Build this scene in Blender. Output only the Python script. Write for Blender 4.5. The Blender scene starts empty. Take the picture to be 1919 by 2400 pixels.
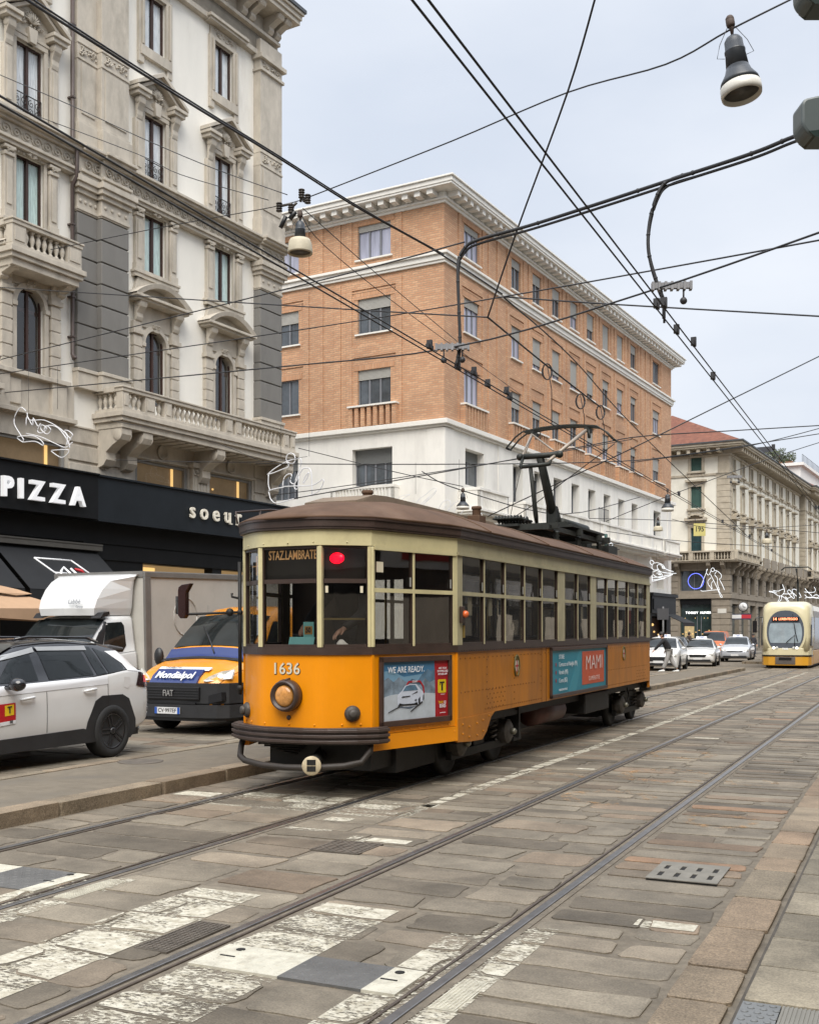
import bpy, bmesh, math, random
from mathutils import Matrix, Vector
R = math.radians
SC = bpy.context.scene
COL = SC.collection
random.seed(7)

# ------------------------------------------------------------ camera, world, sun, exposure
cam = bpy.data.cameras.new('camera')
cam.sensor_fit = 'AUTO'; cam.sensor_width = 36
cam.lens = 36 * 2550 / 2400
cam.shift_x = 0.0
cam.shift_y = (1487 - 1200) / 2400
cam.clip_start = 0.1; cam.clip_end = 1500
camo = bpy.data.objects.new('camera', cam); COL.objects.link(camo)
camo.location = (0, 0, 1.709); camo.rotation_euler = (R(90), 0, R(24.888))
SC.camera = camo

SUN_EL, SUN_AZ = R(52), R(24)          # sun high behind the photographer, to the right
world = bpy.data.worlds.new('World'); SC.world = world; world.use_nodes = True
nt = world.node_tree; nt.nodes.clear()
out = nt.nodes.new('ShaderNodeOutputWorld'); bg = nt.nodes.new('ShaderNodeBackground')
sky = nt.nodes.new('ShaderNodeTexSky'); sky.sky_type = 'NISHITA'; sky.sun_disc = False
sky.sun_elevation = SUN_EL; sky.sun_rotation = math.pi - SUN_AZ
sky.air_density = 1.5; sky.dust_density = 6; sky.ozone_density = 1.5
# overcast: a cloud deck over the blue, thicker and thinner in soft drifts
tc = nt.nodes.new('ShaderNodeTexCoord'); mp = nt.nodes.new('ShaderNodeMapping'); mp.inputs['Scale'].default_value = (1, 1, 2.2)
nz = nt.nodes.new('ShaderNodeTexNoise'); nz.inputs['Scale'].default_value = 2.1; nz.inputs['Detail'].default_value = 7
rp = nt.nodes.new('ShaderNodeValToRGB')
rp.color_ramp.elements[0].position = .35; rp.color_ramp.elements[0].color = (4.35, 4.75, 5.45, 1)
rp.color_ramp.elements[1].position = .7; rp.color_ramp.elements[1].color = (5.6, 5.85, 6.3, 1)
mx = nt.nodes.new('ShaderNodeMix'); mx.data_type = 'RGBA'; mx.inputs[0].default_value = .93
L = nt.links.new
L(tc.outputs['Generated'], mp.inputs[0]); L(mp.outputs[0], nz.inputs['Vector']); L(nz.outputs['Fac'], rp.inputs[0])
# an overcast sky is about twice as bright overhead as above the roofs
sz = nt.nodes.new('ShaderNodeSeparateXYZ'); zr = nt.nodes.new('ShaderNodeMapRange'); zr.inputs[1].default_value = .5; zr.inputs[2].default_value = 1; zr.inputs[3].default_value = 1; zr.inputs[4].default_value = 2.6
vs = nt.nodes.new('ShaderNodeVectorMath'); vs.operation = 'SCALE'
L(tc.outputs['Generated'], sz.inputs[0]); L(sz.outputs[2], zr.inputs[0]); L(rp.outputs[0], vs.inputs[0]); L(zr.outputs[0], vs.inputs[3])
L(sky.outputs[0], mx.inputs[6]); L(vs.outputs[0], mx.inputs[7]); L(mx.outputs[2], bg.inputs[0])
bg.inputs[1].default_value = .088
L(bg.outputs[0], out.inputs[0])
sun = bpy.data.lights.new('sun', 'SUN'); sun.energy = 2.2; sun.angle = R(50); sun.color = (1, .95, .87)
suno = bpy.data.objects.new('sun', sun); COL.objects.link(suno)
suno.rotation_euler = Vector((-math.sin(SUN_AZ) * math.cos(SUN_EL), math.cos(SUN_AZ) * math.cos(SUN_EL), -math.sin(SUN_EL))).to_track_quat('-Z', 'Y').to_euler()
SC.view_settings.view_transform = 'Standard'; SC.view_settings.look = 'None'
SC.view_settings.exposure = 0.93; SC.view_settings.gamma = 1
SC.view_settings.use_curve_mapping = False
SC.cycles.max_bounces = 6; SC.cycles.transparent_max_bounces = 12
SC.cycles.caustics_reflective = False; SC.cycles.caustics_refractive = False

# ------------------------------------------------------------ materials
MATS = {}
def node_mat(name):
    m = bpy.data.materials.new(name); m.use_nodes = True
    n = m.node_tree.nodes; p = n['Principled BSDF']
    return m, m.node_tree, p
def mat(name, col, rough=.6, metal=0, var=.12, scale=2.0, bump=0, bscale=60, spec=.5, coat=0, emit=None, es=1, stretch=(1, 1, 1), dirt=None, dscale=1.2, dlo=.52, dhi=.72, detail=6):
    if name in MATS: return MATS[name]
    m, t, p = node_mat(name); l = t.links.new; N = t.nodes.new
    p.inputs['Roughness'].default_value = rough; p.inputs['Metallic'].default_value = metal
    p.inputs['Specular IOR Level'].default_value = spec
    if coat: p.inputs['Coat Weight'].default_value = coat; p.inputs['Coat Roughness'].default_value = .06
    tc = N('ShaderNodeTexCoord'); mp = N('ShaderNodeMapping'); mp.inputs['Scale'].default_value = stretch
    l(tc.outputs['Object'], mp.inputs[0])
    if var > 0:
        nz = N('ShaderNodeTexNoise'); nz.inputs['Scale'].default_value = scale; nz.inputs['Detail'].default_value = detail; nz.inputs['Roughness'].default_value = .65
        l(mp.outputs[0], nz.inputs['Vector'])
        rp = N('ShaderNodeValToRGB'); e = rp.color_ramp.elements
        e[0].position = .3; e[1].position = .7
        e[0].color = tuple(c * (1 - var) for c in col) + (1,); e[1].color = tuple(min(1, c * (1 + var)) for c in col) + (1,)
        l(nz.outputs['Fac'], rp.inputs[0]); src = rp.outputs[0]
        if dirt:
            n2 = N('ShaderNodeTexNoise'); n2.inputs['Scale'].default_value = dscale; n2.inputs['Detail'].default_value = 9; n2.inputs['Roughness'].default_value = .7
            l(mp.outputs[0], n2.inputs['Vector'])
            r2 = N('ShaderNodeValToRGB'); r2.color_ramp.elements[0].position = dlo; r2.color_ramp.elements[1].position = dhi
            r2.color_ramp.elements[0].color = (0, 0, 0, 1); r2.color_ramp.elements[1].color = (.8, .8, .8, 1)
            l(n2.outputs['Fac'], r2.inputs[0])
            mx = N('ShaderNodeMix'); mx.data_type = 'RGBA'; mx.inputs[7].default_value = tuple(dirt) + (1,)
            l(r2.outputs[0], mx.inputs[0]); l(src, mx.inputs[6]); src = mx.outputs[2]
        l(src, p.inputs['Base Color'])
    else:
        p.inputs['Base Color'].default_value = tuple(col) + (1,)
    if bump:
        nb = N('ShaderNodeTexNoise'); nb.inputs['Scale'].default_value = bscale; nb.inputs['Detail'].default_value = 4
        l(tc.outputs['Object'], nb.inputs['Vector'])
        b = N('ShaderNodeBump'); b.inputs['Strength'].default_value = bump; b.inputs['Distance'].default_value = .02
        l(nb.outputs['Fac'], b.inputs['Height']); l(b.outputs[0], p.inputs['Normal'])
    if emit:
        p.inputs['Emission Color'].default_value = tuple(emit) + (1,); p.inputs['Emission Strength'].default_value = es
    MATS[name] = m
    return m
def glass_mat(name, tint=(.75, .8, .78), rough=.02, refl=1.0):
    if name in MATS: return MATS[name]
    m, t, p = node_mat(name); t.nodes.remove(p); N = t.nodes.new; l = t.links.new
    o = t.nodes['Material Output']; tr = N('ShaderNodeBsdfTransparent'); tr.inputs[0].default_value = tuple(tint) + (1,)
    g = N('ShaderNodeBsdfGlossy'); g.inputs['Roughness'].default_value = rough; g.inputs['Color'].default_value = (refl, refl, refl, 1)
    lw = N('ShaderNodeLayerWeight'); lw.inputs[0].default_value = .5; pw = N('ShaderNodeMath'); pw.operation = 'POWER'; pw.inputs[1].default_value = 2.6; fr = N('ShaderNodeMath'); fr.operation = 'MULTIPLY_ADD'; fr.inputs[1].default_value = .8; fr.inputs[2].default_value = .05
    tc = N('ShaderNodeTexCoord'); nz = N('ShaderNodeTexNoise'); nz.inputs['Scale'].default_value = 2.5
    bp = N('ShaderNodeBump'); bp.inputs['Strength'].default_value = .012; bp.inputs['Distance'].default_value = .05
    l(tc.outputs['Object'], nz.inputs['Vector']); l(nz.outputs['Fac'], bp.inputs['Height']); l(bp.outputs[0], g.inputs['Normal']); l(lw.outputs['Facing'], pw.inputs[0]); l(pw.outputs[0], fr.inputs[0])
    mx = N('ShaderNodeMixShader'); l(fr.outputs[0], mx.inputs[0]); l(tr.outputs[0], mx.inputs[1]); l(g.outputs[0], mx.inputs[2]); l(mx.outputs[0], o.inputs[0])
    MATS[name] = m; return m
def brick_mat(name, c1, c2, mortar, bw=.27, rh=.095, ms=.014):
    m, t, p = node_mat(name); N = t.nodes.new; l = t.links.new
    tc = N('ShaderNodeTexCoord'); sx = N('ShaderNodeSeparateXYZ'); ad = N('ShaderNodeMath'); cb = N('ShaderNodeCombineXYZ')
    l(tc.outputs['Object'], sx.inputs[0]); l(sx.outputs[0], ad.inputs[0]); l(sx.outputs[1], ad.inputs[1]); l(ad.outputs[0], cb.inputs[0]); l(sx.outputs[2], cb.inputs[1])
    b = N('ShaderNodeTexBrick'); b.inputs['Scale'].default_value = 1; b.inputs['Brick Width'].default_value = bw; b.inputs['Row Height'].default_value = rh
    b.inputs['Mortar Size'].default_value = ms; b.inputs['Mortar Smooth'].default_value = .3; b.inputs['Bias'].default_value = -.2
    b.inputs['Color1'].default_value = c1 + (1,); b.inputs['Color2'].default_value = c2 + (1,); b.inputs['Mortar'].default_value = mortar + (1,)
    l(cb.outputs[0], b.inputs['Vector'])
    nz = N('ShaderNodeTexNoise'); nz.inputs['Scale'].default_value = .35; nz.inputs['Detail'].default_value = 8; l(tc.outputs['Object'], nz.inputs['Vector'])
    r = N('ShaderNodeValToRGB'); r.color_ramp.elements[0].position = .3; r.color_ramp.elements[0].color = (.82, .82, .84, 1); r.color_ramp.elements[1].position = .7; r.color_ramp.elements[1].color = (1.12, 1.1, 1.08, 1)
    l(nz.outputs['Fac'], r.inputs[0])
    mx = N('ShaderNodeMix'); mx.data_type = 'RGBA'; mx.blend_type = 'MULTIPLY'; mx.inputs[0].default_value = 1
    l(b.outputs['Color'], mx.inputs[6]); l(r.outputs[0], mx.inputs[7]); l(mx.outputs[2], p.inputs['Base Color'])
    bp = N('ShaderNodeBump'); bp.inputs['Strength'].default_value = .6; bp.inputs['Distance'].default_value = .012; bp.invert = True
    l(b.outputs['Fac'], bp.inputs['Height']); l(bp.outputs[0], p.inputs['Normal']); p.inputs['Roughness'].default_value = .85
    MATS[name] = m; return m

# ------------------------------------------------------------ mesh building
SPLIT = {n: n.rstrip('s') if n.endswith('s') else n for n in ('window_post', 'modillions', 'soldier_course', 'brick_pier', 'balcony_brackets', 'cornice_brackets', 'lifting_hole', 'pilaster', 'balcony_console', 'shop_pane', 'mezzanine_pane', 'frieze_roundels', 'hanging_wire', 'shop_lamp', 'wing_mirror', 'window', 'rusticated_pilaster', 'grille_bar', 'cable_joint', 'door_frame', 'mezzanine_frame', 'shop_fascia', 'shop_light', 'shop_interior', 'hinge')}
class MB:
    def __init__(s): s.v = []; s.f = []; s.mi = []; s.sm = []; s.m = None; s.cm = 0
    def add(s, vs, fs, smooth=False):
        b = len(s.v)
        s.v += [tuple(s.m @ Vector(v)) for v in vs] if s.m else [tuple(v) for v in vs]
        for f in fs: s.f.append([b + i for i in f]); s.mi.append(s.cm); s.sm.append(smooth)
        return s
    def box(s, x0, x1, y0, y1, z0, z1):
        return s.add([(x0, y0, z0), (x1, y0, z0), (x1, y1, z0), (x0, y1, z0), (x0, y0, z1), (x1, y0, z1), (x1, y1, z1), (x0, y1, z1)],
                     [(0, 3, 2, 1), (4, 5, 6, 7), (0, 1, 5, 4), (1, 2, 6, 5), (2, 3, 7, 6), (3, 0, 4, 7)])
    def prism(s, poly, a0, a1, ax='x'):
        # poly: 2D points in the plane of the two other axes, pushed from a0 to a1 along ax
        def P(p, a): return {'x': (a, p[0], p[1]), 'y': (p[0], a, p[1]), 'z': (p[0], p[1], a)}[ax]
        n = len(poly); vs = [P(p, a0) for p in poly] + [P(p, a1) for p in poly]
        return s.add(vs, [list(range(n))[::-1], list(range(n, 2 * n))] + [(i, (i + 1) % n, n + (i + 1) % n, n + i) for i in range(n)])
    def loft(s, secs, closed=True, caps=True, smooth=False):
        n = len(secs[0]); vs = [p for q in secs for p in q]; fs = []
        for i in range(len(secs) - 1):
            for j in range(n if closed else n - 1):
                a, b = i * n + j, i * n + (j + 1) % n; fs.append((a, b, b + n, a + n))
        if caps and closed: fs += [list(range(n))[::-1], [len(vs) - n + i for i in range(n)]]
        return s.add(vs, fs, smooth)
    def tube(s, pts, r, n=6, caps=True, smooth=True):
        pts = [Vector(p) for p in pts]; secs = []; up = Vector((0, 0, 1))
        for i, p in enumerate(pts):
            d = (pts[min(i + 1, len(pts) - 1)] - pts[max(i - 1, 0)]); d = d.normalized() if d.length > 1e-9 else Vector((0, 1, 0))
            a = d.cross(up if abs(d.z) < .95 else Vector((1, 0, 0))).normalized(); b = d.cross(a)
            rr = r[i] if isinstance(r, (list, tuple)) else r
            secs.append([p + (a * math.cos(2 * math.pi * k / n) + b * math.sin(2 * math.pi * k / n)) * rr for k in range(n)])
        return s.loft(secs, True, caps, smooth)
    def lathe(s, prof, c=(0, 0, 0), n=16, ax='z', smooth=True):
        secs = []
        for r, h in prof:
            q = []
            for k in range(n):
                a = 2 * math.pi * k / n; x, y = r * math.cos(a), r * math.sin(a)
                q.append({'z': (c[0] + x, c[1] + y, c[2] + h), 'y': (c[0] + x, c[1] + h, c[2] - y), 'x': (c[0] + h, c[1] + x, c[2] + y)}[ax])
            secs.append(q)
        return s.loft(secs, True, True, smooth)
    def ball(s, c, r, n=10, m=7):
        if not isinstance(r, (tuple, list)): r = (r, r, r)
        secs = []
        for i in range(m + 1):
            t = math.pi * (.02 + .96 * i / m)
            secs.append([(c[0] + r[0] * math.sin(t) * math.cos(2 * math.pi * k / n), c[1] + r[1] * math.sin(t) * math.sin(2 * math.pi * k / n), c[2] - r[2] * math.cos(t)) for k in range(n)])
        return s.loft(secs, True, True, True)
    def panel(s, ax, u0, u1, z0, z1, x, ops=(), dep=.3):
        # wall sheet with real openings and reveals. ax='y': faces +x, u runs along y; ax='x': faces -y, u runs along -x
        us = sorted({u0, u1, *[o[0] for o in ops], *[o[1] for o in ops]}); zs = sorted({z0, z1, *[o[2] for o in ops], *[o[3] for o in ops]})
        us = [u for u in us if u0 <= u <= u1]; zs = [z for z in zs if z0 <= z <= z1]
        P = (lambda u, z, d: (x - d, u, z)) if ax == 'y' else (lambda u, z, d: (-u, x + d, z))
        fl = (lambda q: q) if ax == 'y' else (lambda q: q[::-1])
        for i in range(len(us) - 1):
            for j in range(len(zs) - 1):
                cu, cz = (us[i] + us[i + 1]) / 2, (zs[j] + zs[j + 1]) / 2
                if any(o[0] < cu < o[1] and o[2] < cz < o[3] for o in ops): continue
                s.add([P(us[i], zs[j], 0), P(us[i + 1], zs[j], 0), P(us[i + 1], zs[j + 1], 0), P(us[i], zs[j + 1], 0)], [fl((0, 1, 2, 3))])
        for o in ops:
            a, b, c, d = o[:4]
            q = [P(a, c, 0), P(b, c, 0), P(b, d, 0), P(a, d, 0), P(a, c, dep), P(b, c, dep), P(b, d, dep), P(a, d, dep)]
            s.add(q, [fl(f) for f in ((0, 4, 5, 1), (1, 5, 6, 2), (2, 6, 7, 3), (3, 7, 4, 0), (4, 7, 6, 5)[::-1])])
        return s
    def mesh(s, name, mats):
        me = bpy.data.meshes.new(name); me.from_pydata(s.v, [], s.f)
        for m in (mats if isinstance(mats, (list, tuple)) else [mats]): me.materials.append(m)
        me.polygons.foreach_set('material_index', s.mi); me.polygons.foreach_set('use_smooth', s.sm); me.update()
        return me
    def pieces(s):
        # groups of faces that touch or overlap one another
        pr = list(range(len(s.v)))
        def fd(i):
            while pr[i] != i: pr[i] = pr[pr[i]]; i = pr[i]
            return i
        for f in s.f:
            for i in f[1:]: pr[fd(f[0])] = fd(i)
        bb = {}
        for i, v in enumerate(s.v):
            r = fd(i); b = bb.setdefault(r, [list(v), list(v)])
            for k in range(3): b[0][k] = min(b[0][k], v[k]); b[1][k] = max(b[1][k], v[k])
        ks = list(bb); g = {k: k for k in ks}
        def fg(i):
            while g[i] != i: i = g[i]
            return i
        for i, a in enumerate(ks):
            for b in ks[:i]:
                if all(bb[a][0][k] < bb[b][1][k] + .004 and bb[b][0][k] < bb[a][1][k] + .004 for k in range(3)): g[fg(a)] = fg(b)
        out_ = {}
        for n, f in enumerate(s.f): out_.setdefault(fg(fd(f[0])), []).append(n)
        return list(out_.values())
    def build(s, name, mats, parent=None, bevel=0, **kw):
        if name in SPLIT and parent is not None:
            ps_ = s.pieces()
            if len(ps_) > 1:
                for n, fs in enumerate(ps_[:99] + ([sum(ps_[99:], [])] if len(ps_) > 99 else [])):
                    q = MB(); ix = {}
                    for f in fs:
                        for i in s.f[f]:
                            if i not in ix: ix[i] = len(q.v); q.v.append(s.v[i])
                        q.f.append([ix[i] for i in s.f[f]]); q.mi.append(s.mi[f]); q.sm.append(s.sm[f])
                    o = q._build(SPLIT[name], mats, parent, bevel)
                    if n == 99: o['kind'] = 'stuff'
                return o
        return s._build(name, mats, parent, bevel, **kw)
    def _build(s, name, mats, parent=None, bevel=0, **kw):
        o = bpy.data.objects.new(name, s.mesh(name, mats)); COL.objects.link(o)
        if parent is not None: o.parent = parent
        if bevel:
            b = o.modifiers.new('bevel', 'BEVEL'); b.width = bevel; b.segments = 2; b.limit_method = 'ANGLE'; b.angle_limit = R(40)
        for k, v in kw.items(): o[k] = v
        return o
def tag(o, label, cat, group=None):
    o['label'] = label; o['category'] = cat
    if group: o['group'] = group
    return o
def thing(name, label, cat, loc=(0, 0, 0), rz=0, group=None, parent=None):
    o = bpy.data.objects.new(name, None); COL.objects.link(o); o.empty_display_size = .2
    o.location = loc; o.rotation_euler = (0, 0, rz)
    if parent is not None: o.parent = parent
    return tag(o, label, cat, group) if label else o
def struct(o): o['kind'] = 'structure'; return o
def copy_tree(o, parent=None, loc=None):
    c = o.copy(); COL.objects.link(c)
    if parent is not None: c.parent = parent
    if loc is not None: c.location = loc
    for ch in list(o.children):
        copy_tree(ch, c)
    return c
def text_mesh(mb, s, size, org, right, up, depth=.01, bold=0.0, align='CENTER', sx=1.0, space=1.0, shear=0):
    cu = bpy.data.curves.new('t', 'FONT'); cu.body = s; cu.size = size; cu.align_x = align; cu.align_y = 'CENTER'
    cu.extrude = depth / 2; cu.offset = bold * size; cu.space_character = space; cu.resolution_u = 3; cu.shear = shear
    ob = bpy.data.objects.new('t', cu); me = ob.to_mesh()
    r, u = Vector(right).normalized(), Vector(up).normalized(); n = r.cross(u); o = Vector(org)
    mb.add([o + r * (v.co.x * sx) + u * v.co.y + n * v.co.z for v in me.vertices], [list(p.vertices) for p in me.polygons])
    ob.to_mesh_clear(); bpy.data.objects.remove(ob); bpy.data.curves.remove(cu)
def smooth_path(p, n=6):
    p = [Vector(q) for q in p]; o = []
    for i in range(len(p) - 1):
        a, b, c, d = p[max(0, i - 1)], p[i], p[i + 1], p[min(len(p) - 1, i + 2)]
        for k in range(n):
            t = k / n; o.append(.5 * ((2 * b) + (c - a) * t + (2 * a - 5 * b + 4 * c - d) * t * t + (3 * b - a - 3 * c + d) * t ** 3))
    return o + [p[-1]]
def lerp(a, b, t): return a + (b - a) * t

white_trim = mat('painted_stone_trim', (.49, .445, .375), .8, var=.15, scale=3, dirt=(.29, .26, .215), dscale=1.6, dlo=.5, dhi=.78, stretch=(1, 1, .45), bump=.15, bscale=25)
dark_glass = mat('window_glass_dark', (.035, .042, .05), .04, var=.5, scale=.7, spec=.7)
black_plastic = mat('black_plastic', (.012, .012, .013), .45, var=.2)
rubber = mat('tyre_rubber', (.014, .014, .014), .8, var=.3, scale=6)
wire_black = mat('wire_black', (.02, .02, .022), .6, var=.1)
iron = mat('wrought_iron', (.03, .03, .033), .5, var=.2)
# ============================================================ GROUND
def stone_mat(name, dark, light, tint, grain=.35):
    m, t, p = node_mat(name); N = t.nodes.new; l = t.links.new
    at_ = N('ShaderNodeAttribute'); at_.attribute_name = 'tone'
    tc = N('ShaderNodeTexCoord')
    sp = N('ShaderNodeSeparateColor'); l(at_.outputs['Color'], sp.inputs[0])
    mx = N('ShaderNodeMix'); mx.data_type = 'RGBA'; mx.inputs[6].default_value = dark + (1,); mx.inputs[7].default_value = light + (1,); l(sp.outputs[0], mx.inputs[0])
    m2 = N('ShaderNodeMix'); m2.data_type = 'RGBA'; m2.inputs[7].default_value = tint + (1,); l(sp.outputs[1], m2.inputs[0]); l(mx.outputs[2], m2.inputs[6])
    n1 = N('ShaderNodeTexNoise'); n1.inputs['Scale'].default_value = 85; n1.inputs['Detail'].default_value = 8; n1.inputs['Roughness'].default_value = .7; l(tc.outputs['Object'], n1.inputs['Vector'])
    n2 = N('ShaderNodeTexNoise'); n2.inputs['Scale'].default_value = 1.3; n2.inputs['Detail'].default_value = 9; n2.inputs['Roughness'].default_value = .7; l(tc.outputs['Object'], n2.inputs['Vector'])
    r1 = N('ShaderNodeMapRange'); r1.inputs[1].default_value = .3; r1.inputs[2].default_value = .7; r1.inputs[3].default_value = 1 - grain; r1.inputs[4].default_value = 1 + grain; l(n1.outputs['Fac'], r1.inputs[0])
    r2 = N('ShaderNodeMapRange'); r2.inputs[1].default_value = .35; r2.inputs[2].default_value = .65; r2.inputs[3].default_value = .6; r2.inputs[4].default_value = 1.2; l(n2.outputs['Fac'], r2.inputs[0])
    ml = N('ShaderNodeMath'); ml.operation = 'MULTIPLY'; l(r1.outputs[0], ml.inputs[0]); l(r2.outputs[0], ml.inputs[1])
    vm = N('ShaderNodeVectorMath'); vm.operation = 'SCALE'; l(m2.outputs[2], vm.inputs[0]); l(ml.outputs[0], vm.inputs[3])
    l(vm.outputs[0], p.inputs['Base Color']); p.inputs['Roughness'].default_value = .72; p.inputs['Specular IOR Level'].default_value = .4
    n3 = N('ShaderNodeTexNoise'); n3.inputs['Scale'].default_value = 22; n3.inputs['Detail'].default_value = 5; l(tc.outputs['Object'], n3.inputs['Vector'])
    bp = N('ShaderNodeBump'); bp.inputs['Strength'].default_value = .42; bp.inputs['Distance'].default_value = .02; l(n3.outputs['Fac'], bp.inputs['Height']); l(bp.outputs[0], p.inputs['Normal'])
    return m
stone_m = stone_mat('paving_stone', (.12, .10, .074), (.245, .21, .158), (.30, .18, .105))
filler_m = mat('joint_filler', (.155, .130, .097), .9, var=.3, scale=9, bump=.5, bscale=40, dirt=(.085, .07, .052), dscale=2.2)
asphalt_m = mat('island_asphalt', (.145, .122, .090), .88, var=.2, scale=6, bump=.35, bscale=90, dirt=(.085, .078, .068), dscale=1.5)
granite_m = stone_mat('granite_kerb', (.15, .122, .085), (.27, .222, .155), (.32, .21, .13), grain=.6)
steel_m = mat('rail_steel', (.30, .29, .28), .4, metal=1, var=.2, scale=8)
rust_m = mat('rail_rust', (.085, .066, .052), .6, metal=.3, var=.3, scale=10)
groove_m = mat('rail_groove', (.012, .011, .010), .9, var=.2)

class Stones:
    def __init__(s): s.mb = MB(); s.col = []; s.tops = []
    def stone(s, x0, x1, y0, y1, z=0, tone=None, tint=0, j=.02, h=.022, ch=.035):
        j = min(j, (y1 - y0) * .17, (x1 - x0) * .17); r = random.uniform
        c = [(x0 + r(0, j), y0 + r(0, j)), (x1 - r(0, j), y0 + r(0, j)), (x1 - r(0, j), y1 - r(0, j)), (x0 + r(0, j), y1 - r(0, j))]
        poly = []
        for i in range(4):
            a, b, p = c[i], c[(i + 1) % 4], c[i - 1]
            la = math.hypot(a[0] - p[0], a[1] - p[1]); lb = math.hypot(b[0] - a[0], b[1] - a[1]); k = min(ch * r(.4, 1.4), la * .3, lb * .3)
            poly.append((lerp(a[0], p[0], k / la), lerp(a[1], p[1], k / la))); poly.append((lerp(a[0], b[0], k / lb), lerp(a[1], b[1], k / lb)))
            if lb > .3:
                for t in (.35, .68): poly.append((lerp(a[0], b[0], t) + r(-j, j) * .3, lerp(a[1], b[1], t) + r(-j, j) * .3))
        z += r(-.003, .003); cx = sum(p[0] for p in poly) / len(poly); cy = sum(p[1] for p in poly) / len(poly)
        ins = [(p[0] + (cx - p[0]) * .007 / max(.05, abs(cx - p[0])) * (abs(cx - p[0]) > .02), p[1] + (cy - p[1]) * .007 / max(.05, abs(cy - p[1])) * (abs(cy - p[1]) > .02)) for p in poly]
        n = len(poly); vs = [(p[0], p[1], z) for p in ins] + [(p[0], p[1], z - .0035) for p in poly] + [(p[0], p[1], z - h) for p in poly]
        fs = [list(range(n))] + [(i, n + i, n + (i + 1) % n, (i + 1) % n) for i in range(n)] + [(n + i, 2 * n + i, 2 * n + (i + 1) % n, n + (i + 1) % n) for i in range(n)]
        s.mb.add(vs, fs); t = r(0, 1) if tone is None else tone
        s.col += [(t, tint, 0, 1)] * (3 * n); s.tops.append((ins, z))
    def build(s, name, m):
        o = s.mb.build(name, m); a = o.data.color_attributes.new('tone', 'FLOAT_COLOR', 'POINT')
        a.data.foreach_set('color', [c for q in s.col for c in q]); return struct(o)

def pave(st, x0, x1, y0, y1, dep, length, z=0, tint=.05, gap=.012, j=.03, ch=.04):
    y = y0
    while y < y1:
        d = random.uniform(*dep); x = x0; shade = random.uniform(-.15, .15)
        while x < x1 - .02:
            w = random.uniform(*length)
            if x1 - x - w < length[0] * .6: w = x1 - x
            w = min(w, x1 - x)
            yy = random.uniform(-.03, .03)
            st.stone(x + gap / 2, x + w - gap / 2, y + gap / 2 + yy, y + d - gap / 2 + yy, z, max(0, min(1, random.gauss(.5, .30) + shade)), random.choice((0, 0, 0, .12, .3)) * (random.random() if random.random() > .04 else 2.6), j=j, ch=ch)
            x += w
        y += d
RAILS = (-2.11, -3.555, -5.18, -6.62)
st = Stones()
def pave_var(x0, x1, near, mid, far):
    pave(st, x0, x1, 2.2, 9.5, *near, gap=.016, j=.065, ch=.03); pave(st, x0, x1, 9.5, 24, *mid); pave(st, x0, x1, 24, 74, *far)
pave_var(-2.03, -1.09, ((.22, .34), (.55, .95)), ((.2, .28), (.5, .95)), ((.2, .26), (.45, .9)))
pave_var(-3.46, -2.19, ((.34, .5), (.6, .95)), ((.22, .3), (.45, .8)), ((.2, .27), (.4, .7)))
pave_var(-5.08, -3.63, ((.36, .54), (.65, 1.0)), ((.23, .32), (.45, .8)), ((.2, .27), (.4, .75)))
pave_var(-6.53, -5.26, ((.36, .5), (.6, 1.0)), ((.23, .32), (.4, .75)), ((.2, .27), (.4, .7)))
pave_var(-7.28, -6.70, ((.36, .5), (.55, .7)), ((.25, .34), (.55, .7)), ((.2, .27), (.55, .7)))
lane_y = 5
pave(st, -15.9, -9.26, 5, 64, (.42, .62), (.7, 1.2))
st.build('paving', stone_m)
mb = MB(); mb.add([(-150, -40, -.009), (90, -40, -.009), (90, 400, -.009), (-150, 400, -.009)], [(0, 1, 2, 3)])
struct(mb.build('road', filler_m))

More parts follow.
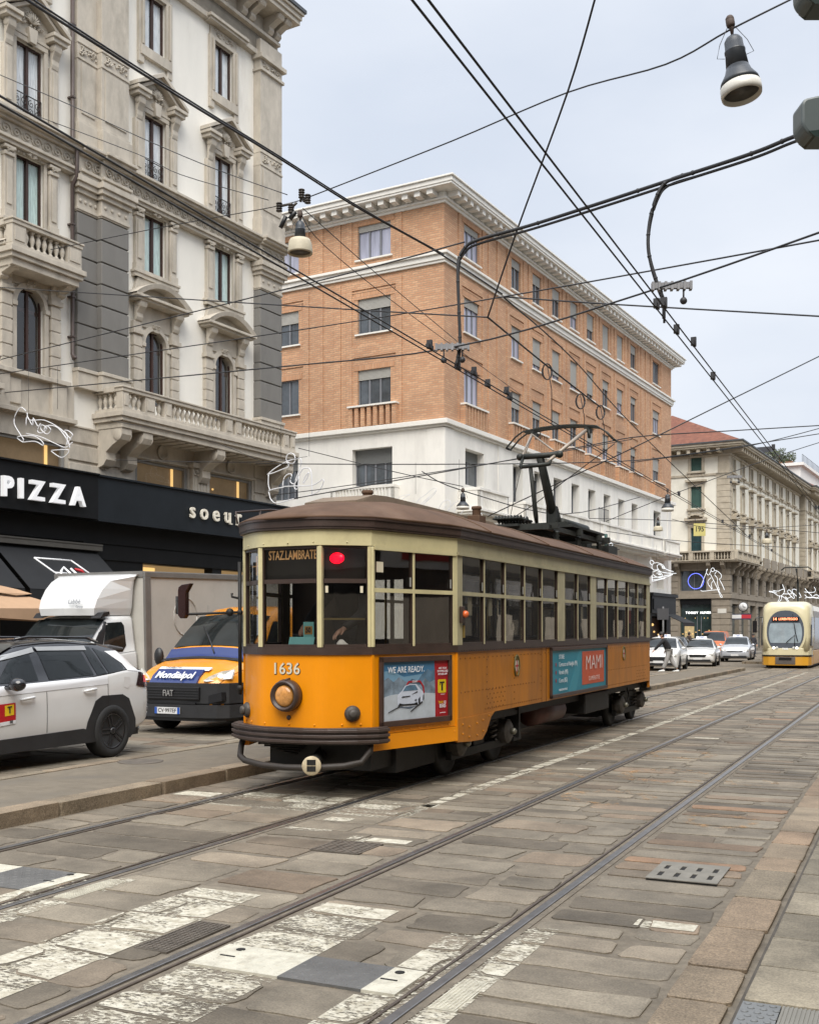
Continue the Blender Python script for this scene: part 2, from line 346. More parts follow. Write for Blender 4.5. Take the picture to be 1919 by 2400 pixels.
# ---- white paint, laid stone by stone so that it breaks at the joints
def clip(poly, x0, x1, y0, y1):
    for ax, lim, sg in ((0, x0, 1), (0, x1, -1), (1, y0, 1), (1, y1, -1)):
        o = []
        for i in range(len(poly)):
            a, b = poly[i - 1], poly[i]; da, db = (a[ax] - lim) * sg, (b[ax] - lim) * sg
            if (da >= 0) != (db >= 0): t = da / (da - db); o.append((a[0] + (b[0] - a[0]) * t, a[1] + (b[1] - a[1]) * t))
            if db >= 0: o.append(b)
        poly = o
        if len(poly) < 3: return None
    return poly
def paint_mat():
    m, t, p = node_mat('road_paint'); N = t.nodes.new; l = t.links.new
    tc = N('ShaderNodeTexCoord'); at_ = N('ShaderNodeAttribute'); at_.attribute_name = 'wear'
    mp = N('ShaderNodeMapping'); mp.inputs['Scale'].default_value = (1, 1.6, 1); l(tc.outputs['Object'], mp.inputs[0])
    n1 = N('ShaderNodeTexNoise'); n1.inputs['Scale'].default_value = 26; n1.inputs['Detail'].default_value = 7; n1.inputs['Roughness'].default_value = .72; l(mp.outputs[0], n1.inputs['Vector'])
    n2 = N('ShaderNodeTexNoise'); n2.inputs['Scale'].default_value = 3.2; n2.inputs['Detail'].default_value = 6; l(mp.outputs[0], n2.inputs['Vector'])
    a1 = N('ShaderNodeMath'); a1.operation = 'MULTIPLY_ADD'; a1.inputs[1].default_value = .45; l(n2.outputs['Fac'], a1.inputs[0]); l(n1.outputs['Fac'], a1.inputs[2])
    a2 = N('ShaderNodeMath'); a2.operation = 'SUBTRACT'; l(a1.outputs[0], a2.inputs[0]); l(at_.outputs['Fac'], a2.inputs[1])
    rg = N('ShaderNodeMapRange'); rg.inputs[1].default_value = .0; rg.inputs[2].default_value = .13; l(a2.outputs[0], rg.inputs[0])
    l(rg.outputs[0], p.inputs['Alpha'])
    r = N('ShaderNodeValToRGB'); r.color_ramp.elements[0].position = .35; r.color_ramp.elements[0].color = (.36, .325, .245, 1); r.color_ramp.elements[1].position = .62; r.color_ramp.elements[1].color = (.56, .525, .43, 1)
    n4 = N('ShaderNodeTexNoise'); n4.inputs['Scale'].default_value = 16; n4.inputs['Detail'].default_value = 8; l(tc.outputs['Object'], n4.inputs['Vector'])
    l(n4.outputs['Fac'], r.inputs[0]); l(r.outputs[0], p.inputs['Base Color']); p.inputs['Roughness'].default_value = .8
    b = N('ShaderNodeBump'); b.inputs['Strength'].default_value = .5; b.inputs['Distance'].default_value = .01; l(a1.outputs[0], b.inputs['Height']); l(b.outputs[0], p.inputs['Normal'])
    return m
paint_m = paint_mat()
def paint(name, rects, wear=.5, wj=.04, drop=.02):
    mb = MB(); wv = []
    for x0, x1, y0, y1 in rects:
        for poly, z in st.tops:
            if max(p[0] for p in poly) < x0 or min(p[0] for p in poly) > x1 or max(p[1] for p in poly) < y0 or min(p[1] for p in poly) > y1: continue
            q = clip(poly, x0, x1, y0, y1)
            if q and random.random() > drop:
                mb.add([(p[0], p[1], z + .003) for p in q], [range(len(q))]); w = wear + random.gauss(0, wj); wv += [(w, w, w, 1)] * len(q)
        n = max(1, int((y1 - y0) / .4))
        for i in range(n):
            a, b = lerp(y0, y1, i / n), lerp(y0, y1, (i + 1) / n)
            mb.add([(x0, a, -.005), (x1, a, -.005), (x1, b, -.005), (x0, b, -.005)], [(0, 1, 2, 3)]); wv += [(wear + .07,) * 3 + (1,)] * 4
    o = mb.build(name, paint_m); a = o.data.color_attributes.new('wear', 'FLOAT_COLOR', 'POINT'); a.data.foreach_set('color', [c for q in wv for c in q])
    return struct(o)
for i, (a, b, w) in enumerate(((-1.86, -2.41, .635), (-2.88, -3.42, .625), (-3.88, -4.4, .60), (-4.90, -5.42, .64), (-5.93, -6.43, .62))):
    paint('zebra_stripe', [(b, a, 2.3, 6.06)], w)
paint('stop_line', [(-7.2, -4.3, 9.1, 10.05)], .66, .06)
paint('lane_line', [(-4.47, -4.33, 9.3, 52)], .56, .06)
paint('paint_patch', [(-4.3, -3.75, 8.0, 8.16), (-5.05, -4.62, 8.2, 8.36), (-4.95, -4.7, 8.75, 8.95), (-1.5, -1.15, 6.35, 6.5), (-3.3, -2.9, 18.2, 18.35), (-3.9, -3.66, 13.4, 13.55), (-4.2, -3.8, 22, 22.12), (-4.9, -4.6, 25, 25.12), (-4.1, -3.8, 28, 28.1), (-6, -5.6, 27, 27.1)], .55, .12)

# ---- rails
def rail(x, side, label):
    # side: +1 groove lies on the +x side of the running head
    t = thing('tram_rail', label, 'rail', (x, 0, 0), group='tram rails set in the paving')
    h = MB(); h.box(-.028, .028, 1.5, 112, -.05, .004); h.build('rail_head', steel_m, t, bevel=.006)
    g = MB(); a, b = sorted((side * .0285, side * .068)); g.box(a, b, 1.5, 112, -.05, -.03); g.build('groove', groove_m, t)
    l_ = MB(); a, b = sorted((side * .0685, side * .088)); l_.box(a, b, 1.5, 112, -.05, .001); l_.build('guard_lip', rust_m, t, bevel=.004)
    s = MB(); a, b = sorted((-side * .0285, -side * .07)); s.box(a, b, 1.5, 112, -.05, -.004); s.build('side_strip', filler_m, t)
rail(RAILS[0], -1, 'nearest rail, beside the pavement, with a wide dark groove')
rail(RAILS[1], 1, 'shiny rail next nearest the camera, right of the white lane line')
rail(RAILS[2], -1, 'rail under the near wheels of the old orange tram')
rail(RAILS[3], 1, 'farthest rail, next to the raised kerb, under the far wheels of the orange tram')

# ---- traffic island with its granite kerbs
def island(y0, y1):
    mb = MB(); mb.box(-9.02, -7.56, y0 + .2, y1 - .3, -.02, .122); struct(mb.build('traffic_island', asphalt_m, bevel=.01))
    k = Stones()
    for x0, x1, ln in ((-7.56, -7.29, 1.35), (-9.2, -9.02, 1.2)):
        y = y0
        while y < y1:
            l = min(random.uniform(ln * .8, ln * 1.25), y1 - y + .05); k.stone(x0, x1, y + .006, y + l - .006, .131 + random.uniform(-.004, .004), random.uniform(.05, .7), random.choice((0, .1, .2)), j=.012, h=.15, ch=.03); y += l
    x = -9.02
    for yy in (y0, y1 - .28):
        for i in range(2): k.stone(x + i * .74, x + i * .74 + .72, yy, yy + .27, .13, .4, .1, j=.02, h=.15, ch=.08)
    k.build('kerb', granite_m)
island(3.5, 53.6); island(66, 100)
# ---- pavements: near right, and along the left buildings
mb = MB(); mb.box(-.735, 9, -6, 110, -.02, .008); mb.add([], []); struct(mb.build('pavement', mat('pavement_joint', (.07, .06, .048), .9, var=.3, scale=6)))
pk = Stones(); y = 1.5
while y < 80:
    l = random.uniform(.45, .95); pk.stone(-1.065, -.765, y + .004, y + l - .006, .014, random.random(), random.uniform(.1, .6) * (random.random() > .25), j=.012, ch=.02); y += l
pk.build('kerb', granite_m)
slab_m = stone_mat('pavement_slab', (.175, .15, .108), (.27, .232, .168), (.2, .18, .14), grain=.42)
ps = Stones(); y = 5.19
rows = 0
while y < 60:
    for i in range(8): ps.stone(-.715 + i * .62, -.715 + i * .62 + .607, y + .006, y + .568, .030, random.random(), 0, j=.004, ch=.008, h=.03)
    y += .578
for i in range(1, 8): ps.stone(-.715 + i * .62, -.715 + i * .62 + .607, 4.0, 5.18, .030, random.random(), 0, j=.004, ch=.008, h=.03)
ps.build('pavement_slabs', slab_m)
mb = MB(); mb.prism([(-60, -20), (-15.9, -20), (-15.9, 64), (-14.5, 64), (-11.9, 110), (-60, 110)], -.02, .13, 'z'); struct(mb.build('pavement', mat('left_pavement', (.2, .18, .15), .85, var=.2, scale=1.5, bump=.2)))
# tactile tiles at the crossing
tac_m = mat('tactile_tile', (.16, .165, .165), .7, var=.15, scale=5)
mb = MB(); mb.box(-.715, -.548, 4.35, 5.18, .0, .026)
for i in range(3):
    for j in range(15): mb.lathe([(.017, 0), (.016, .003), (.009, .006)], (-.69 + i * .055 + (j % 2) * .02, 4.38 + j * .055, .026), 8)
tag(mb.build('tactile_tile', tac_m), 'grey studded tactile tile at the edge of the near pavement', 'paving tile')
mb = MB(); mb.box(-.543, -.1, 4.35, 5.18, .0, .024)
for i in range(24): mb.box(-.54 + i * .0183, -.54 + i * .0183 + .009, 4.35, 5.18, .024, .028)
tag(mb.build('tactile_tile', mat('tactile_ribs', (.2, .19, .165), .8, var=.12)), 'grey ribbed tactile tile right of the studded one', 'paving tile')

# ---- iron covers, plates and drains
plate_m = mat('chequer_plate', (.115, .113, .108), .55, metal=.2, var=.25, scale=3, bump=.2, bscale=80)
plate_white = mat('chequer_plate_painted', (.50, .475, .39), .7, var=.15, scale=6, dirt=(.25, .22, .17), dscale=7, dlo=.48)
cover_m = mat('cast_iron_cover', (.13, .112, .092), .6, metal=.35, var=.3, scale=8)
def plate(x0, x1, y0, y1, label, whites=(), rib=.055, z=.006):
    t = thing('steel_cover_plate', label, 'cover plate', ((x0 + x1) / 2, (y0 + y1) / 2, 0), group='steel plates over the track drains')
    cx, cy = (x0 + x1) / 2, (y0 + y1) / 2
    segs = []; x = x0
    for a, b in sorted(whites):
        a, b = max(a, x0), min(b, x1)
        if a > x: segs.append((x, a, plate_m, 'plate'))
        segs.append((a, b, plate_white, 'painted_plate')); x = b
    if x < x1: segs.append((x, x1, plate_m, 'plate'))
    for a, b, m, nm in segs:
        mb = MB(); mb.box(a - cx, b - cx, y0 - cy, y1 - cy, -.02, z)
        nx, ny = int((b - a) / rib), int((y1 - y0) / rib)
        for i in range(nx):
            for j in range(ny):
                px, py = a - cx + (i + .5) * (b - a) / nx, y0 - cy + (j + .5) * (y1 - y0) / ny
                ang = R(45) if (i + j) % 2 else R(-45); c, s_ = math.cos(ang), math.sin(ang)
                q = [(.019, .006), (-.019, .006), (-.019, -.006), (.019, -.006)]
                mb.add([(px + u * c - v * s_, py + u * s_ + v * c, z) for u, v in q] + [(px + .5 * (u * c - v * s_), py + .5 * (u * s_ + v * c), z + .003) for u, v in q], [(4, 5, 6, 7), (0, 1, 5, 4), (1, 2, 6, 5), (2, 3, 7, 6), (3, 0, 4, 7)])
        mb.build(nm, m, t)
    for a in (x0 + .12, x1 - .12):
        mb = MB(); mb.lathe([(.026, 0), (.026, .002), (.0, .002)], (a - cx, y1 - cy - .07, z + .001), 12); mb.box(a - cx - .045, a - cx + .045, -.012, .0, z, z + .0035); mb.build('lifting_hole', groove_m, t)
plate(-3.42, -2.23, 4.64, 5.02, 'long chequered plate half painted white between the rails of the near track', [(-3.42, -2.88), (-2.41, -2.23)])
plate(-6.45, -5.30, 5.5, 6.05, 'chequered plate between the rails of the far track, at the left edge of the crossing', [(-6.43, -5.93), (-5.42, -5.3)])
def small_cover(x0, x1, y0, y1, label, m, diag=True, z=.004):
    mb = MB(); mb.box(x0, x1, y0, y1, -.02, z)
    n = 7; w = x1 - x0; d = y1 - y0; mb.cm = 0
    for i in range(n):
        mb.box(x0 + w * (i + .3) / n, x0 + w * (i + .55) / n, y0 + .01, y1 - .01, z, z + .004)
    for i in range(int(n * d / w)):
        yy = y0 + d * (i + .4) / int(n * d / w); mb.box(x0 + .01, x1 - .01, yy, yy + .006, z, z + .0035)
    return tag(mb.build('inspection_cover', m), label, 'cover', 'small ribbed covers in the road')
small_cover(-2.02, -1.88, 4.55, 5.0, 'white painted ribbed cover just right of the nearest rail', plate_white)
small_cover(-3.86, -3.64, 4.75, 5.35, 'rusty ribbed cover left of the second rail, beside a zebra stripe', cover_m)
small_cover(-5.08, -4.94, 5.45, 6.0, 'pale ribbed cover right of the third rail on the crossing', plate_white)
small_cover(-4.36, -3.92, 7.5, 7.95, 'square worn iron cover between the two tracks', cover_m)
# drain with slots
t = thing('drain_grate', 'grey cast drain grate with two rows of slots near the kerb', 'drain', (-1.465, 7.9, 0))
mb = MB(); xs = [-.245, -.19, -.155, -.075, -.04, .04, .075, .155, .19, .245]; ys = [-.3, -.2, -.06, .04, .17, .3]
for i in range(9):
    for j in range(5):
        if i % 2 == 1 and j in (1, 3): continue
        mb.box(xs[i], xs[i + 1], ys[j], ys[j + 1], .005, .011)
mb.build('grate', mat('drain_iron', (.20, .185, .155), .7, metal=.1, var=.2, scale=6), t)
mb = MB(); mb.box(-.24, .24, -.295, .295, -.01, .0055); mb.build('slot_shade', groove_m, t)  # flat dark plate above the road, coloured as the shade inside the slots
mb = MB(); mb.lathe([(.28, 0), (.28, .006), (.25, .008), (.24, .004), (.06, .006)], (-8.75, 10.9, .122), 20)
tag(mb.build('manhole_cover', cover_m), 'round dark manhole cover on the traffic island', 'manhole cover')
# faded orange survey marks sprayed on the stones
def marks():
    m, t, p = node_mat('survey_paint'); N = t.nodes.new; l = t.links.new
    tc = N('ShaderNodeTexCoord'); n1 = N('ShaderNodeTexNoise'); n1.inputs['Scale'].default_value = 9; n1.inputs['Detail'].default_value = 8
    l(tc.outputs['Object'], n1.inputs['Vector']); rg = N('ShaderNodeMapRange'); rg.inputs[1].default_value = .47; rg.inputs[2].default_value = .75; rg.inputs[4].default_value = .6; l(n1.outputs['Fac'], rg.inputs[0]); l(rg.outputs[0], p.inputs['Alpha'])
    p.inputs['Base Color'].default_value = (.5, .27, .1, 1); p.inputs['Roughness'].default_value = .8
    mb = MB()
    for cx, cy, r, a0, a1 in ((-2.9, 11.2, .5, 0, 300), (-2.7, 13.2, .6, 40, 330), (-1.6, 10.2, .35, 0, 360), (-3.0, 15.6, .5, 90, 420), (-3.85, 12.6, .3, 0, 200), (-1.7, 13.0, .3, 0, 300)):
        n = 18
        for i in range(n):
            q = []
            for k, rr in ((i, r), (i + 1, r), (i + 1, r * .7), (i, r * .7)):
                a = R(lerp(a0, a1, k / n)); q.append((cx + rr * math.cos(a), cy + rr * math.sin(a) * 1.1, .0075))
            mb.add(q, [(3, 2, 1, 0)])
    struct(mb.build('survey_marks', m))
marks()
# ============================================================ OLD ORANGE TRAM
class PF:
    """flat frame standing on a plan segment: a runs along it, z up, o outwards"""
    def __init__(s, p, q):
        s.p = Vector((p[0], p[1], 0)); d = Vector((q[0] - p[0], q[1] - p[1], 0)); s.L = d.length; s.d = d.normalized(); s.n = Vector((s.d.y, -s.d.x, 0))
    def P(s, a, z, o=0): v = s.p + s.d * a + s.n * o; return (v.x, v.y, z)
    def box(s, mb, a0, a1, z0, z1, o0, o1):
        P = s.P
        mb.add([P(a0, z0, o1), P(a1, z0, o1), P(a1, z0, o0), P(a0, z0, o0), P(a0, z1, o1), P(a1, z1, o1), P(a1, z1, o0), P(a0, z1, o0)],
               [(0, 3, 2, 1), (4, 5, 6, 7), (0, 1, 5, 4), (1, 2, 6, 5), (2, 3, 7, 6), (3, 0, 4, 7)])
    def quad(s, mb, a0, a1, z0, z1, o): P = s.P; mb.add([P(a0, z0, o), P(a1, z0, o), P(a1, z1, o), P(a0, z1, o)], [(0, 1, 2, 3)])
    def poly(s, mb, pts, o, th=.002):
        n = len(pts); mb.add([s.P(a, z, o + th) for a, z in pts] + [s.P(a, z, o) for a, z in pts], [range(n)] + [(i, n + i, n + (i + 1) % n, (i + 1) % n) for i in range(n)])
    def text(s, mb, t, size, a, z, o, **k): text_mesh(mb, t, size, s.P(a, z, o), s.d, (0, 0, 1), k.pop('depth', .003), **k)
    def rivets(s, mb, pts, o, r=.011):
        for a, z in pts:
            c = s.P(a, z, o); q = [s.P(a + r * math.cos(k * R(60)), z + r * math.sin(k * R(60)), o) for k in range(6)]; t = s.P(a, z, o + r * .7)
            mb.add(q + [t], [(k, (k + 1) % 6, 6) for k in range(6)])
def strip(mb, pts, z0, z1, o0, o1, zb=None):
    """closed band along a plan polyline, from offset o0 (inner) to o1 (outer)"""
    n = len(pts); nr = []
    for i in range(n):
        a, b = Vector(pts[max(0, i - 1)]), Vector(pts[min(n - 1, i + 1)]); d = (b - a).normalized(); nr.append(Vector((d.y, -d.x)))
    secs = []
    for p, m in zip(pts, nr):
        i_, o_ = Vector(p) + m * o0, Vector(p) + m * o1
        secs.append([(o_.x, o_.y, z0), (o_.x, o_.y, z1), (i_.x, i_.y, z1), (i_.x, i_.y, z0)])
    mb.loft([s[::-1] for s in secs])
orange_new = mat('tram_paint_orange', (.76, .262, .003), .35, var=.05, scale=2, spec=.3, coat=.2, dirt=(.48, .19, .02), dscale=1.4, dlo=.6, dhi=.85)
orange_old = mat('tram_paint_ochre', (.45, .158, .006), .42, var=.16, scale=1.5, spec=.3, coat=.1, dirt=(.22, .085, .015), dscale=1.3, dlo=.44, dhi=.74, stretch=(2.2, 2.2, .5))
cream = mat('tram_paint_cream', (.55, .49, .28), .4, var=.09, scale=3, dirt=(.34, .29, .17), dscale=2, dlo=.5, dhi=.8)
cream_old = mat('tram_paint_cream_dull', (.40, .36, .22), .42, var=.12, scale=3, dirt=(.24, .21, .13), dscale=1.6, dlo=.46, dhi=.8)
brown = mat('tram_brown_trim', (.045, .028, .022), .4, var=.25, scale=5)
roof_m = mat('tram_roof_canvas', (.10, .058, .036), .72, spec=.2, var=.25, scale=2, dirt=(.19, .13, .09), dscale=1.1, dlo=.52, dhi=.85, bump=.12, bscale=12)
under_m = mat('tram_underframe', (.012, .011, .010), .6, metal=.2, var=.4, scale=6)
under_l = mat('tram_axlebox', (.07, .062, .054), .55, metal=.3, var=.35, scale=7)
wood_in = mat('tram_inner_wood', (.055, .03, .018), .5, var=.3, scale=2, stretch=(3, 3, .6))
lining_m = mat('tram_inner_lining', (.06, .05, .036), .6, var=.2)
tram_glass = glass_mat('tram_glass', (.66, .66, .64), .015, .8)
letter_cream = mat('lettering_cream', (.62, .56, .42), .5, var=0)
TR = thing('vintage_tram', 'old orange and cream tram with brown roof waiting on the far track', 'tram', (-5.90, 9.75, 0))
TR.rotation_euler = (R(.35), 0, 0)
HW, CW, FX, FY = 1.175, .78, .35, .015
def mir(pts): return [(-x, y) for x, y in pts[::-1]]
fr = [(-.78, .35), (-.64, .215), (-.5, .1), (-FX, FY), (-.18, 0), (.18, 0), (FX, FY), (.5, .1), (.64, .215), (.78, .35)]
BY, EY = 1.72, 11.64
fr = [tuple(p[:2]) for p in smooth_path([(x, y, 0) for x, y in fr], 4)]
outline = [(-.35, 13.36), (-.78, 13.0), (-HW, EY), (-HW, BY)] + fr + [(HW, BY), (HW, EY), (.78, 13.0), (.35, 13.36)]
right = PF((HW, BY), (HW, EY)); left = PF((-HW, EY), (-HW, BY))
tapR = PF((.78, .35), (HW, BY)); tapL = PF((-HW, BY), (-.78, .35))
rtapR = PF((HW, EY), (.78, 13.0)); rtapL = PF((-.78, 13.0), (-HW, EY))
f_l, f_c, f_r = PF((-.78, .35), (-FX, FY)), PF((-FX, FY), (FX, FY)), PF((FX, FY), (.78, .35))
rear = PF((.35, 13.36), (-.35, 13.36)); rr, rl = PF((.78, 13.0), (.35, 13.36)), PF((-.35, 13.36), (-.78, 13.0))
# --- lower body
mb = MB(); strip(mb, fr, .64, 1.50, -.05, 0)
for x, y in ((-.7, .27), (-.55, .14), (-.3, .01), (0, 0), (.3, .01), (.55, .14), (.7, .27)):
    mb.ball((x, y - .004, .775), .012, 6, 4)
mb.build('front_apron', orange_new, TR)
for F_, nm in ((tapR, 1), (tapL, 0)):
    mb = MB(); F_.box(mb, 0, F_.L, .66, 1.5, -.05, 0); F_.box(mb, .0 if nm else 0, F_.L, .49, .655, -.05, .012)
    F_.box(mb, 0, .035, .5, 1.5, 0, .014)
    F_.box(mb, F_.L - .02, F_.L + .012, .5, 1.5, -.02, .008)
    F_.rivets(mb, [(a, .69) for a in [i * .13 + .1 for i in range(10)]] + [(a, .56 + k) for a in (.05, .09) for k in (-.03, .05)] + [(F_.L - .06, z) for z in (.52, .6)], .012)
    mb.build('platform_panel', orange_new, TR)
def side_panel(F_, detail):
    mb = MB(); L_ = F_.L
    mb.cm = 0
    F_.box(mb, .004, 3.30, .735, 1.5, -.05, 0); F_.box(mb, 3.306, L_, .735, 1.5, -.05, .004)
    if F_ is right:
        pr = [(0, .47), (.42, .44), (.78, .43), (.93, .52), (1.08, .68), (1.2, .735), (0, .735)]
    else:
        pr = [(L_, .47), (L_ - .42, .44), (L_ - .78, .43), (L_ - .93, .52), (L_ - 1.08, .68), (L_ - 1.2, .735), (L_, .735)][::-1]
    F_.poly(mb, pr, -.02, .03)
    if detail:
        rv = [(.12 + i * .115, 1.03) for i in range(24)] + [(.9 + i * .075, .79) for i in range(30)] + [(6.5 + i * .075, .79) for i in range(44)] + [(6.6 + i * .11, 1.05) for i in range(28)]
        rv += [(a, .85 + k * .09) for a in (.95, 1.95) for k in range(7)] + [(3.05, .9 + k * .1) for k in range(6)]
        rv += [(1.0 + i * .13 + (k % 2) * .06, .80 + k * .055) for i in range(5) for k in range(5)]
        rv += [(8.8 + i * .13 + (k % 2) * .06, .80 + k * .055) for i in range(6) for k in range(4)]
        rv += [(a, 1.42) for a in [i * .15 + .1 for i in range(66)]]
        mb.cm = 1; F_.rivets(mb, rv, .004, .012); mb.cm = 0
        F_.rivets(mb, [(.15, .55), (.35, .62), (.35, .5), (.6, .64), (.6, .5), (.8, .66), (.8, .53), (.15, .66), (1.0, .7)], .012, .02)
    mb.cm = 1
    for a in (3.3, 6.25 if detail else 4, 3.1 if detail else 5, .02): F_.box(mb, a, a + .012, .74, 1.495, 0, .0045)
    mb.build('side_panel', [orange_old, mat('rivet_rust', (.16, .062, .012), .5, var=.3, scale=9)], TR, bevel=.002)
side_panel(right, True); side_panel(left, False)
for F_ in (rtapR, rtapL, rr, rl, rear):
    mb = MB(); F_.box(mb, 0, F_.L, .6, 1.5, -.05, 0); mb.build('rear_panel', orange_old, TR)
mb = MB(); strip(mb, outline, 1.497, 1.562, -.06, .018); strip(mb, outline, 1.562, 1.575, -.05, .008)
for k in range(130): right.box(mb, .02 + k * .076, .02 + k * .076 + .03, 1.503, 1.515, .018, .03)
mb.build('waist_band', brown, TR)
# --- fascia, gutter, roof
mb = MB(); strip(mb, outline, 2.625, 2.80, -.05, 0); mb.build('fascia', cream_old, TR)
mb = MB(); strip(mb, [(-HW, BY), *fr, (HW, BY)], 2.628, 2.79, -.02, .012); right.box(mb, .0, .0001, 2.63, 2.64, 0, .01)
for F_ in (tapR, tapL): F_.box(mb, .04, F_.L - .02, 2.59, 2.64, -.03, .02)
for x, y in ((-.6, .17), (-.3, 0), (0, -.012), (.3, 0), (.6, .17)): mb.ball((x, y - .008, 2.66), .01, 6, 4)
mb.build('front_fascia', cream, TR)
mb = MB(); right.box(mb, .0, right.L, 2.60, 2.635, -.02, .028); left.box(mb, 0, left.L, 2.6, 2.635, -.02, .028)
right.rivets(mb, [(.1 + i * .35, z) for i in range(29) for z in (2.66, 2.77)], .001, .008)
mb.build('window_head', cream_old, TR)
mb = MB(); strip(mb, outline, 2.795, 2.82, -.05, .045); strip(mb, outline, 2.82, 2.89, -.05, .055); strip(mb, outline, 2.89, 2.91, -.05, .07)
mb.build('gutter', brown, TR)
def roof():
    mb = MB(); ys = [-.09, -.02, .1, .3, .6, 1.0, 1.5, 2.2, 3.5, 6, 9, 11.2, 11.9, 12.5, 13.0, 13.3, 13.45]
    def w(y):
        pts = [(-.09, .2), (-.02, .42), (.1, .6), (.35, .87), (BY, HW + .085), (EY, HW + .085), (13.0, .87), (13.3, .5), (13.45, .2)]
        for (a, wa), (b, wb) in zip(pts, pts[1:]):
            if a <= y <= b: return lerp(wa, wb, (y - a) / (b - a))
        return .2
    def h(y):
        t = min(1, max(0, (y + .09) / 1.9)); u = min(1, max(0, (13.45 - y) / 2.2)); return .33 * min(math.sin(t * math.pi / 2) ** .8, math.sin(u * math.pi / 2) ** .8)
    secs = []
    for y in ys:
        q = []; n = 16
        for k in range(n + 1):
            a = -1 + 2 * k / n; s_ = math.sin(a * math.pi / 2); q.append((w(y) * s_, y, 2.912 + h(y) * (1 - abs(s_) ** 2.3) + .015))
        q += [(w(y) * .98, y, 2.905), (-w(y) * .98, y, 2.905)]
        secs.append([*q][::-1])
    mb.loft(secs, smooth=True)
    for y in (2.6, 4.9, 7.2, 9.5):
        mb.tube([(w(y) * math.sin(a * math.pi / 2) * 1.003, y, 2.93 + h(y) * (1 - abs(math.sin(a * math.pi / 2)) ** 2.3)) for a in [(-1 + k / 8) for k in range(17)]], .012, 5)
    return mb.build('roof', roof_m, TR)
RF = roof()
mb = MB(); secs = []
for i in range(15):
    y = 1.0 + i * .32 if i else .9; z = 2.93 + .33 * min(1, math.sin(min(1, (y + .09) / 1.9) * math.pi / 2) ** .8)
    secs.append([(-.34, y, z - .04), (.34, y, z - .04), (.33, y, z + (.05 if i not in (0, 14) else 0)), (-.33, y, z + (.05 if i not in (0, 14) else 0))])
mb.loft(secs); mb.build('roof_walkway', mat('roof_boards', (.17, .125, .085), .75, var=.25, scale=3), RF)
for y, x in ((2.0, -.1), (4.2, .45)):
    mb = MB(); mb.box(x - .09, x + .09, y - .12, y + .12, 3.15, 3.31); mb.lathe([(.06, .31), (.06, .4), (.075, .4), (.07, .44)], (x, y, 3.0), 10); mb.build('roof_vent', roof_m, RF, bevel=.01)
mb = MB(); mb.tube([(-1.0, .55, 2.95), (-1.02, .55, 3.08), (-.98, 1.2, 3.17), (-.92, 2.1, 3.2), (-.92, 2.1, 3.05)], .013); mb.tube([(-.99, 1.0, 2.97), (-.99, 1.0, 3.14)], .012); mb.build('roof_handrail', brown, RF)
# --- window openings: posts, rails and panes
def windows(F_, cuts, posts, mid, z0=1.575, z1=2.62, m=cream, pane=tram_glass, pw=.035, midz=2.17, upper=False):
    mb = MB()
    for a0, a1 in posts: F_.box(mb, a0, a1, z0, z1, -.05, .006)
    mb.build('window_post', m, TR, bevel=.004)
    for a0, a1 in cuts:
        w = MB(); t = .014
        F_.box(w, a0, a1, z0, z0 + .03, -.045, -.004); F_.box(w, a0, a1, z1 - .02, z1, -.045, -.004); F_.box(w, a0, a0 + t, z0, z1, -.045, -.004); F_.box(w, a1 - t, a1, z0, z1, -.045, -.004)
        if upper: F_.box(w, a0, a1, 2.24, 2.285, -.045, -.008)
        fo = w.build('window', brown, TR)
        if mid:
            w = MB(); F_.box(w, a0 - .002, a1 + .002, midz - .022, midz + .022, -.04, .004); w.build('glazing_bar', m, fo)
            w = MB(); F_.box(w, a1 - t - .028, a1 - t - .008, midz + .05, midz + .15, -.012, -.004); w.build('window_catch', mat('alu_catch', (.5, .5, .48), .4, metal=.6), fo)
        w = MB(); F_.quad(w, a0 + .01, a1 - .01, z0 + .02, z1 - .01, -.025); w.build('pane', pane, fo)
for F_ in (f_l, f_r): windows(F_, [(.035, F_.L - .03)], [(-.03 if F_ is f_l else F_.L - .035, .035 if F_ is f_l else F_.L + .03)], False, upper=True)
windows(f_c, [(.02, f_c.L - .02)], [(-.032, .02), (f_c.L - .02, f_c.L + .032)], False, upper=True)
tc_ = [(.055, .665), (.695, 1.36)]
windows(tapR, tc_, [(-.02, .055), (.665, .695), (1.36, tapR.L + .01)], True); windows(tapL, [(tapL.L - b, tapL.L - a) for a, b in tc_], [(-.01, .06), (tapL.L - .695, tapL.L - .665), (tapL.L - .05, tapL.L + .02)], True)
E0 = [11.63, 12.35, 13.09, 13.85, 14.60]
def ss(v): return v - 9.75 - BY
cuts, posts = [], [(0, .165)]
grp = [(11.635, [12.35, 13.09, 13.85, 14.60], 15.34), (15.68, [16.38], 17.11), (17.43, [18.15, 18.87, 19.64, 20.39], 21.13)]
for a, ms, b in grp:
    e = [a] + ms + [b]
    for i in range(len(e) - 1): cuts.append((ss(e[i]) + (.014 if i else 0), ss(e[i + 1]) - (.014 if i < len(e) - 2 else 0)))
    for m_ in ms: posts.append((ss(m_) - .014, ss(m_) + .014))
posts += [(ss(15.34), ss(15.68)), (ss(17.11), ss(17.43)), (ss(21.13), right.L + .01)]
windows(right, cuts, posts, True, m=cream_old)
windows(left, [(left.L - b, left.L - a) for a, b in cuts], [(left.L - b, left.L - a) for a, b in posts], True, m=cream_old)
for F_ in (rtapR, rtapL): windows(F_, [(.05, .7), (.73, F_.L - .05)], [(-.01, .05), (.7, .73), (F_.L - .05, F_.L + .01)], True, m=cream_old)
for F_ in (rr, rl, rear): windows(F_, [(.04, F_.L - .04)], [(-.01, .04), (F_.L - .04, F_.L + .01)], False, m=cream_old)
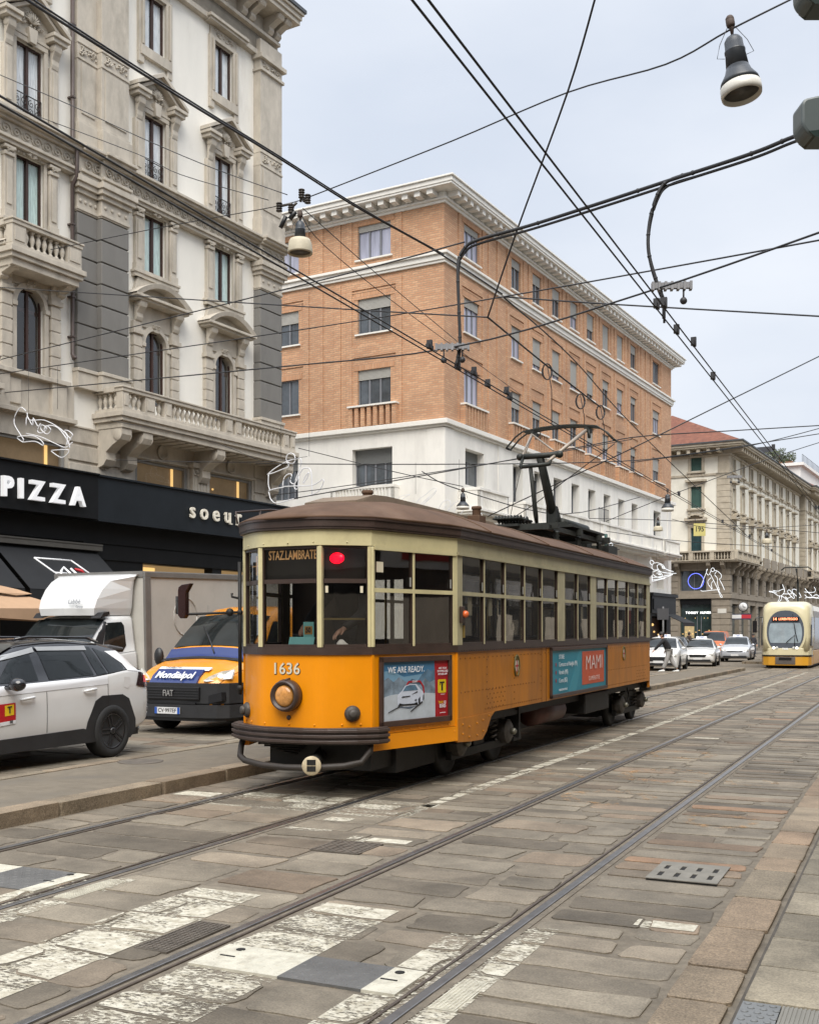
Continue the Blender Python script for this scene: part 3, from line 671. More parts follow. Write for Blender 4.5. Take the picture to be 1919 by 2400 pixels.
# --- inside
mb = MB(); mb.box(-1.1, 1.1, 1.75, 11.6, .86, .9); mb.box(-.74, .74, .4, 1.75, .86, .9); mb.box(-.7, .7, 11.6, 13, .86, .9); mb.build('floor', wood_in, TR)
mb = MB(); mb.box(-1.1, 1.1, 1.75, 11.6, 2.72, 2.76); mb.box(-.74, .74, .45, 1.75, 2.72, 2.76); mb.build('ceiling', lining_m, TR)
mb = MB()
for x0, x1 in ((-1.1, -.28), (.42, 1.1)): mb.box(x0, x1, 1.9, 1.95, .9, 2.72)
mb.box(-.28, .42, 1.9, 1.95, 2.35, 2.72); mb.build('cab_partition', wood_in, TR)
for x in (-.95, .62):
    mb = MB(); mb.box(x, x + .33, 2.6, 11.2, 1.15, 1.3); mb.box(x - .02 if x < 0 else x + .31, x + .02 if x < 0 else x + .35, 2.6, 11.2, 1.3, 1.62); mb.build('bench', wood_in, TR, bevel=.02)
for i in range(5):
    mb = MB(); mb.tube([(.35 if i % 2 else -.35, 3 + i * 1.9, .9), (.35 if i % 2 else -.35, 3 + i * 1.9, 2.72)], .016); mb.build('grab_pole', mat('brass', (.5, .38, .16), .3, metal=.9, var=.1), TR)
mb = MB(); mb.box(-.5, .55, .32, .52, .9, 1.5); mb.build('control_desk', wood_in, TR, bevel=.01)
mb = MB(); mb.lathe([(.16, 0), (.16, .42), (.13, .46), (.05, .48)], (-.1, .6, 1.15), 14); mb.lathe([(.012, 0), (.012, .1)], (-.1, .6, 1.6), 8); mb.tube([(-.1, .6, 1.68), (-.28, .55, 1.7)], .018); mb.build('controller', black_plastic, TR)
blind = mat('destination_blind', (.022, .018, .015), .6, var=.15)
lit_letters = mat('blind_lettering', (.55, .32, .15), .6, var=0, emit=(1, .55, .22), es=.16)
mb = MB(); f_c.box(mb, .02, f_c.L - .02, 2.29, 2.61, -.10, -.07); B = mb.build('destination_board', blind, TR)
mb = MB(); f_c.text(mb, 'STAZ.LAMBRATE', .135, f_c.L / 2, 2.535, -.065, sx=.58, bold=.012); mb.build('lettering', lit_letters, B)
mb = MB(); f_l.box(mb, .04, f_l.L - .03, 2.29, 2.61, -.10, -.07); B = mb.build('route_board', blind, TR)
mb = MB(); f_l.text(mb, '19', .30, f_l.L / 2 + .02, 2.44, -.065, sx=.85, bold=.01); f_l.box(mb, .08, .3, 2.44, 2.452, -.066, -.062); mb.build('lettering', lit_letters, B)
mb = MB(); c = f_r.P(.2, 2.50, -.07); mb.ball(c, (.085, .03, .058), 14, 8); mb.build('red_reflection', mat('red_reflection', (.8, .0, .0), .4, var=0, emit=(1, .0, .012), es=2.6), TR)  # glowing disc behind the glass, standing in for a reflected red traffic light
mb = MB(); f_r.box(mb, .04, f_r.L - .04, 2.29, 2.61, -.14, -.12); mb.build('signal_box', blind, TR)
for a in (.07, f_r.L - .11):
    mb = MB(); f_r.box(mb, a, a + .03, 2.14, 2.21, -.03, -.018); mb.build('sticker', letter_cream, TR)
mb = MB(); tapR.box(mb, .11, .21, 2.36, 2.47, -.03, -.018); mb.build('sticker', letter_cream, TR)
mb = MB(); f_r.box(mb, .03, f_r.L - .03, 1.86, 1.88, -.2, -.17); mb.build('hand_bar', mat('brass', ()), TR)
# --- number, lamps, bumper
mb = MB(); mb.cm = 1; text_mesh(mb, '1636', .165, (-.03, -.003, 1.345), (1, 0, 0), (0, 0, 1), .002, bold=.035, space=1.05); mb.cm = 0; text_mesh(mb, '1636', .165, (-.034, -.006, 1.348), (1, 0, 0), (0, 0, 1), .003, bold=.012, space=1.05)
mb.build('fleet_number', [letter_cream, brown], TR)
mb = MB(); mb.lathe([(.10, .0), (.165, -.005), (.17, -.06), (.165, -.09), (.15, -.13), (.135, -.13), (.115, -.09), (.05, -.07)], (0, .0, 1.075), 28, 'y'); H_ = mb.build('headlight', brown, TR)
mb = MB(); mb.lathe([(.112, -.095), (.098, -.115), (.07, -.128), (.03, -.135), (.002, -.136)], (0, 0, 1.075), 24, 'y')
mb.build('lens', mat('headlight_lens', (.40, .19, .06), .08, var=.7, scale=9, emit=(1, .45, .10), es=.06), H_)
mb = MB(); mb.tube([(-.05, -.1, 1.22), (-.05, -.02, 1.235)], .012); mb.tube([(.02, -.1, 1.24), (.02, -.02, 1.25)], .012); mb.build('hinge', brown, H_)
for F_, a in ((f_r, .34), (f_l, .18)):
    mb = MB(); c = F_.P(a, .89, .0); n = F_.n; ax = [Vector(c) + n * d for d in (-.02, .04, .07)]
    mb.tube(ax, [.08, .085, .06], 16); mb.tube([Vector(c) + n * .06, Vector(c) + n * .1, Vector(c) + n * .108], [.05, .046, .02], 14); mb.build('marker_lamp', under_l, TR)
mb = MB(); mb.lathe([(.025, 0), (.025, -.012), (.014, -.016)], (0, 0, .845), 10, 'y'); mb.build('plug', brown, TR)
bump = [(-.90, .46), (-.86, .31), (-.7, .17), (-.45, .03), (-.2, -.03), (0, -.04), (.2, -.03), (.45, .03), (.7, .17), (.86, .31), (.90, .46)]
mb = MB(); strip(mb, bump, .575, .745, -.06, .03)
for z in (.59, .645, .70): strip(mb, bump, z, z + .032, .0, .055)
mb.build('bumper', mat('bumper_brown', (.05, .034, .028), .4, var=.25, scale=6), TR, bevel=.006)
mb = MB(); mb.tube([(-.78, .35, .62), (-.79, .3, .5), (-.74, .2, .39), (-.6, .08, .36), (-.3, -.04, .34), (0, -.08, .335), (.3, -.04, .34), (.6, .08, .36), (.74, .2, .39), (.79, .3, .5), (.78, .35, .62)], .034, 8)
mb.build('life_guard', mat('guard_dark', (.032, .025, .02), .6, var=.3), TR)
mb = MB()
for k in range(5): mb.tube([(-.7 + k * .08, .5, .5 - k * .02), (-.1 - k * .03, .55, .52 - k * .03)], .012, 5)
mb.box(-.6, .6, .6, .7, .35, .6); mb.box(.15, .75, .4, .9, .28, .62); mb.build('brake_rigging', under_m, TR)
K = MB(); K.tube([(.05, .6, .42), (.36, -.14, .39)], .07, 10); CO = K.build('coupler', under_m, TR)
K = MB(); v = Vector((.31, -.74, 0)).normalized(); c = Vector((.38, -.19, .385))
K.tube([c, c + v * .035, c + v * .045], [.098, .098, .088], 22); K.cm = 1
sd = Vector((-v.y, v.x, 0))
for dz in (-.03, .035):
    q = c + v * .048 + Vector((0, 0, dz)); K.add([q + sd * a + Vector((0, 0, b)) for a, b in ((-.045, -.025), (.045, -.025), (.045, .03), (-.045, .03))], [(3, 2, 1, 0)]); K.add([q + sd * a + Vector((0, 0, b)) + v * .001 for a, b in ((-.045, -.025), (.045, -.025), (.045, .03), (-.045, .03))], [(0, 1, 2, 3)])
K.build('coupler_face', [mat('buffer_cream', (.5, .42, .28), .6, var=.2, scale=8, dirt=(.2, .14, .08), dscale=8), under_m], CO)
# --- mirror arm
mb = MB(); mb.tube([(-.79, .28, 1.05), (-.79, .28, 2.5)], .021); mb.tube([(-.79, .28, 1.95), (-1.4, .1, 1.93), (-1.48, .08, 1.94), (-1.48, .08, 2.13)], .016)
mb.ball((-.9, .25, 1.95), .045, 8, 5); mb.ball((-.79, .28, 1.95), .035, 8, 5); mb.ball((-.79, .28, 1.12), .04, 8, 5); mb.tube([(-.79, .28, 2.1), (-.88, .26, 2.12), (-.88, .26, 2.16)], .014); mb.tube([(-1.48, .08, 2.08), (-1.38, .08, 2.08)], .014)
A_ = mb.build('mirror_arm', under_m, TR)
mb = MB(); mb.prism([(-.05, 1.92), (-.02, 1.885), (.03, 1.885), (.055, 1.92), (.055, 2.17), (.12, 2.27), (-.0, 2.255), (-.04, 2.23), (-.05, 2.19)], .05, .12, 'y'); mb.m = None
o = mb.build('mirror', mat('mirror_red_brown', (.028, .011, .010), .25, var=.2), A_, bevel=.008); o.location = (-1.40, 0, 0)
# --- indicator
ad_red_ = mat('notice_red', (.33, .01, .015), .45, var=.04)
mb = MB(); right.box(mb, .06, .14, 1.83, 2.02, .006, .05); I_ = mb.build('indicator', brown, TR, bevel=.008)
mb = MB(); mb.ball(right.P(.105, 1.93, .065), .042, 12, 8); mb.build('lens', mat('indicator_amber', (.6, .12, .03), .2, var=.1), I_)
for i, (a, z0, z1, w) in enumerate(((.42, 1.92, 2.13, .13), (1.1, 1.92, 2.13, .13), (1.42, 1.92, 2.12, .04), (2.35, 1.62, 1.78, .12), (5.2, 1.9, 2.1, .1), (8.3, 1.85, 2.1, .2))): mb = MB(); right.box(mb, a, a + w, z0, z1, -.035, -.031); mb.build('notice', letter_cream if i != 5 else ad_red_, TR)
mb = MB(); right.box(mb, .17, .18, 1.66, 1.8, .0, .03); mb.build('door_handle', mat('brass', ()), TR)
# --- adverts
board = mat('advert_frame', (.055, .03, .022), .45, var=.25, scale=6)
def flat(nm, col, **k): return mat(nm, col, k.pop('rough', .45), var=k.pop('var', .04), **k)
ad_sky, ad_sky2, ad_snow, ad_mt, ad_mt2, ad_red, ad_yel, ad_blk, ad_wht, ad_car = (flat('ad_sky', (.05, .16, .29)), flat('ad_sky_low', (.16, .30, .42)), flat('ad_snow', (.42, .46, .50), var=.12, scale=6), flat('ad_mountain', (.17, .22, .27), var=.5, scale=9), flat('ad_mountain_far', (.08, .15, .22), var=.4, scale=8), flat('ad_red', (.33, .01, .015)), flat('ad_yellow', (.62, .46, .01)), flat('ad_black', (.01, .01, .012)), flat('ad_white', (.68, .7, .72)), flat('ad_car', (.50, .54, .62), var=.1, scale=8))
mb = MB(); F_ = tapR; a0, a1, z0, z1 = .10, 1.29, .73, 1.47
for q in ((a0, a1, z0, z0 + .06), (a0, a1, z1 - .06, z1), (a0, a0 + .05, z0, z1), (a1 - .05, a1, z0, z1)): F_.box(mb, *q, .014, .045)
AD = mb.build('advert_board', board, TR, bevel=.006)
W0, W1, Z0, Z1 = .15, 1.24, .79, 1.41; WR = 1.01
def U(x, y): return (W0 + (WR - W0) * x, Z0 + (Z1 - Z0) * y)
def pic(nm, m, pts, lvl): mb = MB(); F_.poly(mb, pts, .014 + lvl * .0022, .0021); return mb.build(nm, m, AD)
pic('sky_picture', ad_sky, [U(0, 0), U(1, 0), U(1, 1), U(0, 1)], 0)
pic('haze_picture', ad_sky2, [U(0, .4), U(1, .4), U(1, .72), U(.8, .78), U(.4, .74), U(.15, .86), U(0, .84)], 1)
pic('far_peaks_picture', ad_mt2, [U(.3, .4), U(1, .4), U(1, .86), U(.93, .82), U(.86, .86), U(.74, .76), U(.66, .66), U(.55, .7), U(.45, .62)], 2)
pic('mountain_picture', ad_mt, [U(0, .3), U(.45, .4), U(1, .4), U(1, .66), U(.9, .62), U(.8, .7), U(.7, .58), U(.6, .62), U(.42, .66), U(.3, .74), U(.2, .66), U(.1, .74), U(0, .68)], 3)
pic('snow_picture', ad_snow, [U(0, 0), U(1, 0), U(1, .42), U(.72, .45), U(.4, .46), U(.15, .44), U(0, .4)], 4)
AR = [(.37, .5), (.40, .5), (.49, .635), (.69, .635), (.75, .55), (.76, .44), (.785, .44), (.775, .56), (.705, .665), (.475, .665)]
pic('start_arch_picture', ad_red, [U(*p) for p in AR], 5)
pic('shadow_picture', flat('ad_shadow', (.10, .13, .18)), [U(*p) for p in ((.26, .22), (.5, .18), (.72, .26), (.76, .32), (.6, .3))], 5)
pic('car_picture', ad_car, [U(*p) for p in ((.27, .25), (.265, .4), (.3, .46), (.35, .5), (.41, .585), (.5, .61), (.62, .605), (.69, .53), (.755, .46), (.765, .36), (.745, .27), (.68, .25), (.62, .22), (.4, .22))], 6)
pic('windscreen_picture', ad_mt2, [U(*p) for p in ((.365, .495), (.42, .575), (.5, .595), (.6, .59), (.655, .5))], 7)
for q in ([(.34, .385), (.5, .395), (.5, .41), (.35, .405)], [(.53, .43), (.64, .46), (.64, .48), (.57, .45)], [(.27, .245), (.65, .24), (.63, .29), (.57, .27), (.38, .27), (.3, .29)], [(.66, .26), (.69, .27), (.69, .38), (.66, .34)], [(.745, .31), (.765, .33), (.765, .42), (.75, .4)], [(.58, .33), (.63, .34), (.61, .31)]): pic('car_detail_picture', ad_blk, [U(*p) for p in q], 8)
for q in ([(.08, .145), (.1, .14), (.3, .225), (.29, .24)], [(.5, .135), (.52, .13), (.74, .28), (.73, .3)]): pic('ski_picture', ad_blk, [U(*p) for p in q], 8)
pic('side_band_picture', ad_red, [(WR, Z0), (W1, Z0), (W1, Z1), (WR, Z1)], 1)
pic('logo_tile', ad_yel, [(1.065, 1.06), (1.075, 1.05), (1.195, 1.05), (1.205, 1.06), (1.205, 1.19), (1.195, 1.2), (1.075, 1.2), (1.065, 1.19)], 2)
for q in ([(1.122, 1.075), (1.148, 1.075), (1.148, 1.155), (1.122, 1.155)], [(1.095, 1.158), (1.175, 1.158), (1.175, 1.175), (1.095, 1.175)], [(1.095, 1.14), (1.108, 1.14), (1.108, 1.153), (1.095, 1.153)]): pic('logo_letter', ad_blk, q, 3)
def adtext(s, size, a, z, m=ad_wht, **k): mb = MB(); F_.text(mb, s, size, a, z, .034, depth=.001, **k); mb.build('lettering', m, AD)
adtext('WE ARE READY.', .092, W0 + .43 * (WR - W0), 1.325, bold=.008, sx=.9); adtext('START', .03, U(.59, .65)[0], U(.59, .65)[1], bold=.01)
for i, s in enumerate(('ARE YOU?', 'DOWNLOAD', 'INTAXI APP')): adtext(s, .032, 1.13, 1.325 - i * .033, sx=.95, bold=.012)
adtext('TAXI', .042, 1.095, .945, ad_yel, bold=.01, sx=.9); adtext('02', .042, 1.17, .945, bold=.01, sx=.9); adtext('8585', .058, 1.13, .905, bold=.015, sx=1.0); adtext('www.028585.it', .017, 1.13, .83); adtext('www.taxi.it', .016, 1.13, 1.035)
# second advert
mb = MB(); F_ = right; a0, a1, z0, z1 = ss(14.92), ss(18.04), .76, 1.49
for q in ((a0, a1, z0, z0 + .05), (a0, a1, z1 - .05, z1), (a0, a0 + .05, z0, z1), (a1 - .05, a1, z0, z1)): F_.box(mb, *q, .004, .04)
AD = mb.build('advert_board', board, TR, bevel=.006)
pic('poster', flat('ad_teal', (.015, .21, .29)), [(a0 + .05, z0 + .05), (a1 - .05, z0 + .05), (a1 - .05, z1 - .05), (a0 + .05, z1 - .05)], 0)
pic('poster_streak', flat('ad_teal_light', (.03, .25, .33)), [(a0 + .9, z0 + .05), (a0 + 1.3, z0 + .05), (a0 + 1.7, z1 - .05), (a0 + 1.5, z1 - .05)], .6)
s0, s1 = ss(16.55), ss(17.86); pic('logo_tile', flat('ad_orange', (.52, .085, .03)), [(s0, .88), (s1, .88), (s1, 1.40), (s0, 1.40)], 2)
adtext('MAMI', .33, (s0 + s1) / 2, 1.21, flat('ad_pale', (.72, .62, .58)), bold=-.012, sx=1.25, space=1.0); adtext('CAMERETTE', .095, (s0 + s1) / 2, .965, MATS['ad_pale'], space=1.3, sx=1.05)
for s, z, a in (('STORE:', 1.345, .36), ('Cernusco sul Naviglio (MI)', 1.235, .36), ('Varedo (MB)', 1.12, .36), ('Curno (BG)', 1.0, .36)): adtext(s, .092, a0 + a, z, align='LEFT', sx=.95)
for z in (1.235, 1.12, 1.0): pic('pin_picture', ad_red, [(a0 + .24, z), (a0 + .265, z - .035), (a0 + .29, z), (a0 + .28, z + .03), (a0 + .25, z + .03)], 2)
adtext('mamicamerette.it', .06, a0 + .36, .87, align='LEFT')
# --- city crests
for yy, zc, h in ((13.51, 1.285, .15), (19.28, 1.32, .135)):
    a = ss(yy); mb = MB(); el = [(a + .095 * math.sin(t), zc - .01 + h * .92 * -math.cos(t)) for t in [R(20 + 320 * k / 18) for k in range(19)]]
    mb.tube([right.P(p, q, .008) for p, q in el], .012, 5); Q = mb.build('city_crest', mat('crest_wreath', (.12, .10, .03), .6, var=.4, scale=20), TR)
    mb = MB(); right.poly(mb, [(a - .055, zc + .06), (a - .055, zc - .03), (a - .03, zc - .075), (a, zc - .09), (a + .03, zc - .075), (a + .055, zc - .03), (a + .055, zc + .06)], .005, .004); mb.build('shield', flat('crest_white', (.55, .5, .42)), Q)
    mb = MB(); right.poly(mb, [(a - .012, zc - .086), (a + .012, zc - .086), (a + .012, zc + .06), (a - .012, zc + .06)], .0092, .002); right.poly(mb, [(a - .054, zc - .02), (a + .054, zc - .02), (a + .054, zc + .004), (a - .054, zc + .004)], .0094, .002); mb.build('cross', ad_red, Q)
    mb = MB(); right.poly(mb, [(a - .04, zc + .07), (a + .04, zc + .07), (a + .05, zc + .12), (a + .02, zc + .1), (a, zc + .125), (a - .02, zc + .1), (a - .05, zc + .12)], .005, .004); mb.build('crown', MATS['crest_wreath'], Q)
# --- bogies and gear under the floor
def bogie(y0, dz):
    b = MB()
    for sx in (-1, 1):
        b.box(sx * .88 - .04, sx * .88 + .04, y0 - .95, y0 + .95, .2 + dz, .3 + dz); b.box(sx * .88 - .03, sx * .88 + .03, y0 - .7, y0 + .7, .5 + dz, .6 + dz); b.box(sx * .85 - .05, sx * .85 + .05, y0 - .18, y0 + .18, .28 + dz, .64 + dz)
    b.box(-.85, .85, y0 - .2, y0 + .2, .35 + dz, .55 + dz)
    bg_ = b.build('bogie', under_m, TR, bevel=.008)
    for sx in (-1, 1):
        for dy in (-.82, .82):
            w = MB(); w.lathe([(.06, -.07), (.32, -.07), (.35, -.06), (.35, .03), (.29, .05), (.26, .03), (.06, .04)], (sx * .76, y0 + dy, .345 + dz), 24, 'x'); w.build('wheel', under_m, bg_)
            w = MB(); cx = sx * .9
            for k in range(1): w.lathe([(.15, -.06), (.165, 0), (.165, .1), (.12, .13), (.06, .14)] if sx > 0 else [(.15, .06), (.165, 0), (.165, -.1), (.12, -.13), (.06, -.14)], (cx, y0 + dy, .40 + dz), 10, 'x', smooth=False)
            ab = w.build('axle_box', under_l, bg_)
            w = MB(); w.lathe([(.045, 0), (.045, .05), (.025, .07)] if sx > 0 else [(.045, 0), (.045, -.05), (.025, -.07)], (cx + sx * .14, y0 + dy, .40 + dz), 8, 'x'); w.build('axle_cap', mat('grease_metal', (.2, .19, .15), .4, metal=.5, var=.3), ab)
            for e in (.33,):
                w = MB(); yy = y0 + dy - math.copysign(e, dy)
                w.tube([(cx + .05 * math.cos(k * .9), yy + .05 * math.sin(k * .9), .31 + dz + k * .0095) for k in range(30)], .014, 5); w.build('coil_spring', under_l, bg_)
        h_ = MB(); h_.tube([(sx * 1.0, y0 - .45, .7 + dz), (sx * 1.03, y0 - .42, .55 + dz), (sx * 1.0, y0 - .5, .42 + dz), (sx * .95, y0 - .6, .4 + dz)], .012, 5); h_.build('air_hose', under_m, bg_)
bogie(3.12, 0); bogie(10.95, -.05)
mb = MB(); mb.box(.82, 1.02, 4.3, 4.36, .28, .74); mb.box(.8, 1.05, 4.22, 4.45, .66, .74); mb.box(.85, .98, 4.2, 4.5, .24, .30); mb.build('side_step', under_m, TR)
mb = MB(); mb.box(-1.0, 1.0, 1.75, 12.3, .6, .74); mb.box(-.72, .72, .6, 1.75, .5, .62); mb.box(-.7, .7, 4.5, 8.4, .3, .6); mb.box(-.8, .8, .9, 1.95, .2, .5); mb.box(-.6, .6, 1.95, 4.2, .12, .5); mb.box(-.6, .6, 9.9, 12.1, .12, .45); mb.build('underframe', under_m, TR)  # includes solid dark boxes added between the wheels to deepen the shade below
mb = MB(); mb.lathe([(.05, 0), (.17, .02), (.17, 1.3), (.05, 1.32)], (.86, 5.2, .52), 14, 'y'); mb.build('air_tank', mat('air_tank_red', (.07, .025, .018), .5, var=.3), TR)
mb = MB(); mb.box(.7, 1.1, 7.3, 8.8, .38, .7); mb.build('resistor_box', under_m, TR, bevel=.02)
mb = MB(); mb.tube([(.85, 12.0, .72), (1.0, 12.05, .68), (1.02, 12.3, .55), (.8, 12.5, .5)], .045, 8); mb.box(.7, 1.08, 11.75, 12.0, .58, .68); mb.build('rear_step', under_l, TR)
# --- pantograph on the roof
dk = mat('pantograph_dark', (.026, .028, .024), .55, metal=.3, var=.3, scale=5); lt = mat('pantograph_tube', (.33, .28, .23), .5, metal=.4, var=.2)
mb = MB()
for x in (-.45, .45): mb.box(x - .05, x + .05, 7.3, 11.0, 3.38, 3.46)
for y in (7.5, 8.9, 10.2, 10.8): mb.box(-.6, .6, y - .05, y + .05, 3.40, 3.50)
mb.box(-.55, .55, 8.5, 10.6, 3.52, 3.56); mb.tube([(0.1, 9.3, 3.68), (.1, 10.9, 3.68)], .085, 10); mb.box(-.3, .3, 9.0, 9.5, 3.5, 3.66)
for x in (-.5, .5):
    for y in (7.7, 9.0, 10.4): mb.lathe([(.035, 0), (.06, .03), (.04, .06), (.06, .09), (.04, .12), (.06, .15), (.035, .17)], (x, y, 3.21), 8)
PG = mb.build('pantograph', dk, TR)
mb = MB(); mb.box(-.55, -.05, 7.35, 8.2, 3.46, 3.50)
for k in range(9): mb.tube([(-.5 + k * .055, 7.4, 3.6), (-.5 + k * .055, 8.1, 3.6)], .02, 5); mb.tube([(-.5 + k * .055, 7.45 + .08 * j, 3.6 + .05 * math.sin(j * 1.6)) for j in range(9)], .018, 5)
mb.build('resistor', dk, PG)
mb = MB(); mb.box(-.4, .1, 11.0, 11.35, 3.18, 3.6); mb.box(.15, .5, 11.1, 11.8, 3.18, 3.38)
for k in range(4): mb.tube([(.2 + k * .08, 11.2, 3.3), (.2 + k * .08, 11.7, 3.4)], .02, 5)
mb.build('switch_gear', dk, PG)
kn = (0, 8.38, 4.74)
mb = MB(); mb.tube([(0, 9.25, 3.62), (0, 8.95, 4.02), kn], [.1, .085, .07], 10); mb.prism([(9.0, 3.62), (9.45, 3.62), (9.12, 3.95), (9.0, 3.95)], -.09, .09, 'x'); mb.build('lower_arm', dk, PG)
mb = MB(); mb.tube([(-.12, 8.55, 3.62), (-.12, 8.5, 3.75), (-.12, 8.2, 4.6)], [.035, .045, .035], 8); mb.build('push_rod', dk, PG)
mb = MB(); mb.tube([(-.36, 8.36, 4.76), (.36, 8.36, 4.76)], .05, 10); mb.tube([(-.3, 8.2, 4.56), (.22, 8.2, 4.58)], .035, 8)
for x in (-.3, .22): mb.tube([(x, 8.2, 4.57), (x, 8.36, 4.75)], .03, 6)
for x in (-.36, .36): mb.ball((x, 8.36, 4.76), .065, 10, 6)
mb.build('knuckle', dk, PG)
mb = MB(); mb.tube([(.3, 8.36, 4.76), (.52, 9.5, 5.36)], .034, 8); mb.tube([(.16, 8.22, 4.6), (.3, 8.36, 4.76)], .03, 8); mb.build('upper_arm', lt, PG)
mb = MB(); mb.tube([(-.3, 8.36, 4.78), (-.52, 9.5, 5.36)], .03, 8); mb.tube([(.2, 8.5, 4.86), (-.48, 9.4, 5.33)], .016, 6); mb.build('upper_arm', lt, PG)
mb = MB(); bow = [(-1.02, 9.6, 5.12), (-1.0, 9.6, 5.15), (-.84, 9.6, 5.32), (-.7, 9.6, 5.41), (-.35, 9.6, 5.455), (0, 9.6, 5.47), (.35, 9.6, 5.455), (.7, 9.6, 5.41), (.84, 9.6, 5.32), (1.0, 9.6, 5.15)]
for dy in (-.12, .12): mb.tube([(x, y + dy, z) for x, y, z in bow], .016, 6)
for dy in (-.14, -.05, .04, .1): mb.prism([(-.68, 5.40), (-.35, 5.445), (0, 5.46), (.35, 5.445), (.68, 5.40), (.68, 5.425), (.35, 5.47), (0, 5.485), (-.35, 5.47), (-.68, 5.425)], 9.6 + dy, 9.6 + dy + .05, 'y')
mb.tube([(-1.01, 9.48, 5.13), (-1.01, 9.72, 5.13)], .02, 6); mb.tube([(1.01, 9.48, 5.15), (1.01, 9.72, 5.15)], .02, 6)
for x in (-.5, .52): mb.box(x - .03, x + .03, 9.44, 9.76, 5.33, 5.40)
mb.tube([(-.45, 9.5, 5.38), (-.45, 9.5, 5.26), (-.36, 9.5, 5.26), (-.36, 9.5, 5.38)], .014, 5); mb.tube([(.55, 9.5, 5.38), (.58, 9.45, 5.2)], .03, 5)
mb.build('collector_bow', dk, PG)
mb = MB(); mb.tube([(-.25, 7.45, 3.5), (-.28, 8.4, 4.9), (-.5, 9.5, 5.35)], .006, 4); mb.build('pull_cord', dk, PG)
# ============================================================ ORNATE BUILDING ON THE LEFT  (x out, y along the street, z up)
stucco = mat('white_stucco', (.80, .775, .71), .9, var=.05, scale=1.2, dirt=(.52, .48, .41), dscale=.7, dlo=.55, dhi=.85, stretch=(1, 1, .35), bump=.1, bscale=60)
trim = white_trim
grey_rust = mat('grey_rustication', (.185, .178, .165), .85, var=.07, scale=2, dirt=(.13, .125, .115), dscale=1.2, dlo=.5, dhi=.85, stretch=(1, 1, .4))
frame_br = mat('window_frame_brown', (.045, .02, .014), .5, var=.2, scale=4)
curtain = mat('net_curtain', (.80, .82, .84), .8, var=.25, scale=7, stretch=(1, 6, .4))
pane_m = glass_mat('house_glass', (.94, .96, .97), .03)
LBX, LBY, LBR = -21.1, 24.2, R(-5.07)
LB = thing('ornate_building', 'pale ornate stone building with pediments and balconies above black shops', 'building', (LBX, LBY, 0), LBR)
COLS = [-2.275, 2.445, 5.65]
ops = []
for c in COLS: ops += [(c - .46, c + .46, 8.62, 10.86), (c - .46, c + .46, 12.6, 14.33), (c - .46, c + .46, 15.42, 17.33), (c - .46, c + .46, 19.3, 20.98)]
mez = [(-4.6, -1.05), (1.62, 3.92), (4.85, 7.15)]
ops += [(a, b, 5.2, 6.92) for a, b in mez]
mb = MB(); mb.panel('y', -9, 8.45, 4.6, 22, 0, ops, .2); mb.box(-12, -.33, -9, 8.45, 4.6, 21.9); mb.build('wall', stucco, LB)
mb = MB(); mb.panel('y', -9, 8.45, 4.6, 7.5, .04, [(a, b, 5.2, 6.92) for a, b in mez], .3); mb.panel('y', -9, -.75, 7.5, 8.55, .05, [], .1)
z = 5.3
for zc in (5.55, 6.05, 6.55, 7.05):
    for a, b in ((-9, -4.75), (-.95, 1.5), (7.25, 8.46)): mb.box(.0, .09, a, b, zc, zc + .42)
mb.build('mezzanine_stone', trim, LB, bevel=.015)
# --- one window of each storey, then its copies along the facade
def sash(name, w, z0, z1, d=-.12, arch=False, bars=True):
    mb = MB(); t = .055; h = w / 2
    mb.box(d, d + .06, -h, h, z0, z0 + t); mb.box(d, d + .06, -h, -h + t, z0, z1); mb.box(d, d + .06, h - t, h, z0, z1); mb.box(d, d + .07, -.04, .04, z0, z1); mb.box(d, d + .06, -h, h, z1 - t, z1)
    f = mb.build(name, frame_br, LB)
    for y0, y1 in ((-h + t, -.04), (.04, h - t)):
        mb = MB(); mb.add([(d + .03, y0, z0 + t), (d + .03, y1, z0 + t), (d + .03, y1, z1 - t), (d + .03, y0, z1 - t)], [(0, 1, 2, 3)]); mb.build('pane', pane_m, f)
    return f
def put(f, prt, mb, name, m, bevel=.008): return mb.build(name, m, f, bevel=bevel)
def curtains(f, w, z0, z1, d, half=False, m=None):
    h = w / 2; mb = MB()
    for s in (-1, 1):
        n = 14; a0, a1 = s * .05, s * (h - .06)
        pts = [(d - .02 - .022 * math.sin(k * 2.1), lerp(a0, a1, k / n)) for k in range(n + 1)]
        for (xa, ya), (xb, yb) in zip(pts, pts[1:]): mb.add([(xa, ya, z0), (xb, yb, z0), (xb, yb, z1), (xa, ya, z1)], [(0, 1, 2, 3)], True)
    mb.build('curtain', m or curtain, f)
def back(f, w, z0, z1, d):
    mb = MB(); h = w / 2; mb.add([(d, -h, z0), (d, h, z0), (d, h, z1), (d, -h, z1)], [(0, 1, 2, 3)]); mb.build('dark_room', mat('room_dark', (.02, .018, .016), .9, var=.3), f)
def spiral(mb, c, r, turns, s0, x, rad=.012, sg=1, n=16):
    mb.tube([(x, c[0] + r * (1 - k / n * .85) * math.cos(s0 + sg * turns * 2 * math.pi * k / n), c[1] + r * (1 - k / n * .85) * math.sin(s0 + sg * turns * 2 * math.pi * k / n)) for k in range(n + 1)], rad, 4)
def carved(mb, y, z, w, h, x, seed=1, n=26):
    rn = random.Random(seed)
    for k in range(n):
        u, v = rn.uniform(-1, 1), rn.uniform(-1, 1)
        mb.ball((x, y + u * w, z + v * h), (.03, rn.uniform(.02, .05), rn.uniform(.015, .04)), 6, 4)
    for s in (-1, 1): spiral(mb, (y + s * w * .6, z), h * .8, 1.2, 0, x + .015, .018, s)
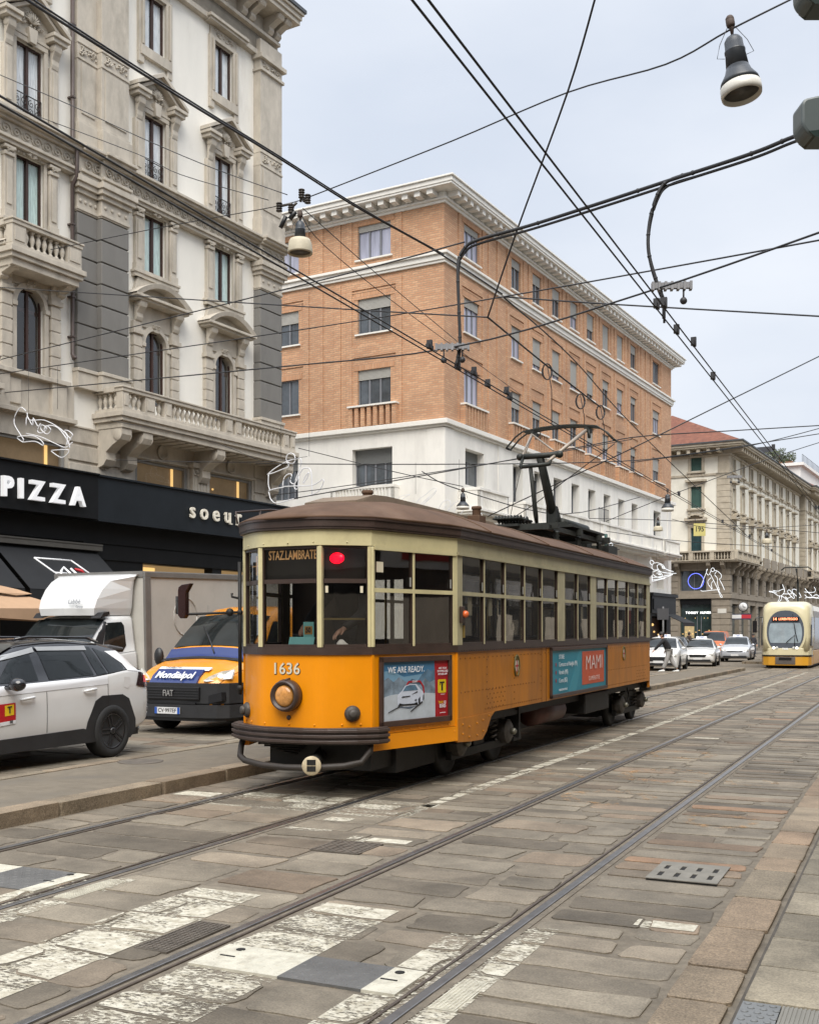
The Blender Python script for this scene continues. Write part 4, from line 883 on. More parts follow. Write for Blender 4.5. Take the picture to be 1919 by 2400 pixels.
def shell(mb, y, z, r, x):
    for k in range(9):
        a = R(20 + k * 17.5); mb.tube([(x, y, z), (x + .05, y + r * .6 * math.cos(a), z + r * .6 * math.sin(a)), (x + .01, y + r * math.cos(a), z + r * math.sin(a))], [.015, .03, .02], 5)
def console(mb, y, z0, z1, x0, x1, w):
    # scroll bracket: deep at the top, curling back at the foot
    h = z1 - z0; d = x1 - x0
    pr = [(x0, z1), (x1, z1), (x1, z1 - .16 * h), (x1 - .08 * d, z1 - .3 * h), (x1 - .35 * d, z1 - .42 * h), (x1 - .62 * d, z1 - .6 * h), (x1 - .6 * d, z1 - .8 * h), (x1 - .72 * d, z1 - .95 * h), (x0 + .1 * d, z0), (x0, z0)]
    mb.prism(pr[::-1], y - w / 2, y + w / 2, 'y') if False else mb.prism([(a, b) for a, b in pr], y - w / 2, y + w / 2, 'y')
    r = .16 * h
    for yy in (y - w / 2, y + w / 2): mb.lathe([(r, -.012), (r, .012), (r * .5, .03), (.01, .03)] if yy > y else [(r, .012), (r, -.012), (r * .5, -.03), (.01, -.03)], (x1 - r, yy, z1 - .17 * h), 12, 'y')
# 4th-storey window
w4 = sash('window', .92, 19.3, 20.98); back(w4, .92, 19.3, 20.98, -.19); curtains(w4, .92, 19.36, 20.93, -.13)
mb = MB(); mb.box(0, .1, -.72, -.46, 19.05, 21.1); mb.box(0, .1, .46, .72, 19.05, 21.1); mb.box(0, .1, -.46, .46, 20.98, 21.1); mb.box(0, .14, -.66, .66, 18.98, 19.28); mb.box(0, .1, -.72, -.5, 18.75, 19.05); mb.box(0, .1, .5, .72, 18.75, 19.05)
mb.box(0, .06, -.66, .66, 21.1, 21.42); mb.box(0, .3, -.92, .92, 21.42, 21.5); mb.box(0, .36, -.98, .98, 21.5, 21.6); mb.box(.1, .16, -.62, -.55, 19.3, 21.0); mb.box(.1, .16, .55, .62, 19.3, 21.0)
s_ = mb.build('surround', trim, w4, bevel=.012); mb = MB(); carved(mb, 0, 21.26, .5, .1, .07, 3); mb.build('carving', trim, s_)
# 3rd-storey window with broken pediment
w3 = sash('window', .92, 15.42, 17.33); back(w3, .92, 15.42, 17.33, -.19); curtains(w3, .92, 15.5, 17.28, -.13)
mb = MB()
for s in (-1, 1):
    mb.box(0, .09, *sorted((s * .46, s * .58)), 15.3, 17.4); mb.box(0, .14, *sorted((s * .62, s * .9)), 15.2, 17.0); mb.box(.14, .17, *sorted((s * .68, s * .84)), 15.55, 16.9); mb.box(0, .17, *sorted((s * .6, s * .92)), 15.2, 15.42)
    console(mb, s * .76, 16.95, 17.62, .1, .3, .24); mb.box(0, .36, *sorted((s * .52, s * 1.02)), 17.62, 17.74); mb.box(0, .42, *sorted((s * .50, s * 1.08)), 17.74, 17.84)
    # raking cornice
    q = [(s * 1.1, 17.84), (s * 1.1, 17.96), (0, 18.62), (0, 18.48)]
    mb.prism(q if s > 0 else q[::-1], 0, .42, 'x'); q = [(s * 1.0, 17.84), (0, 18.48), (0, 18.38), (s * .82, 17.84)]; mb.prism(q[::-1] if s > 0 else q, 0, .3, 'x')
mb.box(0, .1, -.58, .58, 17.33, 17.47); mb.box(0, .12, -.62, .62, 17.47, 17.55); mb.box(0, .06, -.6, .6, 17.55, 18.2); mb.prism([(-.1, 17.33), (.1, 17.33), (.15, 17.72), (-.15, 17.72)], .0, .2, 'x')
s_ = mb.build('surround', trim, w3, bevel=.012); mb = MB(); shell(mb, 0, 17.86, .3, .14); carved(mb, 0, 17.85, .42, .07, .12, 5, 14); mb.build('carving', trim, s_)
mb = MB()
for zz in (15.47, 16.0): mb.tube([(-.03, -.45, zz), (-.03, .45, zz)], .016, 5)
for k in range(4):
    y = -.34 + k * .225
    spiral(mb, (y, 15.82), .1, 1.4, R(90), -.03, .012, 1); spiral(mb, (y, 15.61), .1, 1.4, R(-90), -.03, .012, -1); mb.tube([(-.03, y - .11, 15.47), (-.03, y - .11, 16.0)], .01, 4)
mb.tube([(-.03, .45, 15.47), (-.03, .45, 16.0)], .01, 4); mb.build('iron_grille', iron, w3)
# 2nd-storey window
w2 = sash('window', .92, 12.6, 14.33); back(w2, .92, 12.6, 14.33, -.19); curtains(w2, .92, 12.66, 14.28, -.13, m=mat('green_curtain', (.62, .74, .70), .8, var=.25, scale=6, stretch=(1, 6, .4)))
mb = MB()
for s in (-1, 1):
    mb.box(0, .08, *sorted((s * .46, s * .56)), 12.5, 14.36); mb.box(0, .13, *sorted((s * .6, s * .88)), 12.3, 14.1); mb.box(.13, .16, *sorted((s * .66, s * .82)), 12.85, 14.0); mb.box(0, .17, *sorted((s * .58, s * .9)), 12.3, 12.72); mb.box(0, .18, *sorted((s * .58, s * .9)), 14.1, 14.2); mb.box(0, .2, *sorted((s * .56, s * .92)), 14.28, 14.36)
mb.box(0, .09, -.6, .6, 14.33, 14.42); mb.box(0, .16, -.95, .95, 12.3, 12.42); mb.box(0, .2, -.98, .98, 12.42, 12.5); mb.box(0, .08, -.46, .46, 12.5, 12.6)
mb.prism([(-.96, 11.75), (.96, 11.75), (.8, 12.3), (-.8, 12.3)], .0, .12, 'x')
s_ = mb.build('surround', trim, w2, bevel=.012); mb = MB(); shell(mb, 0, 14.3, .2, .12); carved(mb, 0, 14.38, .44, .05, .1, 9, 16)
for s in (-1, 1): carved(mb, s * .74, 14.24, .1, .04, .18, 11, 6)
mb.build('carving', trim, s_)
# 1st-storey arched window with segmental pediment
w1 = sash('window', .92, 8.62, 10.86); back(w1, .92, 8.62, 10.86, -.19)
mb = MB(); mb.box(-.26, -.18, -.46, .46, 10.28, 10.38); mb.build('transom', frame_br, w1)
mb = MB(); arc = [(.46 * math.cos(R(a)), 10.40 + .46 * math.sin(R(a))) for a in range(0, 181, 15)]
for (ya, za), (yb, zb) in zip(arc, arc[1:]):
    for x in (.01,): mb.add([(x, ya, za), (x, ya, 10.9), (x, yb, 10.9), (x, yb, zb), (-.25, ya, za), (-.25, yb, zb)], [(0, 1, 2, 3), (0, 3, 5, 4)])
out_ = [(.46 * k * math.cos(R(a)), 10.40 + .46 * k * math.sin(R(a))) for k, rr in ((1, range(0, 181, 12)), (1.32, range(180, -1, -12))) for a in rr]; n = len(out_) // 2
for i in range(n - 1): mb.add([(.11, *out_[i]), (.11, *out_[i + 1]), (.09, *out_[2 * n - 2 - i]), (.09, *out_[2 * n - 1 - i]), (.0, *out_[i]), (.0, *out_[i + 1]), (.0, *out_[2 * n - 2 - i]), (.0, *out_[2 * n - 1 - i])], [(0, 3, 2, 1), (0, 1, 5, 4), (2, 3, 7, 6)])
for s in (-1, 1):
    mb.box(0, .1, *sorted((s * .46, s * .6)), 8.55, 10.3); mb.box(0, .14, *sorted((s * .46, s * .62)), 10.3, 10.42)
    for k in range(6): mb.box(0, .15, *sorted((s * .64, s * .98)), 8.55 + k * .34, 8.55 + k * .34 + .30)
    mb.box(0, .13, *sorted((s * .66, s * .96)), 8.55, 10.6); mb.box(0, .2, *sorted((s * .6, s * 1.02)), 10.6, 10.74); mb.box(0, .14, *sorted((s * .64, s * .98)), 10.74, 10.98)
    console(mb, s * .8, 10.98, 11.55, .1, .38, .26)
mb.box(0, .05, -.7, .7, 10.9, 11.55); mb.box(0, .42, -1.12, 1.12, 11.55, 11.62); mb.box(0, .5, -1.2, 1.2, 11.62, 11.7)
sg_o = [(1.24 * u, 11.7 + .5 * (1 - u * u)) for u in [(-1 + k / 7) for k in range(15)]]; sg_i = [(y * .92, max(11.7, z - .14)) for y, z in sg_o]
for i in range(14):
    a, b, c, d = sg_o[i], sg_o[i + 1], sg_i[i + 1], sg_i[i]
    mb.add([(.5, *a), (.5, *b), (.46, *c), (.46, *d), (0, *a), (0, *b), (0, *c), (0, *d)], [(3, 2, 1, 0), (0, 1, 5, 4), (2, 3, 7, 6)])
mb.prism([*[(y, z) for y, z in sg_i]], .0, .14, 'x')
mb.box(-.05, .12, -.1, .1, 10.82, 11.05)
s_ = mb.build('surround', trim, w1, bevel=.01); mb = MB(); carved(mb, 0, 10.98, .14, .08, .12, 13, 10); mb.build('carving', trim, s_)
for f in (w1, w2, w3, w4):
    for i, c in enumerate(COLS):
        if i == 0: f.location = (0, c, 0)
        else: copy_tree(f, loc=(0, c, 0))
# warm ceiling lamp glow inside two of the arched windows
warm = mat('warm_room_light', (.6, .4, .15), .6, var=.2, emit=(1, .62, .22), es=.55)
# --- mezzanine windows
room_w = mat('lit_room_wall', (.16, .115, .065), .8, var=.25, scale=.8, emit=(.62, .40, .18), es=.22)
def mezz(a, b, lit):
    mb = MB(); mb.box(-.10, -.02, a, b, 6.84, 6.92)
    for y in (a, b - .12): mb.box(-.10, -.0, y, y + .12, 5.2, 6.92)
    f = mb.build('mezzanine_window', mat('stone_grey_frame', (.26, .25, .23), .5, var=.1), LB)
    mb = MB(); mb.add([(-.06, a, 5.2), (-.06, b, 5.2), (-.06, b, 6.9), (-.06, a, 6.9)], [(0, 1, 2, 3)]); mb.build('pane', glass_mat('shop_glass', (.95, .95, .95), .02, .35), f)
    mb = MB(); mb.add([(-.19, a, 5.2), (-.19, b, 5.2), (-.19, b, 6.92), (-.19, a, 6.92)], [(0, 1, 2, 3)]); mb.build('room', mat('mezzanine_room', (.20, .14, .08), .8, var=.4, scale=.9, emit=(.62, .42, .22), es=.07), f)
    mb = MB(); mb.box(-.18, -.15, b - .55, b - .46, 6.1, 6.85)
    if lit: mb.box(-.18, -.15, a + .2, a + 1.0, 6.22, 6.27); mb.ball((-.16, a + .5, 6.45), .035, 8, 5)
    mb.build('strip_light', warm, f)
for i, (a, b) in enumerate(mez): mezz(a, b, i == 2)
mb = MB(); mb.box(.04, .2, 3.98, 4.78, 5.3, 7.0)
for k in range(5): mb.box(.2, .225, 4.06 + k * .14, 4.13 + k * .14, 5.3, 6.65)
mb.box(.04, .3, 3.9, 4.86, 6.95, 7.1); carved(mb, 4.38, 6.82, .34, .1, .23, 21, 22); mb.build('mezzanine_pilaster', trim, LB, bevel=.01)
mb = MB()
for y in (2.75, 6.0): mb.lathe([(.22, 0), (.22, .05), (.17, .05), (.17, .02), (.01, .02)], (.05, y, 7.25), 20, 'x')
mb.box(.04, .1, 1.5, 7.3, 6.95, 7.02); mb.box(.04, .12, -9, 8.5, 7.46, 7.5); mb.build('frieze_roundels', trim, LB)
# --- pilasters
def pil(y0, y1, x, lo):
    mb = MB()
    for k in range(7): mb.box(0, x, y0, y1, 9.12 + k * .62, 9.12 + k * .62 + .585); 
    mb.box(0, x - .04, y0 + .02, y1 - .02, 9.1, 13.46); mb.build('rusticated_pilaster', grey_rust, LB, bevel=.02)
    mb = MB(); mb.box(0, x + .06, y0 - .04, y1 + .04, 8.55, 9.0); mb.box(0, x + .1, y0 - .06, y1 + .06, 9.0, 9.1)
    mb.box(0, x, y0, y1, 13.46, 13.95); mb.box(0, x + .03, y0 - .02, y1 + .02, 13.5, 13.58); mb.box(0, x + .08, y0 - .05, y1 + .05, 13.95, 14.08); mb.box(0, x + .16, y0 - .12, y1 + .12, 14.08, 14.22); mb.box(0, x + .22, y0 - .16, y1 + .16, 14.22, 14.38)
    for k in range(4): mb.lathe([(.06, 0), (.05, .03), (.01, .04)], (x, lerp(y0, y1, (k + .5) / 4), 13.76), 8, 'x')
    mb.box(0, x + .1, y0 - .05, y1 + .05, 15.2, 15.9); mb.box(0, x + .04, y0 - .02, y1 + .02, 15.9, 16.0)
    mb.box(0, x, y0, y1, 16.0, 22); mb.box(x, x + .03, y0 + .12, y1 - .12, 16.2, 17.6); mb.box(0, x + .03, y0 - .01, y1 + .01, 17.68, 17.75); mb.box(0, x + .03, y0 - .01, y1 + .01, 18.12, 18.18)
    mb.box(0, x + .08, y0 - .05, y1 + .05, 20.9, 21.0); mb.box(0, x + .14, y0 - .1, y1 + .1, 21.3, 21.45)
    p = mb.build('pilaster', trim, LB, bevel=.012)
    mb = MB(); carved(mb, (y0 + y1) / 2, 17.94, (y1 - y0) * .4, .12, x + .02, 31, 20); carved(mb, (y0 + y1) / 2, 21.15, (y1 - y0) * .4, .1, x + .03, 33, 18); mb.build('carving', trim, p)
pil(-.72, .02, .16, 0); pil(.0, 1.06, .34, 0); pil(7.28, 8.5, .3, 0)
# --- string course with scroll frieze
mb = MB()
for a, b, dx in ((-9, -.72, 0), (-.72, 0, .14), (0, 1.06, .32), (1.06, 7.28, 0), (7.28, 8.62, .28)):
    for z0, z1, x in ((14.4, 14.5, .22), (14.5, 14.58, .28), (14.58, 14.98, .15), (14.98, 15.06, .26), (15.06, 15.14, .4), (15.14, 15.22, .48)):
        e = .1 if dx else 0; mb.box(0, x + dx * .6, a - e * (x), b + e * x, z0, z1)
S_ = mb.build('string_course', trim, LB, bevel=.01)
mb = MB(); y = -4.5
while y < 8.5:
    dx = .2 if 0 < y < 1.06 else .1 if -.72 < y < 0 else .17 if y > 7.28 else 0
    spiral(mb, (y, 14.78), .15, 1.3, 0, .17 + dx, .022, 1, 12); mb.tube([(.165 + dx, y + .15, 14.78), (.165 + dx, y + .2, 14.66), (.165 + dx, y + .3, 14.68)], .02, 4); y += .34
mb.build('scroll_frieze', trim, S_)
# --- crowning cornice
mb = MB()
for z0, z1, x in ((21.45, 21.62, .2), (21.62, 22.2, .12), (22.2, 22.32, .3), (22.9, 23.05, .95), (23.05, 23.2, 1.02), (23.2, 23.3, 1.1)): mb.box(-.3, x, -9, 8.3 + x * .4, z0, z1)
mb.box(-11, .12, -9, 8.5, 21.5, 22.9); C_ = mb.build('cornice', trim, LB, bevel=.012)
mb = MB()
for k in range(12): y = 8.2 - k * 1.42; [console(mb, y - d, 22.32, 22.9, .12, .84, .26) for d in (0, .42)]
mb.build('cornice_brackets', trim, C_)
mb = MB(); mb.box(-11, 1.15, -9, 8.8, 23.3, 23.42); mb.build('roof_edge', mat('lead_gutter', (.07, .075, .08), .5, metal=.3), C_)
# --- balconies with balusters
def baluster_mesh(h):
    mb = MB(); mb.lathe([(.065, 0), (.065, .05), (.04, .07), (.035, .1), (.07, .22 * h / .5), (.072, .27 * h / .5), (.05, .36 * h / .5), (.032, .42 * h / .5), (.05, h - .06), (.065, h - .05), (.065, h)], n=10); return mb.mesh('baluster', trim)
def balcony(y0, y1, x, zs, zr, dies, step, nm='balcony'):
    # zs: top of slab, zr: top of rail
    mb = MB(); mb.box(0, x + .08, y0 - .1, y1 + .1, zs - .14, zs); mb.box(0, x + .02, y0 - .04, y1 + .04, zs - .26, zs - .14); mb.box(0, x - .06, y0 + .04, y1 - .04, zs - .44, zs - .26)
    mb.box(x - .26, x, y0, y1, zs, zs + .1); mb.box(x - .28, x + .02, y0 - .02, y1 + .02, zr - .15, zr - .05); mb.box(x - .3, x + .05, y0 - .05, y1 + .05, zr - .05, zr)
    for yy in (y0, y1 - .22): mb.box(0.02, x - .27, yy, yy + .22, zs, zs + .1); mb.box(0.02, x - .29, yy - .02, yy + .24, zr - .15, zr)
    for a, b in dies: mb.box(x - .25, x - .01, a, b, zs + .1, zr - .15); mb.box(x - .012, x + .012, a + .06, b - .06, zs + .17, zr - .22)
    B = mb.build(nm, trim, LB, bevel=.01)
    h = zr - zs - .25; me = baluster_mesh(h); y = y0 + step * .6; cells = []
    while y < y1: cells.append((x - .13, y)); y += step
    xx = x - .36
    while xx > .1: cells += [(xx, y0 + .11), (xx, y1 - .11)]; xx -= step
    for px, py in cells:
        if any(a - .06 < py < b + .06 for a, b in dies) and px > x - .2: continue
        o = bpy.data.objects.new('baluster', me); COL.objects.link(o); o.parent = B; o.location = (px, py, zs + .1)
    return B
BA = balcony(.05, 8.2, 1.1, 7.95, 8.66, [(.05, .3), (.95, 1.35), (1.75, 2.05), (4.5, 4.85), (5.0, 5.3), (7.55, 7.85), (7.95, 8.2)], .205)
mb = MB()
for y in (.3, 1.15, 4.4, 8.0): console(mb, y, 6.45, 7.5, .0, 1.0, .38); carved(mb, y, 6.5, .14, .08, .12, int(y * 10), 8)
for k in range(6): mb.box(.2, .95, 1.6 + k * .44, 1.9 + k * .44, 7.46, 7.5); mb.box(.2, .95, 4.9 + k * .44, 5.2 + k * .44, 7.46, 7.5)
mb.build('balcony_console', trim, BA, bevel=.01)
BB = balcony(-3.42, -1.12, .75, 11.55, 12.28, [(-3.42, -2.98), (-1.6, -1.12)], .2)
mb = MB()
for s in (-1, 1): console(mb, -2.275 + s * .95, 10.85, 11.15, .0, .6, .24)
mb.build('balcony_console', trim, BB, bevel=.01)
mb = MB(); mb.box(0, .22, -3.6, -1.0, 8.5, 8.62); mb.box(0, .16, -3.4, -1.15, 8.62, 8.6); mb.box(0, .1, -3.35, -2.6, 7.75, 8.4); mb.box(0, .16, -1.6, -1.1, 7.6, 8.5); mb.box(0, .16, -3.5, -3.0, 7.6, 8.5); mb.box(0, .25, -9, -.8, 7.5, 7.62); mb.build('window_apron', trim, LB, bevel=.01)
BC = balcony(-8.9, -3.9, .85, 7.95, 8.66, [(-4.25, -3.9), (-5.4, -5.1)], .205)
mb = MB(); mb.tube([(.13, -.88, 22), (.13, -.88, 15.35), (.3, -.88, 15.1), (.3, -.88, 14.3), (.13, -.88, 14.1), (.13, -.88, 9.45), (.2, -.9, 9.3), (.3, -.93, 9.33)], .055, 8)
for z in (20.5, 18.5, 16.5, 13.0, 11.0, 9.9): mb.box(.0, .2, -.95, -.81, z, z + .04)
mb.build('drainpipe', mat('drainpipe_brown', (.085, .062, .055), .5, var=.2), LB)
# --- shop level
shop_blk = mat('shopfront_black', (.0075, .008, .009), .5, var=.25, scale=1.5, spec=.2)
shop_slate = mat('shopfront_slate', (.0125, .016, .020), .5, var=.2, scale=1.2, spec=.25)
mb = MB(); mb.box(-.3, .12, -9, 8.45, 4.3, 4.9); mb.box(-.3, .05, -9, 8.45, .13, 4.3) if False else None
mb.panel('y', -9, 8.45, .13, 4.3, .08, [(1.9, 5.05, .6, 3.82), (5.5, 8.1, .6, 3.82), (-8.5, -.2, .2, 3.2)], .35); mb.box(.08, .16, -.5, .1, .13, 4.3); mb.box(.08, .13, .0, 8.45, 3.85, 4.25)
SH = mb.build('shopfront', shop_blk, LB)
mb = MB(); mb.add([(-.26, 1.9, .6), (-.26, 5.05, .6), (-.26, 5.05, 3.82), (-.26, 1.9, 3.82)], [(0, 1, 2, 3)]); mb.add([(-.26, 5.5, .6), (-.26, 8.1, .6), (-.26, 8.1, 3.82), (-.26, 5.5, 3.82)], [(0, 1, 2, 3)]); mb.build('shop_interior', room_w, SH)
mb = MB(); mb.box(-.24, -.2, 2.0, 2.7, 3.62, 3.74); mb.box(-.2, -.15, 2.0, 4.9, 3.3, 3.32); mb.box(-.24, -.2, 5.6, 7.9, 3.6, 3.68); mb.build('shop_light', warm, SH)
def local(nm, label, cat, **k): o = thing(nm, label, cat, (LBX, LBY, 0), LBR, **k); return o
sg = local('shop_sign', 'black shop fascia with big white letters PIZZA', 'shop sign')
mb = MB(); mb.box(.13, .62, -9, -.41, 4.9, 6.12); mb.box(.13, .7, -9, -.41, 6.12, 6.16); mb.build('fascia', shop_blk, sg)
wl = mat('sign_letter_white', (.85, .86, .88), .35, var=0, emit=(1, 1, 1), es=.10)
mb = MB()
for s, y in (('P', -3.56), ('I', -3.13), ('Z', -2.62), ('Z', -1.93), ('A', -1.23)): text_mesh(mb, s, .70, (.70, y, 5.41), (0, 1, 0), (0, 0, 1), .13, bold=.028, sx=.95)
mb.build('lettering', wl, sg)
sg = local('shop_sign', 'slate grey shop fascia with small cream serif letters', 'shop sign')
mb = MB(); mb.box(.13, .60, -.405, 8.5, 4.9, 6.10); mb.box(.13, .66, -.405, 8.5, 6.10, 6.15); mb.box(.6, .63, -.405, 8.5, 4.86, 4.9); mb.build('fascia', shop_slate, sg)
lc = mat('sign_letter_cream', (.72, .68, .58), .5, var=0, emit=(1, .93, .8), es=.05)
def serif(mb, ch, y, x=.66, z=5.25, h=.36, sx=1.0):
    text_mesh(mb, ch, h * 1.9, (x, y, z + h * .5 + .08), (0, 1, 0), (0, 0, 1), .06, bold=.012, sx=sx)
for ch, y in zip('soeur', (3.44, 3.98, 4.55, 5.12, 5.66)):
    mb = MB(); serif(mb, ch, y)
    for a in {'u': (-.13, .1), 'r': (-.1,)}.get(ch, ()):
        mb.box(.64, .69, y + a - .06, y + a + .02, 5.54, 5.57)
    for a in {'u': (.13,), 'r': (-.07,)}.get(ch, ()): mb.box(.64, .69, y + a - .06, y + a + .08, 5.255, 5.285)
    mb.build('lettering', lc, sg)
# awnings over the pizza shop
awn_m = mat('awning_black', (.009, .010, .012), .8, var=.25, scale=2)
for i, (a, b) in enumerate(((-3.55, -.05), (-8.2, -3.72))):
    t = local('awning', ('black fabric awning with a white outlined emblem over the cafe front', 'plain dark fabric awning at the far left of the cafe front')[i], 'awning', group='dark awnings of the cafe')
    mb = MB(); mb.add([(.15, a, 4.05), (.15, b, 4.05), (1.55, b, 2.85), (1.55, a, 2.85), (.15, a, 4.03), (.15, b, 4.03), (1.55, b, 2.83), (1.55, a, 2.83)], [(3, 2, 1, 0), (4, 5, 6, 7), (2, 3, 7, 6), (0, 4, 7, 3), (1, 2, 6, 5)]); mb.box(1.535, 1.55, a, b, 2.6, 2.85); mb.build('canopy', awn_m, t)
    mb = MB(); mb.box(.1, .32, a - .1, b + .1, 4.06, 4.2); mb.box(.12, .34, a - .1, b + .1, 4.2, 4.24); mb.build('roller_case', mat('roller_case_grey', (.10, .095, .085), .5, metal=.3), t)
    if i == 0:
        A = lambda y, k: (.15 + 1.4 * k + .012, y, 4.05 - 1.2 * k + .014)
        mb = MB()
        for q in ((-2.6, .3), (-1.35, .3)), ((-1.35, .3), (-1.05, .62)), ((-2.6, .3), (-2.2, .75)): mb.tube([A(*q[0]), A(*q[1])], .022, 4)
        mb.build('emblem_outline', wl, t)
        mb = MB(); mb.tube([A(-2.25, .74), A(-2.05, .58), A(-1.85, .48), A(-1.78, .66), A(-1.72, .72)], .035, 5); mb.tube([A(-2.3, .62), A(-1.9, .62)], .022, 4); mb.tube([A(-1.62, .5), A(-1.55, .7)], .035, 5); mb.build('lettering', wl, t)
        mb = MB(); mb.tube([A(-1.48, .5), A(-1.3, .54), A(-1.25, .6)], [.03, .05, .02], 6); mb.build('lettering_accent', mat('emblem_red', (.5, .02, .03), .5, var=0), t)
# ============================================================ BRICK BUILDING
brick = brick_mat('brick_wall', (.485, .26, .145), (.60, .365, .215), (.37, .26, .175), .3, .1, .014)
brick_v = brick_mat('brick_soldier', (.49, .25, .13), (.60, .345, .20), (.36, .24, .16), .09, .32, .014)
wstone = mat('white_stone', (.76, .74, .69), .75, var=.06, scale=1.5, dirt=(.45, .43, .40), dscale=.6, dlo=.5, dhi=.85, stretch=(1, 1, .3))
wtrim = mat('white_cornice', (.72, .70, .65), .75, var=.06, scale=3, dirt=(.5, .47, .42), dscale=1.5, dlo=.55, dhi=.85)
shutter_m = mat('roller_shutter', (.36, .35, .32), .6, var=.08, scale=2)
shutter_g = mat('roller_shutter_grey', (.165, .17, .165), .6, var=.08, scale=2)
grey_fr = mat('window_frame_grey', (.16, .165, .18), .45, var=.1)
pane_lav = mat('pane_curtained', (.36, .37, .46), .08, var=.28, scale=1.2, stretch=(3, 3, .4), spec=.6)
pane_drk = mat('pane_dark', (.055, .065, .075), .05, var=.6, scale=.9, spec=.8)
BB_ = thing('brick_building', 'orange brick corner building with white cornice and white stone lower floors', 'building', (-19.25, 45.2, 0), R(-4.75))
ROWS = [(12.45, 14.15), (15.85, 17.5), (19.35, 20.95)]
SC_ = [(2.0, 3.6)] + [(7.35 + 2.725 * k, 8.5 + 2.725 * k) for k in range(8)] + [(31.32, 32.85)]
LC_ = [(2.8, 4.6), (8.0, 9.2), (12.8, 14.6)]
so = [(a, b, c, d) for a, b in SC_ for c, d in ROWS]; lo = [(a, b, c, d) for a, b in LC_ for c, d in ROWS]
def bays(ax, cols, u1):
    mb = MB(); X = 0
    P = (lambda d0, d1, a, b, c, d: mb.box(d0, d1, a, b, c, d)) if ax == 'y' else (lambda d0, d1, a, b, c, d: mb.box(-b, -a, -d1, -d0, c, d))
    for i, (a, b) in enumerate(cols):
        for e in (a - .62, b + .30): P(0, .05, e, e + .32, 11.45, 18.3)
        P(0, .05, a - .30, b + .30, 17.95, 18.3); P(0, .05, a - .30, b + .30, 14.75, 15.3)
        for z0, z1 in ROWS[1:]: P(0, .03, a - .3, b + .3, z1 + .3, z1 + .36) if z1 < 18 else None
        for e in (a - .62, b + .30): P(0, .05, e, e + .32, 19.0, 21.3)
        nx = cols[i + 1][0] if i + 1 < len(cols) else u1
        if nx - b > 3.2:
            k = b + .95
            while k < nx - 1.2: P(0, .05, k, k + .35, 11.45, 18.3); P(0, .05, k, k + .35, 19.0, 21.3); k += 1.0
    return mb
mb = MB(); mb.panel('y', 0, 35.8, 11.4, 21.4, 0, so, .24); mb.panel('x', 0, 18, 11.4, 21.4, 0, lo, .24)
mb.add([(0, 35.8, 11.4), (-18, 35.8, 11.4), (-18, 35.8, 21.4), (0, 35.8, 21.4)], [(0, 3, 2, 1)][::-1]); mb.build('brick_wall', brick, BB_)
mb = bays('y', SC_, 35.8); mb.build('brick_pier', brick, BB_); mb = bays('x', LC_, 18); mb.build('brick_pier', brick, BB_)
mb = MB()
for a, b in SC_:
    for c, d in ROWS: mb.box(0, .02, a - .2, b + .2, d, d + .3)
for a, b in LC_:
    for c, d in ROWS: mb.box(-b - .2, -a + .2, -.02, 0, d, d + .3)
mb.build('soldier_course', brick_v, BB_)
# white lower floors
bs = [(2.0, 4.0, 8.72, 10.42)] + [(7.4 + 2.725 * k, 8.65 + 2.725 * k, 7.45, 10.42) for k in range(8)] + [(31.3, 33.0, 7.45, 10.42), (31.2, 33.7, 4.95, 6.9)]
bl = [(2.68, 4.87, 8.68, 10.43), (8.0, 9.6, 8.3, 10.43), (13, 15, 8.68, 10.43)]
mb = MB(); mb.panel('y', 0, 35.6, 4.5, 11.1, .06, bs, .45); mb.panel('x', 0, 18, 0, 11.1, -.06, bl, .4); mb.box(-.8, .1, -.1, .8, 4.5, 11.05)
for z in (6.1, 7.0): mb.box(0, .07, .8, 35.6, z, z + .02)
for s in (5.6, 30.2, 34.6): mb.box(.06, .1, s, s + .55, 4.5, 11.1)
mb.build('stone_base', wstone, BB_)
mb = MB()
for z0, z1, x in ((11.1, 11.2, .18), (11.2, 11.42, .3)): mb.box(-18, x, -x, 35.8 + x, z0, z1)
for z0, z1, x in ((18.5, 18.62, .1), (18.62, 18.86, .16), (18.86, 18.99, .26)): mb.box(-18, x, -x, 35.8 + x, z0, z1)
mb.build('white_band', wtrim, BB_, bevel=.02)
mb = MB()
for z0, z1, x in ((21.2, 21.32, .1), (21.32, 21.42, .2), (21.68, 21.78, .78), (21.78, 21.98, .82), (21.98, 22.06, .9)): mb.box(-18, x, -x, 35.8 + x, z0, z1)
mb.box(-18, .1, -.1, 35.8, 21.42, 21.7); CN = mb.build('cornice', wtrim, BB_, bevel=.015)
mb = MB(); y = .1
while y < 36.4: mb.box(.1, .66, y, y + .3, 21.45, 21.68); y += .64
x = -.55
while x > -18: mb.box(x, x + .3, -.66, -.1, 21.45, 21.68); x -= .64
mb.build('modillions', wtrim, CN, bevel=.012)
mb = MB(); mb.box(-18, .6, -.6, 36.2, 22.06, 22.1); mb.box(-18, -.6, .6, 35.0, 22.1, 22.62); mb.build('roof', mat('roof_sheet', (.06, .065, .075), .5, metal=.3, var=.2), BB_)
